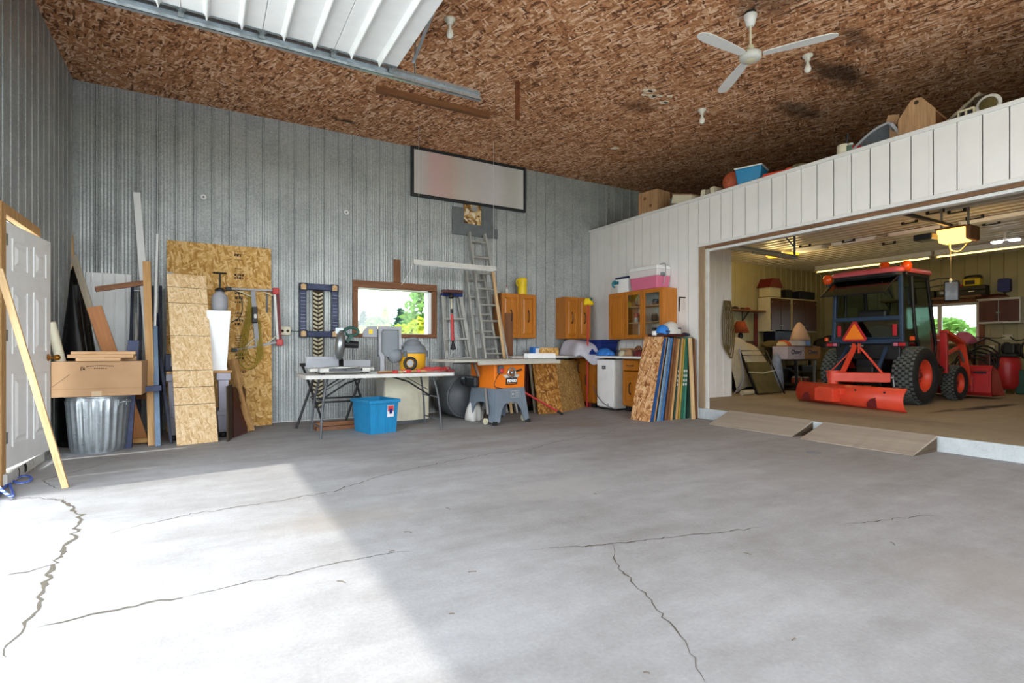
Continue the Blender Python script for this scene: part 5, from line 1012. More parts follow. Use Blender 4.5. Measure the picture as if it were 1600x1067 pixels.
# ---- sheet goods stacked on edge against the white wall
cols_ = [('strand board','osb_lumber',.02),('dark blue edged','edge_blue',.075),('tan edged','pine',.030),('thin black edged','black',.016),('pale blue edged','edge_sky',.030),('grey edged','grey_mid',.02),('mid blue edged','edge_blue2',.05),('near black edged','navy_dark',.024),('brown edged','brown_wood',.045),('rust brown edged','brown_wood',.04),('light brown edged','pine',.04),('dark edged','ink',.014),('deep green edged','green_dark',.03),('tan brown edged','pine',.055),('olive edged','rope_yellow',.03),('bottle green edged','edge_green',.05),('sea green edged','edge_green2',.055),('charcoal edged','black',.02),('moss green edged','green_dark',.05),('pale green edged','edge_sage',.03)]
M['edge_blue'] = plain('edge_blue', '#16487e', .7, 0, .25, 20); M['edge_sky'] = plain('edge_sky', '#7fa6c4', .7, 0, .3, 30); M['edge_blue2'] = plain('edge_blue2', '#3d6ea2', .7, 0, .3, 25); M['edge_green'] = plain('edge_green', '#2c6652', .7, 0, .25, 20); M['edge_green2'] = plain('edge_green2', '#3c7c66', .7, 0, .25, 20); M['edge_sage'] = plain('edge_sage', '#66745a', .7, 0, .25, 20)
tot = sum(q[2] for q in cols_)+.003*len(cols_); acc = 0.0; rz_ = random.Random(2); prev = 'first'
for i,(nm,m_,th) in enumerate(cols_):
    k = acc/tot; xb = 5.515+.90*k; xt = 5.80+.66*k; th2 = th*.90; thz = th*.66; y0_, y1_ = 5.60+rz_.random()*.025-(.0 if i else 0), 5.985
    if i == 0: y0_ = 5.60
    h_ = 1.20+rz_.random()*.03
    q = MB().add([(xb,y0_,0),(xb+th2,y0_,0),(xb+th2,y1_,0),(xb,y1_,0),(xt,y0_,h_),(xt+thz,y0_,h_),(xt+thz,y1_,h_),(xt,y1_,h_)], [(0,3,2,1),(4,5,6,7),(0,1,5,4),(1,2,6,5),(2,3,7,6),(3,0,4,7)])
    l = 'strand board sheet with its broad face showing, first of the stack by the white wall' if i == 0 else f'{nm} sheet on edge in the stack, next after the {prev} one'
    o = q.build('sheet_offcut', osb('osb_stack', ['#7d4c2a', '#b98250', '#cb9a68', '#dfb98c'], (.022, .075), 'yz') if i == 0 else M[m_], bevel=.0015); tag(o, l, 'sheet', 'sheet offcuts stacked on edge'); prev = nm
    if i in (12,15,16): 
        for zz in (.50,.56,.63,.70): 
            f = zz/h_; MB().box(xb+(xt-xb)*f+.004,y0_-.002,zz,xb+(xt-xb)*f+th2*.8,y0_+.001,zz+.035).build('paint_dab', M['white_dirty'], o)
    acc += th+.003
post('leaning_batten', 'pale batten leaning across the green edged sheets of the stack', 'batten', at_z(1083.5,655), at_y(1078,528,5.57), .055, .03, M['pine_pale'])
post('leaning_batten', 'second thin batten right of the pale one on the stack', 'batten', at_z(1088.5,654), at_y(1084,529,5.575), .03, .025, M['brown_wood'])
zs_ = 1.236
t = thing('tool_tray', 'red brown tray under the helmets on top of the sheet stack', 'tray', (6.06,5.80,zs_)); MB().box(-.22,-.17,0,.22,.16,.012).build('tray_base', M['redwood'], t); MB().box(-.22,-.17,.012,.22,-.155,.035).box(-.22,.145,.012,.22,.16,.035).box(-.22,-.155,.012,-.205,.145,.035).box(.205,-.155,.012,.22,.145,.035).build('tray_edge', M['redwood'], t, bevel=.003)
t = thing('helmet', 'white work helmet with black vents on the red brown tray', 'helmet', (6.14,5.78,zs_+.0125), .5); MB().ball((0,0,.04), (.19,.15,.175), 24, 10, 0).build('shell', M['white_dirty'], t, solid=.006)
MB().tube([(.192*math.cos(k*.2618),.152*math.sin(k*.2618),.035) for k in range(24)], .012, 6, closed=True).build('rim', M['white_dirty'], t)
for k in range(4): a = -1.9+k*.45; MB().at(T(.172*math.cos(a),.136*math.sin(a),.11,rz=a)).box(-.006,-.022,-.012,.014,.022,.012).build('vent', M['black'], t)
t = thing('helmet', 'bright blue helmet with dark goggles left of the white helmet', 'helmet', (5.93,5.74,zs_+.0125), .3); MB().ball((0,0,.035), (.105,.10,.125), 20, 9, 0).build('shell', M['blue_bright'], t, solid=.006); MB().box(-.085,-.095,.0,.09,-.04,.045).build('visor', M['blue_bright'], t, bevel=.014); MB().box(-.06,-.10,.045,.07,-.07,.075).build('goggle', M['navy_dark'], t, bevel=.01)
t = thing('tape_roll', 'white and blue tape roll beside the blue helmet on the tray', 'tape', (5.86,5.82,zs_+.0125)); MB().lathe([(.03,0),(.05,0),(.05,.07),(.03,.07),(.03,0)], 20).build('roll', M['white'], t); MB().lathe([(.025,.002),(.0305,.002),(.0305,.068),(.025,.068),(.025,.002)], 20).build('core', M['blue_deep'], t)
t = thing('tin', 'small dark tin at the left end of the tray', 'tin', (5.885,5.70,zs_+.0125)); MB().lathe([(0,0),(.028,0),(.028,.08),(0,.08)],14).build('body', M['dark_red'], t); MB().lathe([(0,.078),(.03,.078),(.03,.088),(0,.088)],14).build('lid', M['grey_mid'], t)
crumple('work_glove', 'dark blue work glove on the right end of the sheet stack', 'glove', (6.36,5.70,zs_+.01), (.09,.06,.05), M['navy_dark'], 31, 10, 6, .3)

# ---- ramps
def ramp(label, y0, y1, x0, x1, h):
    t = thing('wooden_ramp', label, 'ramp', (x0, y0, 0)); L = y1-y0; D = x1-x0
    q = MB(); P = [(0,.022),(D,h),(D,h-.03),(0,0)]; n_ = 14; rr = random.Random(int(y0*10))
    vs = []; 
    for k in range(n_+1):
        y = L*k/n_; e = rr.uniform(-.012,.012)
        vs += [(e,y,.012),(D,y,h),(D,y,h-.025),(e,y,.002)]
    fs = [(4*k+i,4*k+4+i,4*k+4+(i+1)%4,4*k+(i+1)%4) for k in range(n_) for i in range(4)]+[(0,1,2,3),(4*n_+3,4*n_+2,4*n_+1,4*n_)]
    q.add(vs, fs); q.build('deck', M['ramp_wood'], t)
    for y in (0.0, L-.04): 
        o = MB().add([(.02,y,.0),(D,y,.0),(D,y,h-.027),(.02,y+.0,.006),(.02,y+.04,.0),(D,y+.04,.0),(D,y+.04,h-.027),(.02,y+.04,.006)], [(0,1,2,3),(7,6,5,4),(0,4,5,1),(1,5,6,2),(2,6,7,3),(3,7,4,0)]).build('wedge', M['ramp_end'], t, bevel=.002)
ramp('wooden ramp at the garage step, the one beside the stacked sheets', 3.80, 5.0, 6.05, 6.488, .172)
ramp('longer wooden ramp at the garage step, the one nearer the camera', 2.52, 3.66, 5.98, 6.488, .165)
# ================================================================== the tractor with its rear blade and front loader
TX, TY, TZ = 9.95, 4.72, ZF
tr_ = thing('tractor', 'orange red compact tractor with a glazed cab, rear grader blade and front loader', 'tractor', (TX, TY, TZ))
M['tread'] = plain('tread', '#5c625e', .8, 0, .25, 12); M['amber'] = plain('amber', '#d8501a', .2, 0, .05); M['amber_tri'] = plain('amber_tri', '#ff8a1c', .45, 0, .03); M['tri_red'] = plain('tri_red', '#b8202c', .4, 0, .05)
def wheel(x, y, R, W, rim, rows, n, outer):
    q = MB().at(T(x, y, R, rx=math.pi/2)); w = W/2
    q.lathe([(rim,-w*.75),(rim+.03,-w*.95),(R*.80,-w*1.0),(R*.93,-w*.93),(R*.965,-w*.78),(R*.975,0),(R*.965,w*.78),(R*.93,w*.93),(R*.80,w),(rim+.03,w*.95),(rim,w*.75)], 48)
    ty = q.build('tyre', M['black_rubber'], tr_)
    q = MB(); c = Matrix.Translation((x, y, R))
    for i in range(n):
        for j in range(rows):
            a = 2*math.pi*(i+(.5 if j % 2 else 0))/n; yy = (-1+2*(j+.5)/rows)*w*.86; rr = R*.962-(.018 if j in (0, rows-1) else 0)
            q.at(c @ Matrix.Rotation(-a, 4, 'Y')); L = 2*math.pi*R/n*.68
            q.taper((L, 2*w*.86/rows*.92), (L*.8, 2*w*.86/rows*.80), rr-.004, rr+.022, (0,yy), (.0,yy))
    stuff(q.build('tread', M['tread'], ty))
    s_ = outer; q = MB().at(T(x, y, R, rx=-math.pi/2*s_))
    q.lathe([(0,w*.30),(rim*.35,w*.30),(rim*.40,w*.22),(rim*.75,w*.18),(rim*.80,w*.45),(rim*.92,w*.70),(rim*1.0,w*.78),(rim*1.04,w*.76),(rim*1.03,w*.62),(rim*.9,w*.3),(rim*.9,-w*.6)], 32); rm = q.build('rim', M['tractor'], ty)
    q = MB().at(T(x, y, R, rx=-math.pi/2*s_)); q.lathe([(0,w*.48),(rim*.18,w*.46),(rim*.24,w*.32),(rim*.24,w*.28)], 16)
    for k in range(5): a = k*1.2566; q.cyl((rim*.36*math.cos(a),rim*.36*math.sin(a),w*.28),(rim*.36*math.cos(a),rim*.36*math.sin(a),w*.36),.014,n=6)
    q.build('hub', M['dark_red'], ty)
for s_ in (-1, 1):
    wheel(0, s_*.56, .465, .34, .255, 6, 34, s_); wheel(1.42, s_*.555, .30, .22, .17, 5, 26, s_)
def part(nm, q, m, bevel=0, **k): return q.build(nm, M[m], tr_, bevel=bevel, **k)
part('transmission', MB().box(-.30,-.20,.28,.70,.20,.80).box(-.42,-.14,.35,-.28,.14,.62), 'black', .03); part('axle', MB().cyl((0,-.45,.465),(0,.45,.465),.09).cyl((1.42,-.45,.30),(1.42,.45,.30),.06), 'black')
part('chassis', MB().box(.6,-.18,.30,1.9,.18,.62), 'black', .02)
part('hood', MB().taper((1.0,.58),(.95,.46),.60,1.06,(1.42,0),(1.40,0)), 'tractor_red', .05, seg=3)
part('grille', MB().box(1.91,-.22,.62,1.935,.22,.98), 'black', .01)
for s_ in (-1, 1):
    q = MB(); arc = [(0.53*math.cos(a), .465+.53*math.sin(a)) for a in [math.radians(25+11*k) for k in range(10)]]
    vs = []; fs = []
    for x_, z_ in arc: vs += [(x_,s_*.36,z_),(x_,s_*.50,z_)]
    fs = [(2*k,2*k+2,2*k+3,2*k+1) for k in range(len(arc)-1)]; q.add(vs, fs, True); part('fender', q, 'tractor_red', solid=.02)
    part('floor_step', MB().box(.45,s_*.34,.52,1.0,s_*.60,.56).box(.55,s_*.56,.28,.85,s_*.60,.52), 'black', .008)
    tl = part('tail_light', MB().box(-.43,s_*.70-.07,.90,-.36,s_*.70-.07+.0,.90) if 0 else MB().cbox((-.40,s_*.52,.965),(.06,.24,.085)), 'black', .012); MB().cbox((-.432,s_*.56,.965),(.01,.10,.05)).build('lens', M['tri_red'], tl, bevel=.004); MB().cbox((-.432,s_*.47,.965),(.01,.06,.05)).build('lens', M['pink'], tl, bevel=.004)
    part('indicator', MB().cbox((-.34,s_*.66,1.06),(.06,.06,.07)), 'amber', .015)
# cab
B, Tp = .98, 2.08
for s_ in (-1, 1):
    part('rear_pillar', MB().bar((-.36,s_*.53,B),(-.34,s_*.50,Tp),.06,.06), 'cab_blue', .012)
    part('front_pillar', MB().bar((.80,s_*.52,.95),(.56,s_*.49,Tp),.05,.05), 'black', .012); part('door_post', MB().tube(smooth([(.30,s_*.545,.62),(.12,s_*.545,.98),(.04,s_*.535,1.25),(-.02,s_*.515,Tp)],4),.026,8), 'black')
    part('side_rail', MB().bar((-.34,s_*.50,Tp),(.56,s_*.49,Tp),.05,.05), 'black', .01)
    q = MB().add([(-.32,s_*.525,1.0),(.10,s_*.545,1.0),(.30,s_*.54,.70),(.72,s_*.53,.74),(.79,s_*.52,.95),(.56,s_*.49,Tp-.02),(-.32,s_*.505,Tp-.02)], [tuple(range(7))]); part('side_glass', q, 'cab_glass', solid=.006)
    part('lower_sill', MB().tube([(.28,s_*.545,.64),(.74,s_*.53,.70),(.80,s_*.52,.95)],.022,8), 'black')
part('rear_beam', MB().box(-.385,-.53,1.36,-.335,.53,1.43), 'cab_blue', .012); part('base_beam', MB().box(-.39,-.55,.98,-.33,.55,1.06).box(-.41,-.50,1.065,-.385,.50,1.085), 'cab_blue', .012); part('top_beam', MB().box(-.37,-.52,Tp-.05,-.31,.52,Tp), 'black', .01)
part('rear_apron', MB().box(-.36,-.50,.72,-.28,.50,.98), 'black', .02)
part('lower_rear_glass', MB().box(-.365,-.50,1.07,-.36,.50,1.355), 'cab_glass'); part('front_glass', MB().add([(.80,-.5,.98),(.80,.5,.98),(.57,.47,Tp),(.57,-.47,Tp)],[(0,1,2,3)]), 'cab_glass', solid=.006)
for s_ in (-1, 1): part('reflector', MB().box(-.375,s_*.43-.03,1.11,-.367,s_*.43+.03,1.29), 'tri_red', .004)
part('rear_hatch', MB().add([(-.37,-.49,Tp-.02),(-.37,.49,Tp-.02),(-.72,.54,1.80),(-.72,-.42,1.80)],[(0,1,2,3)]), 'cab_glass', solid=.006)
part('hatch_frame', MB().tube([(-.38,.50,Tp-.01),(-.73,.55,1.79)],.012,6).tube([(-.38,-.49,Tp-.01),(-.73,-.43,1.79)],.012,6).tube([(-.73,.55,1.79),(-.73,-.43,1.79)],.014,6), 'black'); part('gas_strut', MB().tube([(-.36,-.40,1.72),(-.60,-.43,1.88)],.012,6).tube([(-.34,-.38,1.74),(-.5,-.30,1.98)],.008,6), 'black')
q = MB(); rp_ = rrect(.53,.54,.12,4); q.at(T(.10,0,Tp)).prism(rp_, 0, .05); part('roof_liner', q, 'black', .012)
q = MB(); n_ = len(rp_); q.at(T(.10,0,Tp+.045)); lv = [(1.03,0),(1.06,.03),(1.02,.075),(.80,.105),(.4,.115)]; vs = [(x*k,y*k,z) for k,z in lv for x,y in rp_]; q.add(vs, [(a*n_+i,a*n_+(i+1)%n_,(a+1)*n_+(i+1)%n_,(a+1)*n_+i) for a in range(len(lv)-1) for i in range(n_)]+[tuple((len(lv)-1)*n_+i for i in range(n_))], True); part('roof', q, 'roof_red')
def beacon(x, y, z, ball):
    q = MB().at(T(x,y,z)); 
    if ball: q.lathe([(0,-.085),(.05,-.075),(.075,-.03),(.078,.02),(.06,.065),(.03,.085),(0,.088)],18)
    else: q.lathe([(0,0),(.072,0),(.075,.02),(.072,.13),(.05,.145),(0,.148)],18)
    b_ = part('beacon', q, 'amber'); MB().at(T(x,y,z)).cyl((0,0,-.13 if ball else -.03),(0,0,-.07 if ball else .005),.02 if ball else .07).build('stalk', M['black'], b_)
beacon(.20,-.02,Tp+.155,False); beacon(-.42,.60,Tp+.03,True); beacon(-.30,-.56,Tp+.13,True); MB().bar((-.42,.60,Tp-.08),(-.35,.50,Tp),.03).build('lamp_arm', M['black'], tr_); MB().bar((-.30,-.56,Tp+.02),(-.28,-.5,Tp-.03),.03).build('lamp_arm', M['black'], tr_)
part('wiper', MB().tube([(-.39,-.20,1.97),(-.40,-.06,1.82)],.010,5).tube([(-.39,-.20,1.97),(-.40,-.32,1.76)],.008,5), 'black')
# inside the cab
part('seat', MB().box(-.14,-.24,.98,.34,.24,1.10).box(-.20,-.23,1.10,-.06,.23,1.55), 'black', .04); part('seat_hump', MB().ball((-.27,-.16,1.08),(.05,.24,.20),16,8,0), 'teal'); part('steering_wheel', MB().at(T(.50,0,1.32,ry=-.5)).tube([(.18*math.cos(k*.39),.18*math.sin(k*.39),0) for k in range(16)],.016,6,closed=True).cyl((0,0,-.35),(0,0,0),.03), 'black'); part('dash', MB().box(.52,-.28,.80,.74,.28,1.24), 'black', .03)
mr = part('mirror_arm', MB().tube(smooth([(.56,-.50,2.02),(.60,-.66,2.06),(.66,-.78,2.05)],3),.013,6).tube([(.57,-.5,1.92),(.62,-.72,1.95)],.011,6), 'black'); MB().at(T(.66,-.80,1.84,rz=.25)).box(-.04,-.10,-.17,.04,.10,.17).build('mirror_shell', M['black'], mr, bevel=.025); MB().at(T(.66,-.80,1.84,rz=.25)).box(-.045,-.08,-.145,-.04,.08,.145).build('mirror_glass', M['black_gloss'], mr)
# slow moving vehicle triangle
def tri(r, y, z, x0, x1, m, nm, par, cut=.12):
    P = []
    V3 = [(0,1.0),(-.95,-.62),(.95,-.62)]
    for i in range(3):
        a = V3[i]; p_, n__ = V3[i-1], V3[(i+1)%3]
        for o in (p_, n__): P.append((a[0]+(o[0]-a[0])*cut, a[1]+(o[1]-a[1])*cut))
    q = MB(); k = len(P); q.add([(x0,y-px*r,z+pz*r) for px,pz in P]+[(x1,y-px*r,z+pz*r) for px,pz in P], [tuple(range(k)), tuple(range(k,2*k))[::-1]]+[(i,(i+1)%k,k+(i+1)%k,k+i) for i in range(k)]); return q.build(nm, M[m], par)
tr3 = tri(.235,.13,1.165,-.475,-.465,'tri_red','warning_triangle',tr_); tri(.165,.13,1.158,-.480,-.474,'amber_tri','triangle_face',tr3,.02); part('triangle_post', MB().bar((-.46,.13,.95),(-.46,.13,1.10),.04,.015).bar((-.46,.13,.97),(-.36,.13,.97),.04,.02), 'black')
# hitch, A-frame and grader blade
W_ = lambda x, y, z: Vector((x-TX, y-TY, z-TZ))
part('lower_link', MB().bar(W_(9.3,4.33,.60),(-.1,-.22,.42),.05,.03).bar(W_(9.2,5.10,.60),(-.1,.22,.42),.05,.03), 'black', .006); part('lift_arm', MB().bar(W_(9.33,4.42,.72),(-.30,-.30,.98),.05,.04).bar(W_(9.30,5.05,.70),(-.30,.30,.98),.05,.04), 'cab_blue', .008); part('top_link', MB().tube([W_(9.32,4.72,1.06),(-.30,0,.72)],.022,8), 'black')
fr_ = part('hitch_frame', MB().bar(W_(9.30,4.75,1.10),W_(9.02,4.80,.66),.065,.05).bar(W_(9.30,4.69,1.10),W_(9.34,4.34,.64),.035,.03).bar(W_(9.30,4.75,1.08),W_(9.22,5.12,.64),.022,.022), 'tractor', .006)
MB().bar(W_(9.30,4.77,.98),W_(9.30,4.77,1.14),.02,.07).bar(W_(9.30,4.68,.98),W_(9.30,4.68,1.14),.02,.07).build('clevis', M['tractor'], fr_, bevel=.004); MB().cyl(W_(9.30,4.62,1.10),W_(9.30,4.83,1.10),.016,n=8).build('pin', M['steel'], fr_)
part('pivot_beam', MB().bar(W_(8.80,4.86,.60),W_(9.36,4.28,.595),.19,.15), 'tractor', .012); part('cross_bar', MB().bar(W_(9.34,4.26,.60),W_(9.22,5.16,.60),.05,.07), 'tractor', .008); part('pivot_post', MB().cyl(W_(8.80,4.83,.30),W_(8.80,4.83,.68),.075,n=20).cyl(W_(8.80,4.83,.675),W_(8.80,4.83,.70),.10,n=20), 'tractor'); part('link_pin', MB().cyl(W_(9.36,4.20,.60),W_(9.33,4.34,.60),.025).tube([W_(9.37,4.22,.62),W_(9.38,4.21,.45)],.012,6), 'steel')
bl0, bl1 = Vector((8.80,5.43,ZF)), Vector((8.36,3.63,ZF)); dirn = (bl1-bl0).normalized(); nrm = Vector((dirn.y,-dirn.x,0)); nrm = nrm if nrm.x < 0 else -nrm
prof_ = [(-.055,.012),(-.015,.05),(.012,.11),(.022,.17),(.012,.23),(-.018,.29),(-.06,.335)]
q = MB(); m_ = len(prof_); P0 = [W_(*(bl0+nrm*a+Vector((0,0,z)))) for a,z in prof_]; P1 = [W_(*(bl1+nrm*a+Vector((0,0,z)))) for a,z in prof_]
q.add(P0+P1, [(k,m_+k,m_+k+1,k+1) for k in range(m_-1)], True); bd = part('grader_blade', q, 'tractor', solid=.016)
cb_ = bl0.lerp(bl1,.37); 
MB().bar(W_(*(cb_+nrm*.09-dirn*.17+Vector((0,0,.17)))),W_(*(cb_+nrm*.09+dirn*.17+Vector((0,0,.17)))),.15,.20).build('blade_bracket', M['tractor'], bd, bevel=.008)
MB().bar(W_(*(cb_+nrm*.04-dirn*.20+Vector((0,0,.235)))),W_(*(cb_+nrm*.04+dirn*.24+Vector((0,0,.235)))),.10,.10).build('blade_bracket', M['tractor'], bd, bevel=.008)
for f in (.10,.74):
    c0 = bl0.lerp(bl1,f)+nrm*.032; q = MB(); P = [(-.06,.03),(.09,.03),(.09,.19),(.0,.16),(-.05,.10)]
    q.add([W_(*(c0+dirn*u+nrm*(-.0 if z>.08 else -.02)+Vector((0,0,z)))) for u,z in P]+[W_(*(c0+dirn*u-nrm*.006+nrm*(-.0 if z>.08 else -.02)+Vector((0,0,z)))) for u,z in P], [(0,1,2,3,4),(9,8,7,6,5)]+[(i,(i+1)%5,5+(i+1)%5,5+i) for i in range(5)]); q.build('wear_patch', M['dark_red'], bd)
for f in (.25,.60,.85): MB().ball(W_(*(bl0.lerp(bl1,f)+nrm*.006+Vector((0,0,.27)))), .016, 8, 5).build('bolt', M['black'], bd)
# loader
for s_ in (-1, 1):
    y = s_*.58
    part('loader_post', MB().bar((.98,y,.48),(.96,y,1.20),.10,.07), 'tractor_red', .012); la = part('loader_arm', MB().bar((.95,y,1.19),(1.62,y,1.00),.13,.06).bar((1.60,y,1.04),(1.86,y,.40),.12,.06).bar((1.86,y,.42),(1.98,y,.20),.09,.05), 'tractor', .014)
    MB().bar((1.02,y,.80),(1.50,y,.92),.05,.05).build('lift_cylinder', M['tractor'], la, bevel=.01); MB().cyl((1.0,y-.05,.55),(1.0,y+.05,.55),.035).cyl((.96,y-.05,1.17),(.96,y+.05,1.17),.035).build('pivot_pin', M['dark_red'], la); MB().tube([(1.55,y,.86),(1.97,y,.42)],.022,8).build('tilt_cylinder', M['steel'], la)
    part('loader_bracket', MB().bar((.98,y,.56),(.98,s_*.2,.45),.12,.10), 'black', .01)
q = MB(); bp = [(2.02,.52),(2.06,.58),(2.10,.60),(2.10,.57),(2.045,.49),(2.03,.14),(2.08,.075),(2.62,.055),(2.62,.045),(2.07,.055),(2.0,.12)]
b0 = MB().at(T(0,.87,0,rx=math.pi/2)).prism(bp, 0, 1.74); bk = part('bucket', b0, 'tractor_red')
for y in (-.87,.862): MB().at(T(0,y+.008,0,rx=math.pi/2)).prism([(2.01,.50),(2.10,.60),(2.30,.50),(2.62,.06),(2.07,.05),(2.0,.12)], 0, .008).build('bucket_cheek', M['tractor_red'], bk)
MB().box(1.985,-.84,.50,2.03,.84,.55).build('top_lip', M['tractor_red'], bk, bevel=.006); MB().box(1.995,-.80,.455,2.02,-.62,.49).build('slot', M['black'], bk)
for s_ in (-1,1): MB().box(1.93,s_*.58-.05,.12,2.03,s_*.58+.05,.40).build('bucket_lug', M['tractor_red'], bk, bevel=.01)
# ================================================================== inner garage: lamps
M['tube_glow'] = glow('tube_glow', '#ffd870', .75); M['opener_glow'] = glow('opener_glow', '#ffb648', .9); M['led_glow'] = glow('led_glow', '#f4f8ff', 3.0); M['amber_glow'] = glow('amber_glow', '#ffa028', .5)
for i, (y0_, y1_) in enumerate(((5.18,7.60),(2.70,5.12),(.22,2.64))):
    t = thing('strip_light', ['long fluorescent strip light above the tractor beacon, at the corner end', 'long fluorescent strip light above the far window', 'long fluorescent strip light at the open end of the far wall'][i], 'lamp', (13.1, y0_, 2.955)); L = y1_-y0_
    MB().at(T(rz=math.pi/2)).box(0,-.05,.03,L,.05,.128).build('housing', M['white'], t, bevel=.006); MB().box(-.10,.01,.0,.06,L-.01,.03).build('reflector', M['white_dirty'], t, bevel=.004)
    MB().cyl((-.015,.05,-.008),(-.015,L-.05,-.008),.017,n=10).build('tube', M['tube_glow'], t)
    for y in (.02,L-.02): MB().cbox((-.015,y,-.008),(.05,.03,.06)).build('socket', M['cream'], t, bevel=.004)
    for y in (.3,L-.3): MB().cyl((0,y,.12),(0,y,ZI-2.955-.012),.006,n=6).build('hanger', M['white'], t)
for i, (y0_, L) in enumerate(((5.95,.70),(4.98,.76),(3.95,.82),(2.55,1.2))):
    t = thing('ceiling_panel_light', ['unlit ceiling light nearest the left wall of the inner garage','unlit ceiling light above the tractor cab','unlit ceiling light beside the door opener','large unlit ceiling light at the right of the door opener'][i], 'lamp', (10.55, y0_, ZI-.075))
    MB().taper((.20,L),(.26,L+.04),0,.06,(0,L/2),(0,L/2)).build('diffuser', M['white_paint'], t, bevel=.006)
    for y in (-.0,L): MB().cbox((0,y,.03),(.24,.03,.06)).build('end_cap', M['white_dirty'], t, bevel=.004)
for i, (px, py) in enumerate(((1302,335),(1258,384),(1326,376),(1389,380),(1421,347),(1461,331),(1495,330),(1523,340),(1549,349))):
    p = at_z(px, py, ZI-.03); t = thing('ceiling_hook', f'small dark steel ceiling clamp, number {i}', 'hook', (p.x, p.y, ZI)); t['label'] = ['dark wire clip on the inner ceiling just inside the header','dark clip on the inner ceiling near the left ceiling light','dark clip left of the light above the cab','dark clip between the cab light and the door opener','pale wire clip on the inner ceiling near the header','dark clip on the inner ceiling above the door opener','dark clip next to the header, above the opener lamp','dark clip at the left end of the large ceiling light','dark clip below the large ceiling light'][i]
    MB().box(-.02,-.11,-.05,.02,-.08,-.0).box(-.02,.08,-.05,.02,.11,-.0).box(-.015,-.11,-.055,.015,.11,-.04).build('clip', M['black'], t)
t = thing('door_opener', 'boxy door opener with a lit amber lamp cover above the tractor', 'door opener', (9.30, 3.40, 2.57)); MB().taper((.26,.30),(.30,.34),0,.19).build('lamp_cover', M['opener_glow'], t, bevel=.02)
MB().box(-.17,-.18,.185,.17,.18,.21).build('top_plate', M['brown_wood'], t, bevel=.006); MB().box(-.16,-.24,.0,.16,-.17,.21).build('motor_housing', M['brown_wood'], t, bevel=.03); MB().box(-2.5,-.02,.21,-.1,.02,.25).build('rail', M['dark_steel'], t); MB().bar((-.1,.12,.2),(-.1,.12,.50),.03,.005).build('hanger', M['steel'], t); MB().bar((.1,-.12,.2),(.1,-.12,.50),.03,.005).build('hanger', M['steel'], t)
MB().box(-.34,.15,.05,-.10,.38,.14).build('drive_arm', M['dark_steel'], t, bevel=.02); MB().tube(smooth([(.0,.06,.0),(.0,.05,-.10),(.02,-.05,-.13),(.02,-.14,-.03)],4),.012,6).build('cable', M['rope_tan'], t)
p0 = at_z(1480,391,2.5); MB().tube([(.0,.05,-.10),(.0,.05,-.52)],.005,5).build('pull_string', M['rope_tan'], t); MB().ball((.0,.05,-.54),(.02,.02,.035),8,6).build('pull_knob', M['cream'], t)
pt = bpy.data.objects.new('opener_lamp', bpy.data.lights.new('opener_lamp','POINT')); COL.objects.link(pt); pt.location = (9.30,3.40,2.50); pt.data.energy = 4.0; pt.data.color = (1,.70,.32); pt.data.shadow_soft_size = .12
t = thing('led_light', 'white twin headed light shining on the inner ceiling', 'lamp', (12.1, 3.70, ZI)); MB().lathe([(0,-.03),(.09,-.03),(.10,0),(0,0)],18).build('base', M['white'], t); MB().cyl((0,0,-.03),(0,0,-.16),.03).build('stem', M['white'], t)
for s_ in (-1,1): MB().at(T(.0,s_*.12,-.17)).prism(rrect(.075,.065,.04), -.012, .0).build('lit_panel', M['led_glow'], t); MB().at(T(.0,s_*.12,-.155)).prism(rrect(.085,.075,.04), -.003, .015).build('head', M['white'], t)
t = thing('inner_door_track', 'steel door track hung under the inner ceiling behind the left jamb', 'track', (6.7, 5.60, 2.64)); MB().box(0,-.02,0,2.42,.02,.006).box(0,.016,0,2.42,.022,.06).box(0,-.02,.056,2.42,.02,.062).build('rail', M['steel'], t); MB().bar((2.30,0,.03),(2.30,0,.44),.04,.005).bar((2.3,0,.2),(1.9,0,.44),.03,.005).bar((.5,0,.03),(.5,0,.44),.04,.005).build('hanger', M['slate_steel'], t)
MB().box(0,.05,.05,2.0,.09,.10).build('torsion_bar', M['slate_steel'], t); MB().tube([(1.15,.0,.0),(2.3,-.0,.0)],.02,8).build('spring', M['steel'], t)
for i,(px,py) in enumerate(((1208,403),(1237,402))):
    p = at_z(px,py,2.95); t = thing('amber_lamp', ['amber ceiling lamp behind the door track, further left','amber ceiling lamp at the end of the door track'][i], 'lamp', (p.x,p.y,ZI-.14)); MB().lathe([(0,0),(.10,.005),(.14,.04),(.13,.08),(0,.085)],18).build('lens', M['amber_glow'], t); MB().lathe([(.15,.07),(.15,.125),(0,.125),(0,.08)],18).build('base', M['cream'], t)
    pt = bpy.data.objects.new('amber_bulb', bpy.data.lights.new('amber_bulb','POINT')); COL.objects.link(pt); pt.location = (p.x,p.y,ZI-.22); pt.data.energy = 2.0; pt.data.color = (1,.72,.30); pt.data.shadow_soft_size = .1

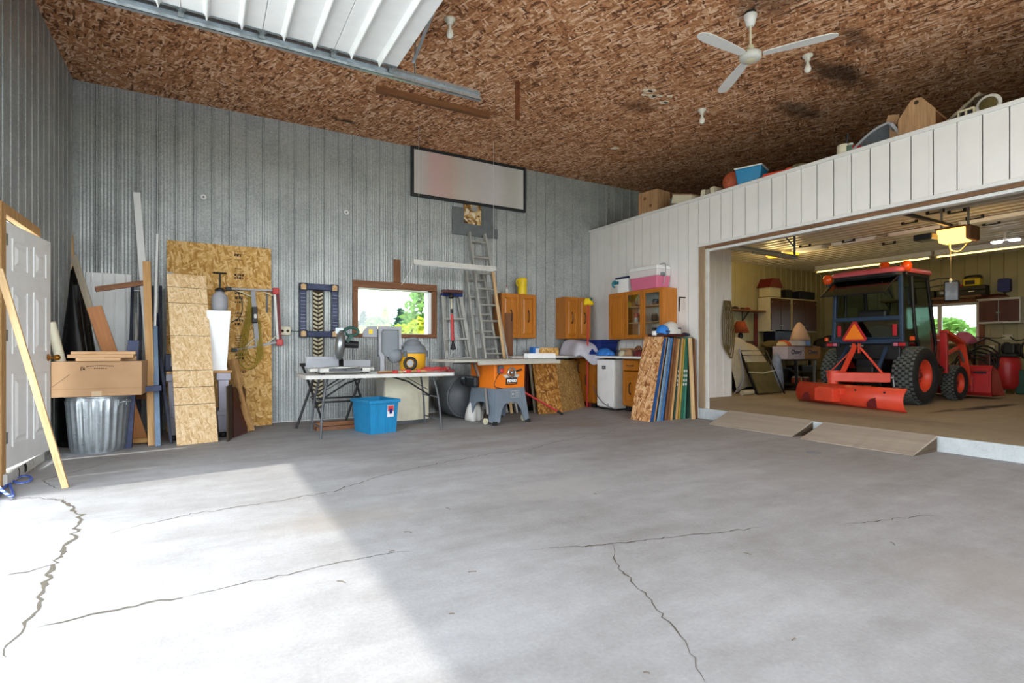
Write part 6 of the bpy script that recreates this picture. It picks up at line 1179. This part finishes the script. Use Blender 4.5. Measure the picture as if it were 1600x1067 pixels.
# ---- left side of the inner garage
YI = 8.185
def ay(px,py,Y): return at_y(px,py,Y)
for i,(xa,xb,l) in enumerate(((1203,1235.5,'dark red wall cupboard with pale edges, the one under the roofed box'),(1237.5,1276,'dark red wall cupboard with pale edges, the one under the long black case'))):
    a, c = ay(xa,463,7.85), ay(xb,463,7.85); z0, z1 = 1.47, 2.29; t = thing('garage_cupboard', l, 'cupboard', (a.x,7.85,z0), 0, 'dark red cupboards in the inner garage'); W = c.x-a.x-.01
    MB().box(0,0,0,W,.32,z1-z0).build('carcass', M['cream'], t, bevel=.004)
    for k in (0,1): d = MB().box(.025+k*(W/2-.015),-.02,.03,W/2-.005+k*(W/2-.02),-.001,z1-z0-.03).build('door', M['redwood'], t, bevel=.003); MB().ball((W*(.46 if k == 0 else .54),-.03,.14),.018,8,6).ball((W*(.06 if k==0 else .94),-.022,.7),.012,6,5).build('knob', M['galv'], d)
zc_ = 2.30
p = ay(1206,462,7.95); t = thing('roofed_box', 'small cream box with a dark red gabled roof on the left garage cupboard', 'box', (p.x,8.0,zc_)); MB().box(-.22,-.14,0,.22,.14,.24).build('body', M['cream'], t, bevel=.004)
MB().at(T(0,.17,.0,rx=math.pi/2)).prism([(-.27,.22),(.27,.22),(.12,.44),(-.12,.44)], 0, .34).build('roof', M['dark_red'], t, bevel=.006)
p = ay(1228,462,7.95); tag(MB().box(-.12,-.14,0,.12,.14,.20).build('black_case', M['black'], bevel=.01), 'black case between the roofed box and the long black case', 'case').location = (p.x,8.0,zc_)
p = ay(1258,468,7.95); tag(MB().box(-.32,-.12,0,.32,.12,.20).build('black_case', M['navy_dark'], bevel=.02), 'long black case on the right garage cupboard', 'case').location = (p.x,8.0,zc_)
a, c = ay(1140,482,7.95), ay(1203,482,7.95); t = thing('wall_shelf', 'narrow brown wall shelf left of the dark red cupboards', 'shelf', (a.x,7.95,1.95)); MB().box(0,0,-.02,c.x-a.x,.22,.015).build('board', M['brown_wood_x'], t); 
for f in (.1,.5): MB().bar(((c.x-a.x)*f,.03,-.02),((c.x-a.x)*f,.2,-.22),.02).bar(((c.x-a.x)*f,.21,-.25),((c.x-a.x)*f,.21,-.02),.02).build('bracket', M['black'], t)
for f,r,m_,l in ((.22,.07,'black','dark lump of tools on the wall shelf, the larger one'),(.40,.05,'ink','small dark lump on the middle of the wall shelf'),(.52,.06,'dark_red','dark red lump right of the middle of the wall shelf')): crumple('tool_pouch', l, 'pouch', (a.x+(c.x-a.x)*f,8.05,1.967), (r*1.6,r,r), M[m_], int(f*100), 8, 6, .2)
t = thing('table_lamp', 'table lamp with a rust red shade', 'lamp', (ay(1157,532,7.75).x,7.75,1.23)); MB().lathe([(.0,.44),(.09,.44),(.19,.18),(.185,.18),(.085,.435)],20).build('lamp_shade', M['copper'] if 0 else plain('lamp_shade','#8d3f1c',.8), t); MB().lathe([(0,0),(.08,0),(.08,.02),(.03,.04),(.06,.10),(.05,.15),(.02,.18),(.015,.28),(0,.28)],16).build('base', M['black'], t)
o = tag(MB().box(-.35,-.2,0,.35,.2,1.065).build('dark_chest', M['ink'], bevel=.01), 'dark chest under the table lamp, mostly hidden by the cream sheet', 'chest'); o.location = (ay(1157,532,7.75).x,7.85,ZF+.005)
o = tag(MB().box(-.06,-.01,-.45,.06,.01,.35).build('hanging_saw', M['dark_red'], bevel=.01), 'dark red hand tool hanging under the wall shelf', 'tool'); o.location = (ay(1183,505,8.1).x,8.13,1.55)
t = thing('cream_sheet', 'cream dust sheet thrown over things behind the folded loungers', 'cloth', (10.0,7.42,ZF))
def hump(u, v):
    x = (u-.5)*1.5; y = (v-.5)*.9; h = 1.12*math.exp(-((x+.35)**2)/.30)*max(0,1-(2*abs(y)/.92)**4)+.62*math.exp(-((x-.3)**2)/.12)*max(0,1-(2*abs(y)/.92)**4); return (x, y+.03*math.sin(9*x), max(.004, h+.03*math.sin(8*x+5*y)))
MB().sheet(hump, 26, 18).build('sheet', M['cloth_cream'], t, solid=.006)
for i,(xa,xb,dy,l) in enumerate(((1184,1226,0,'folded lounger with an olive sling tied by a pale strap, in front'),(1166,1206,.22,'folded lounger with dark steel tubes just behind the olive one'))):
    A, C = at_z(xa,617-i*2,ZF), at_z(xb,615.5-i*2,ZF); A.y += dy; C.y += dy; top = at_y(1160+i*1,548-i*2,A.y+.45); Mx = frame(A, C-A, top-A); t = thing('folded_lounger', l, 'lounger', mat=Mx, group='folded loungers'); W = (C-A).length; L = (top-A).length
    MB().tube([(0,0,0),(W,0,0),(W,0,L),(0,0,L)],.016,8,closed=True).tube([(.02,.05,.06),(W-.02,.05,.06),(W-.02,.05,L-.08),(.02,.05,L-.08)],.016,8,closed=True).build('tube_frame', M['dark_steel'] if 0 else M['black'], t)
    if i == 0: MB().box(.05,.0,.04,W-.05,.04,L*.74).build('sling', M['olive'], t, bevel=.015); MB().tube([(-.01,-.012,L*.50),(W*.5,-.016,L*.47),(W+.01,-.012,L*.53)],.010,6).build('strap', M['cream'], t)
q = MB(); pc = ay(1136,478,6.58)
for k in range(4): x_ = pc.x-.08+.05*k; q.tube(smooth([(x_,6.57,1.95),(x_-.07,6.56,1.6),(x_-.06,6.55,1.15-.05*k),(x_+.04,6.55,1.05-.05*k),(x_+.10,6.555,1.3),(x_+.06,6.565,1.7),(x_+.01,6.57,1.95)],4),.012,5)
tag(q.build('rope_coil', M['rope_tan']), 'coils of tan rope and hose hanging on the corner of the white closet', 'rope')
tag(MB().tube(smooth([(9.02,6.85,ZF+.012),(8.95,6.6,ZF+.3),(8.85,6.55,.75),(8.78,6.55,1.05)],5),.014,6).build('grey_hose', M['grey_plastic']), 'grey hose hanging down to the floor at the closet corner', 'hose')
tag(MB().tube([(0,0,.05),(.42,.05,.05)],.05,10).build('pale_roll', M['cloth_cream']), 'short pale roll lying on the floor by the closet corner', 'roll').location = (8.95,6.62,ZF)
# junk table and what is heaped on and round it
tx = ay(1255,541,7.5).x
t = thing('work_table', 'dark work table heaped with boxes behind the tractor', 'table', (tx,7.5,ZF)); MB().box(-.85,-.35,.90,.85,.35,.935).build('tabletop', M['ink'], t)
for x_ in (-.78,.78):
    for y_ in (-.3,.3): MB().box(x_-.025,y_-.025,0,x_+.025,y_+.025,.90).build('leg', M['dark_steel'], t)
MB().box(-.8,-.32,.35,.8,.32,.375).build('lower_shelf', M['ink'], t)
zt = ZF+.936
b0_, b1_ = ay(1231,563,6.75), ay(1282,563,6.75); Wb = b1_.x-b0_.x
t = thing('printed_carton', 'white and tan printed carton on the stool behind the grader blade', 'carton', ((b0_.x+b1_.x)/2,6.9,.83)); MB().box(-Wb/2,-.15,0,0,.2,.27).build('white_half', plain('carton_white','#c9bcc0',.7), t, bevel=.003); MB().box(.001,-.15,0,Wb/2,.2,.27).build('tan_half', plain('carton_tan','#a87234',.75), t, bevel=.003)
lab(t, 'Chewy', .13, (-Wb*.25,-.1515,.15), M['navy_dark']); lab(t, 'Chewy', .13, (Wb*.26,-.1515,.15), M['navy_dark'])
t = thing('stool_table', 'low dark stand under the printed carton, full of odds and ends', 'stand', ((b0_.x+b1_.x)/2,6.92,ZF)); MB().box(-.36,-.22,.64,.36,.24,.672).build('top', M['ink'], t); MB().box(-.36,-.22,.12,.36,.24,.14).build('shelf', M['ink'], t)
for x_ in (-.33,.33):
    for y_ in (-.19,.21): MB().box(x_-.02,y_-.02,0,x_+.02,y_+.02,.64).build('leg', M['galv'] if x_ > 0 else M['dark_steel'], t)
cx_ = (b0_.x+b1_.x)/2
for x_,m_,r,h,nm,l,c_ in ((-.15,'ball_orange',.09,.16,'orange_tub','dull orange tub on the low stand','tub'),(-.0,'cream',.04,.15,'cream_jar','cream jar on the low stand beside the orange tub','jar'),(.20,'dark_red',.08,.14,'red_pot','dark red pot on the low stand','pot')):
    o = thing(nm, l, c_, (cx_+x_,6.85,ZF+.141)); jar(r,h,m_,'cream')(o)
o = thing('blue_can', 'tall blue can on the floor behind the grader blade', 'can', at_z(1261,601,ZF)); can_(.05,.22,'blue_bright')(o)
tag(MB().box(-.13,-.08,0,.13,.08,.12).build('yellow_carton', M['pine_pale_x'], bevel=.004), 'yellowish carton on the floor right of the blue can', 'carton').location = at_z(1276,600,ZF)
t = thing('white_box', 'blue and white box on the shelf board over the printed carton', 'box', (ay(1250,537,6.95).x,6.95,1.165)); MB().box(-.22,-.13,0,.0,.13,.11).build('white_end', M['white'], t, bevel=.003); MB().box(.001,-.13,0,.18,.13,.11).build('blue_end', M['blue_bright'], t, bevel=.003)
tag(MB().box(-.42,-.22,0,.42,.2,.018).build('shelf_board', M['brown_wood_x']), 'thin board laid on top of the printed carton', 'board').location = (cx_-.05,6.92,1.101+.0); 
bpy.data.objects['white_box'].location.z = 1.12
t = thing('paper_sack', 'pointed pinkish cream paper sack on the blue and white box', 'sack', (ay(1250,530,6.95).x,6.95,1.231)); MB().sheet(lambda u,v: ((.25*(1-v)**.7+.02)*math.cos(6.283*u)*(1+.08*math.sin(12.6*u+4*v))-.03*v, (.17*(1-v)**.7+.02)*math.sin(6.283*u), .40*v), 24, 8).build('sack', plain('sack','#c9ac98',.85,0,.1), t, solid=.004)
rj = random.Random(12)
for i,(px,Y,w_,h_,m_,nm,l) in enumerate(((1206,7.3,.30,.14,'olive','cloth_heap','olive cloth heap left of the paper sack'),(1218,7.2,.20,.12,'cream','cloth_heap','cream cloth heap nearest the paper sack'),(1224,7.2,.10,.16,'ball_orange','orange_bag','small orange bag against the paper sack'),(1284,7.3,.22,.22,'black','dark_bag','black bag right of the paper sack'),(1296,7.5,.26,.30,'navy_dark','dark_bag','dark blue bag between the black bag and the tractor tyre'))):
    crumple(nm, l, 'bag' if 'bag' in nm else 'cloth', (ay(px,540,Y).x,Y,zt), (w_,.18,h_), M[m_], 50+i, 10, 6, .3)
crumple('white_bag', 'white and blue plastic bag standing left of the printed carton', 'bag', (ay(1213,590,6.95).x,6.95,ZF+.005), (.16,.14,.80), plain('bag_white','#8f9bb0',.5,0,.3,12), 66, 12, 10, .15)
for i,(px,w_,h_,m_,l) in enumerate(((1160,.22,.55,'black','black crate on the floor behind the first folded lounger'),(1216,.25,.45,'black','black box on the floor right of the folded loungers'),(1243,.24,.40,'ink','dark brown box on the floor under the work table'),(1290,.3,.5,'black','black box on the floor beside the far rear tyre'))):
    p = at_z(px,606,ZF); tag(MB().box(-w_,-.2,0,w_,.2,h_).build('dark_crate', M[m_], bevel=.01), l, 'crate', 'dark crates in the inner garage').location = (p.x,7.5 if i else 7.85,ZF+.003)
tag(MB().box(-.35,-.15,0,.35,.15,.42).build('dark_cabinet', M['navy_dark'], bevel=.01), 'dark box under the dark red cupboards, left of the paper sack', 'box').location = (ay(1222,520,7.9).x,8.0,zt+.001)

# ---- far wall: shelf, cupboard, bench, compressor
XW = XF-.02
def ax(px,py,X=XW): return at_x(px,py,X)
a, c = ax(1385,476), ax(1541,472); t = thing('long_shelf', 'long wooden shelf above the far garage window', 'shelf', (XW-.28, c.y, 2.20)); MB().box(0,0,-.025,.27,a.y-c.y,.01).build('board', M['brown_wood_y'], t)
for f in (.05,.5,.95): MB().bar((.03,(a.y-c.y)*f,-.03),(.25,(a.y-c.y)*f,-.2),.02).bar((.25,(a.y-c.y)*f,-.22),(.25,(a.y-c.y)*f,-.02),.02).build('bracket', M['black'], t)
zs2 = 2.212
def shelf_thing(nm, l, c_, px, w_, d_, h_, m_, bev=.012):
    t = thing(nm, l, c_, (XW-.15, ax(px,465).y, zs2)); MB().box(-d_/2,-w_/2,0,d_/2,w_/2,h_).build('case', M[m_], t, bevel=bev); return t
t = shelf_thing('red_toolbox','red metal toolbox on the long shelf','toolbox',1497,.34,.2,.20,'tractor_red'); MB().box(-.09,-.15,.2,.09,.15,.24).build('lid', M['red'], t, bevel=.01); MB().tube([(0,-.1,.24),(0,-.08,.28),(0,.08,.28),(0,.1,.24)],.008,6).build('handle', M['black'], t)
t = shelf_thing('flat_case','flat black case on the long shelf, under the yellow drill case','case',1526,.48,.24,.10,'black'); MB().box(-.12,-.235,.105,.12,.235,.20).build('lid', M['black'], t, bevel=.01); MB().box(-.125,-.05,.07,-.119,.05,.09).build('clasp', M['galv'], t)
t = thing('radio', 'yellow and black work radio on top of the flat black case', 'radio', (XW-.15, ax(1525,450).y, zs2+.201)); MB().box(-.09,-.15,0,.09,.15,.16).build('body', M['yellow'], t, bevel=.02); MB().box(-.093,-.06,.03,-.088,.11,.12).build('speaker_grille', M['black'], t); MB().tube(smooth([(0,-.14,.14),(0,-.12,.21),(0,.12,.21),(0,.14,.14)],4),.022,8).build('handle', M['black'], t)
t = shelf_thing('dark_bin','dark bin at the cab end of the long shelf','bin',1455,.30,.2,.16,'black'); t = shelf_thing('black_lamp','black worklight on the long shelf behind the tractor mirror','lamp',1478,.20,.15,.16,'black'); MB().at(T(-.08,0,.09,ry=-math.pi/2)).lathe([(0,0),(.06,0),(.065,.02),(0,.02)],12).build('lens', M['galv'], t)
a, c = ax(1538,505), ax(1604,505); z0, z1 = 1.60, 2.08; t = thing('garage_cupboard', 'dark red wall cupboard with a white frame, right of the far window', 'cupboard', (XW-.34, c.y, z0)); W = a.y-c.y
MB().box(.02,0,0,.33,W,z1-z0).build('carcass', M['white_dirty'], t, bevel=.004); MB().box(-.01,-.01,-.02,.34,W+.02,.0).box(-.01,-.01,z1-z0,.34,W+.02,z1-z0+.025).build('edge_boards', M['white_dirty'], t, bevel=.003)
for k in (0,1): d = MB().box(0,.02+k*(W/2-.01),.02,.02,W/2-.005+k*(W/2-.015),z1-z0-.02).build('door', M['redwood'], t, bevel=.003); MB().ball((-.012,W*(.47 if k == 0 else .53),.2),.018,8,6).build('knob', M['galv'], d)
crumple('brown_pouch','flat brown pouch lying on the far wall cupboard','pouch',(XW-.17,ax(1560,466).y,z1+.026),(.12,.26,.10),M['redwood'],71,10,6,.15)
p = ax(1572,446); t = thing('wall_fan', 'deep blue plastic hose box hung high on the far wall', 'box', (XW-.06,p.y,p.z)); t.name = 'hose_box'; MB().prism(rrect(.10,.14,.04), -.08, .04).build('shell', M['blue_deep'], t, bevel=.02); bpy.data.objects['shell.002'] if 0 else None
o = t.children[0]; 
for v in o.data.vertices: v.co = Vector((v.co.z*1.0, v.co.x, v.co.y))
MB().cyl((0,0,-.36),(0,0,-.13),.012,n=8).build('stem', M['black'], t); MB().tube(smooth([(.03,.1,-.2),(-.02,.05,-.30),(-.02,-.2,-.34),(.03,-.36,-.36)],4),.01,6).build('cord', M['black'], t)
pb = ax(1500,523); t = thing('wall_bench', 'narrow wooden bench board under the far window', 'bench', (XW-.55, ax(1531,523).y, 1.16)); Lb = ax(1460,523).y-ax(1531,523).y; MB().box(0,0,-.04,.52,Lb,.0).build('board', M['brown_wood_y'], t, bevel=.004)
for f in (.1,.9): MB().bar((.05,Lb*f,-.04),(.50,Lb*f,-.45),.04).build('brace', M['brown_wood'], t)
for i,(px,w_,h_,m_,nm,l) in enumerate(((1473,.30,.24,'ball_orange','red_jacket','dull red jacket heaped on the window bench, cab end'),(1487,.30,.14,'black','black_jacket','black jacket on the window bench between the red and cream cloths'),(1497,.26,.13,'cream','cream_cloth','cream cloth heaped on the window bench'),(1506,.20,.26,'pink','pink_bag','pinkish bag on the open end of the window bench'))):
    crumple(nm, l, 'cloth' if i != 3 else 'bag', (XW-.30,ax(px,520,XW-.3).y,1.162), (.18,w_,h_), M[m_], 75+i, 10, 6, .3)
p = at_z(1573,602,ZF); t = thing('air_compressor', 'upright red air compressor tank with a black pump', 'compressor', (13.9, at_x(1573,600,13.9).y, ZF))
MB().lathe([(0,.10),(.15,.10),(.20,.15),(.22,.22),(.22,.62),(.20,.70),(.14,.75),(0,.76)],28).build('tank', M['tractor_red'], t); MB().box(-.2,-.2,.74,.22,.22,.80).build('deck', M['black'], t, bevel=.01); MB().box(-.16,-.16,.80,.0,.0,1.0).cyl((.06,.08,.90),(.06,-.18,.90),.10).build('pump', M['black'], t, bevel=.02); MB().lathe([(0,.9),(.06,.9),(.07,.95),(.05,1.02),(0,1.03)],14).build('air_filter', M['dark_steel'], t)
MB().at(T(-.1,.18,.85)).box(-.05,-.04,0,.05,.06,.12).build('gauge_block', M['cream'], t, bevel=.01); MB().at(T(.15,-.22,.86,rx=math.pi/2)).tube([(.15*math.cos(k*.393),.15*math.sin(k*.393),0) for k in range(16)],.02,6,closed=True).build('fly_wheel', M['black'], t)
for a_ in (.6,2.6,4.7): MB().box(.16*math.cos(a_)-.03,.16*math.sin(a_)-.03,0,.16*math.cos(a_)+.03,.16*math.sin(a_)+.03,.14).build('foot', M['cream'], t, bevel=.004)
t = thing('hose_cart', 'black cart hung with loops of black hose left of the compressor', 'cart', (13.75, at_x(1537,598,13.75).y, ZF)); MB().box(-.2,-.22,.08,.2,.22,.12).build('deck', M['black'], t); MB().tube([(.15,-.2,.1),(.15,-.2,1.0),(.15,-.0,1.12),(.15,.2,1.0),(.15,.2,.1)],.02,8).build('frame', M['black'], t)
for i in range(5): MB().at(T(-.06-.02*i,-.02+.05*i,.66-.04*i,ry=math.pi/2)).tube([((.30-.02*i)*math.cos(k*.3142),(.24+.02*i)*math.sin(k*.3142),.03*math.sin(k)) for k in range(20)],.018,6,closed=True).build('hose_loop', M['black_rubber'], t)
MB().cbox((-.05,-.05,.62),(.16,.2,.32)).build('brown_case', M['redwood'], t, bevel=.02); MB().tube(smooth([(-.05,.28,.12),(-.1,.42,.45),(-.1,.40,.72),(-.05,.2,.85),(0,0,.8)],4),.018,6).build('hose', M['black_rubber'], t)
for y_ in (-.24,.24): MB().cyl((.12,y_-.02,.08),(.12,y_+.02,.08),.08).build('wheel', M['black_rubber'], t)
t = thing('far_socket', 'socket on the far wall with a hanging black cord, above the compressor', 'outlet', (XW-.01, ax(1575,523).y, 1.30)); MB().box(-.02,-.08,-.05,.01,.08,.05).build('plate', M['cream'], t, bevel=.004); MB().tube(smooth([(-.03,-.05,0),(-.06,-.16,-.08),(-.05,-.34,.0),(-.02,-.36,.28)],4),.012,6).tube(smooth([(-.03,.04,0),(-.05,.2,-.02),(-.03,.6,.02)],4),.008,6).build('cord', M['black'], t)
o = tag(MB().box(-.12,-.08,0,.12,.10,.48).build('teal_box', M['green_dark'], bevel=.02), 'dark teal box on the floor right of the compressor', 'box'); o.location = (13.95, at_x(1600,600,13.95).y, ZF+.002)

# ---- things lying on the loft edge above the white wall
ZL = WT+.013-.0; XE = XR+.02
def loft(px, X=XR+.10): return at_x(px, 300, X).y
def on_loft(nm, l, c_, px, rz=0, X=XR+.13, z=ZL): return thing(nm, l, c_, (X, loft(px, X), z), rz)
LD = struct(MB().box(XR+.0,-2,WT-.02,XR+.9,YB-.02,WT+.0).build('loft_edge_board', M['shelf_wood'])); LD.name = 'trim_4'
t = on_loft('wooden_box','old brown wooden box with knots at the corner end of the loft edge','box',1022,.15,XR+.25); MB().box(-.18,-.20,0,.18,.20,.40).build('body', M['birdbox'], t, bevel=.01)
for y_,z_ in ((.06,.28),(-.06,.14)): MB().tube([(-.181,y_,z_),(-.179,y_,z_)],.03,10).build('knot', M['brown_wood'], t)
MB().box(-.21,-.22,-.001,.12,.10,.03).build('base_board', M['white_dirty'], t)
t = on_loft('tilted_carton','cream carton lying tilted next to the wooden box on the loft edge','carton',1075,0,XR+.25); MB().at(T(0,0,.075,rx=.25)).box(-.16,-.20,-.055,.16,.20,.08).build('body', M['cream_pale'], t, bevel=.004); MB().at(T(0,0,.075,rx=.25)).box(-.17,-.21,.08,.17,.21,.095).build('lid', M['birdbox'], t, bevel=.003)
t = on_loft('book_pile','small pile of cream packets right of the tilted carton','packet',1112,0,XR+.2)
for k in range(3): MB().at(T(0,(k-1)*.10,.0,rx=.15*(k-1))).box(-.1,-.035,.0,.1,.035,.13-.02*(k%2)).build('packet', M['cream_pale'] if k != 1 else M['grey_wood'], t, bevel=.004)
o = on_loft('orange_ball','dull orange ball on the loft edge beside the blue bin','ball',1146,0,XR+.24); MB().ball((0,0,.15),.15,24,14).build('ball', M['ball_orange'], o); MB().at(T(0,0,.15,ry=-math.pi/2)).lathe([(.03,.149),(.035,.150),(.04,.147)],12).build('valve_ring', M['brown_wood'], o)
t = on_loft('blue_bin','bright blue plastic bin with a white rim on the loft edge','bin',1174,.35,XR+.26); MB().taper((.28,.30),(.34,.36),0,.25).build('body', M['blue'], t, bevel=.02); MB().box(-.18,-.19,.245,.18,.19,.265).build('rim', M['white'], t, bevel=.008)
t = on_loft('red_tool','red tool lying flat right of the blue bin on the loft edge','tool',1213,0,XR+.16); MB().at(T(0,.0,.045,rx=.08)).box(-.04,-.22,-.03,.04,.18,.03).box(-.05,-.25,-.035,.05,-.16,.045).build('body', M['tractor'], t, bevel=.012); MB().cyl((0,.12,.05),(0,.26,.04),.03).build('nozzle', M['dark_red'], t)
crumple('net_bundle','grey green netting bundle on the loft edge','bundle',(XR+.2,loft(1246,XR+.2),ZL),(.12,.2,.10),M['olive'] if 0 else plain('netting','#7d7a62',.9,0,.3,20),91,12,8,.35)
t = on_loft('paint_tin','cream tin with a black brush standing in it on the loft edge','tin',1318,0,XR+.16); MB().lathe([(0,0),(.07,0),(.07,.14),(.06,.15),(0,.15)],16).build('body', M['cream_pale'], t); MB().cyl((0,-.03,.12),(0,-.05,.27),.014,n=8).build('brush', M['black'], t)
t = on_loft('green_tin','small green tin with a red cap next to the cream tin','tin',1329,0,XR+.15); MB().lathe([(0,0),(.045,0),(.045,.11),(0,.11)],14).build('body', plain('tin_green','#5f7a6c',.5), t); MB().lathe([(0,.11),(.03,.11),(.03,.14),(0,.14)],12).build('cap', M['white_dirty'], t)
tag(MB().box(-.04,-.05,0,.04,.05,.10).build('red_block', M['tractor_red'], bevel=.01), 'red block between the green tin and the grey chair shell', 'block').location = (XR+.16,loft(1337,XR+.16),ZL)
t = on_loft('chair_shell','grey plastic chair shell lying on its side on the loft edge','chair shell',1370,0,XR+.22)
def shell(u, v): 
    y = .24-.46*u; z = .02+.20*math.sin(min(1,u*1.15)*math.pi*.52)-.0; return (-.10+.30*v, y+.03*v, max(.005, z*(1-.85*(0 if v < .0 else v)**2)*(1 if u < .92 else .7)))
MB().sheet(shell, 16, 10).build('shell', M['grey_mid'], t, solid=.012); MB().tube(smooth([shell(k/10,0) for k in range(11)],2),.016,6).build('rim', M['grey_plastic'], t); MB().bar((-.10,-.20,.20),(-.08,-.30,.02),.04,.03).build('leg', M['grey_plastic'], t)
t = on_loft('torn_box','torn orange and cream cardboard behind the gabled box','box',1404,0,XR+.28); MB().box(-.08,-.06,0,.08,.06,.30).build('box', M['cardboard'], t, bevel=.01); MB().at(T(-.09,.02,.26,rx=.3)).box(-.01,-.06,-.05,.01,.06,.06).build('flap', M['cardboard'], t)
t = on_loft('gabled_box','pale wooden gable ended box with a finger hole on the loft edge','box',1440,.12,XR+.28)
o = MB().prism([(-.165,0),(.165,0),(.165,.22),(.05,.375),(0,.39),(-.05,.375),(-.165,.20)], -.012, .012).build('gable', M['birdbox'], t, bevel=.003)
for v in o.data.vertices: v.co = Vector((-.16+v.co.z, -v.co.x, v.co.y))
o.data.flip_normals()
o = MB().prism([(-.165,0),(.165,0),(.165,.22),(.05,.375),(0,.39),(-.05,.375),(-.165,.20)], -.012, .012).build('gable', M['birdbox'], t, bevel=.003)
for v in o.data.vertices: v.co = Vector((.22+v.co.z, -v.co.x, v.co.y))
o.data.flip_normals()
MB().box(-.148,-.16,0,.208,.16,.012).box(-.148,-.16,.012,.208,-.14,.20).box(-.148,.14,.012,.208,.16,.20).build('trough', M['brown_wood'], t); MB().cyl((-.16,0,.34),(.22,0,.34),.012,n=8).build('handle_bar', M['brown_wood'], t); MB().tube([(-.1735,0,.34),(-.172,0,.34)],.022,12).build('finger_hole', M['ink'], t)
t = on_loft('thrown_plank','short grey plank propped up on the loft edge beside the gabled box','plank',1490,0,XR+.35); MB().bar((0,.17,.02),(0,-.23,.30),.07,.03).build('board', M['grey_wood'], t, bevel=.004); MB().box(-.05,-.25,0,.05,-.19,.26).build('prop', M['ink'], t)
t = on_loft('pulley_block','black and cream pulley block on the loft edge','pulley',1512,0,XR+.14); MB().box(-.05,-.07,0,.05,.07,.025).box(-.05,-.07,.025,.05,-.055,.09).box(-.05,.055,.025,.05,.07,.09).box(-.05,-.07,.08,.05,.07,.10).box(-.05,-.01,.025,.05,.01,.08).build('cheek', M['cream'], t, bevel=.01); MB().cyl((-.035,0,.055),(.035,0,.055),.045).build('sheave', M['black'], t)
t = on_loft('white_reel','white rimmed reel standing on the loft edge nearest the camera','reel',1545,0,XR+.16); q = MB().at(T(0,0,.09,ry=math.pi/2)); q.tube([(.085*math.cos(k*.2618),.085*math.sin(k*.2618),0) for k in range(24)],.019,8,closed=True); q.build('rim', M['white_dirty'], t); MB().at(T(0,0,.09,ry=math.pi/2)).lathe([(0,-.03),(.068,-.03),(.068,.03),(0,.03)],20).build('core', M['olive'], t); MB().box(-.04,-.06,0,.04,.06,.03).build('foot', M['ink'], t)

# ================================================================== members of a set share a group phrase
GR = {'bulb_holder': 'bare bulbs on the strand board ceiling', 'wall_disc': 'white discs on the steel wall', 'goldenrod_bush': 'yellow bushes outside the back window', 'spruce_tree': 'spruces outside the back window', 'airy_tree': 'thin leaved trees outside the back window',
 'bushy_tree': 'rounded trees outside the windows', 'board_offcut': 'boards on the cardboard box', 'wood_offcut': 'wood offcuts on the folding table', 'bar_clamp': 'bar clamps on the folding table', 'floor_board': 'boards on the floor under the table', 'extension_ladder': 'aluminium ladder sections',
 'wall_cupboard': 'orange wall cupboards in the corner', 'base_cupboard': 'base cupboards in the corner', 'worktop': 'white worktops in the corner', 'wooden_ramp': 'wooden ramps at the garage step', 'helmet': 'helmets on the tray', 'leaning_batten': 'battens leaning on the sheet stack',
 'paint_can': 'red cans in the glazed cupboard', 'dark_jar': 'dark jars in the glazed cupboard', 'rag': 'rags on the worktop', 'strip_light': 'fluorescent strips of the inner garage', 'ceiling_panel_light': 'unlit ceiling lights of the inner garage', 'ceiling_hook': 'clips on the inner garage ceiling',
 'amber_lamp': 'amber lamps behind the door track', 'black_case': 'black cases on the garage cupboards', 'tool_pouch': 'lumps of tools on the wall shelf', 'cloth_heap': 'cloth heaps on the work table', 'dark_bag': 'dark bags on the work table'}
for o in bpy.data.objects:
    k = o.name.split('.')[0]
    if k in GR and 'category' in o and 'group' not in o: o['group'] = GR[k]
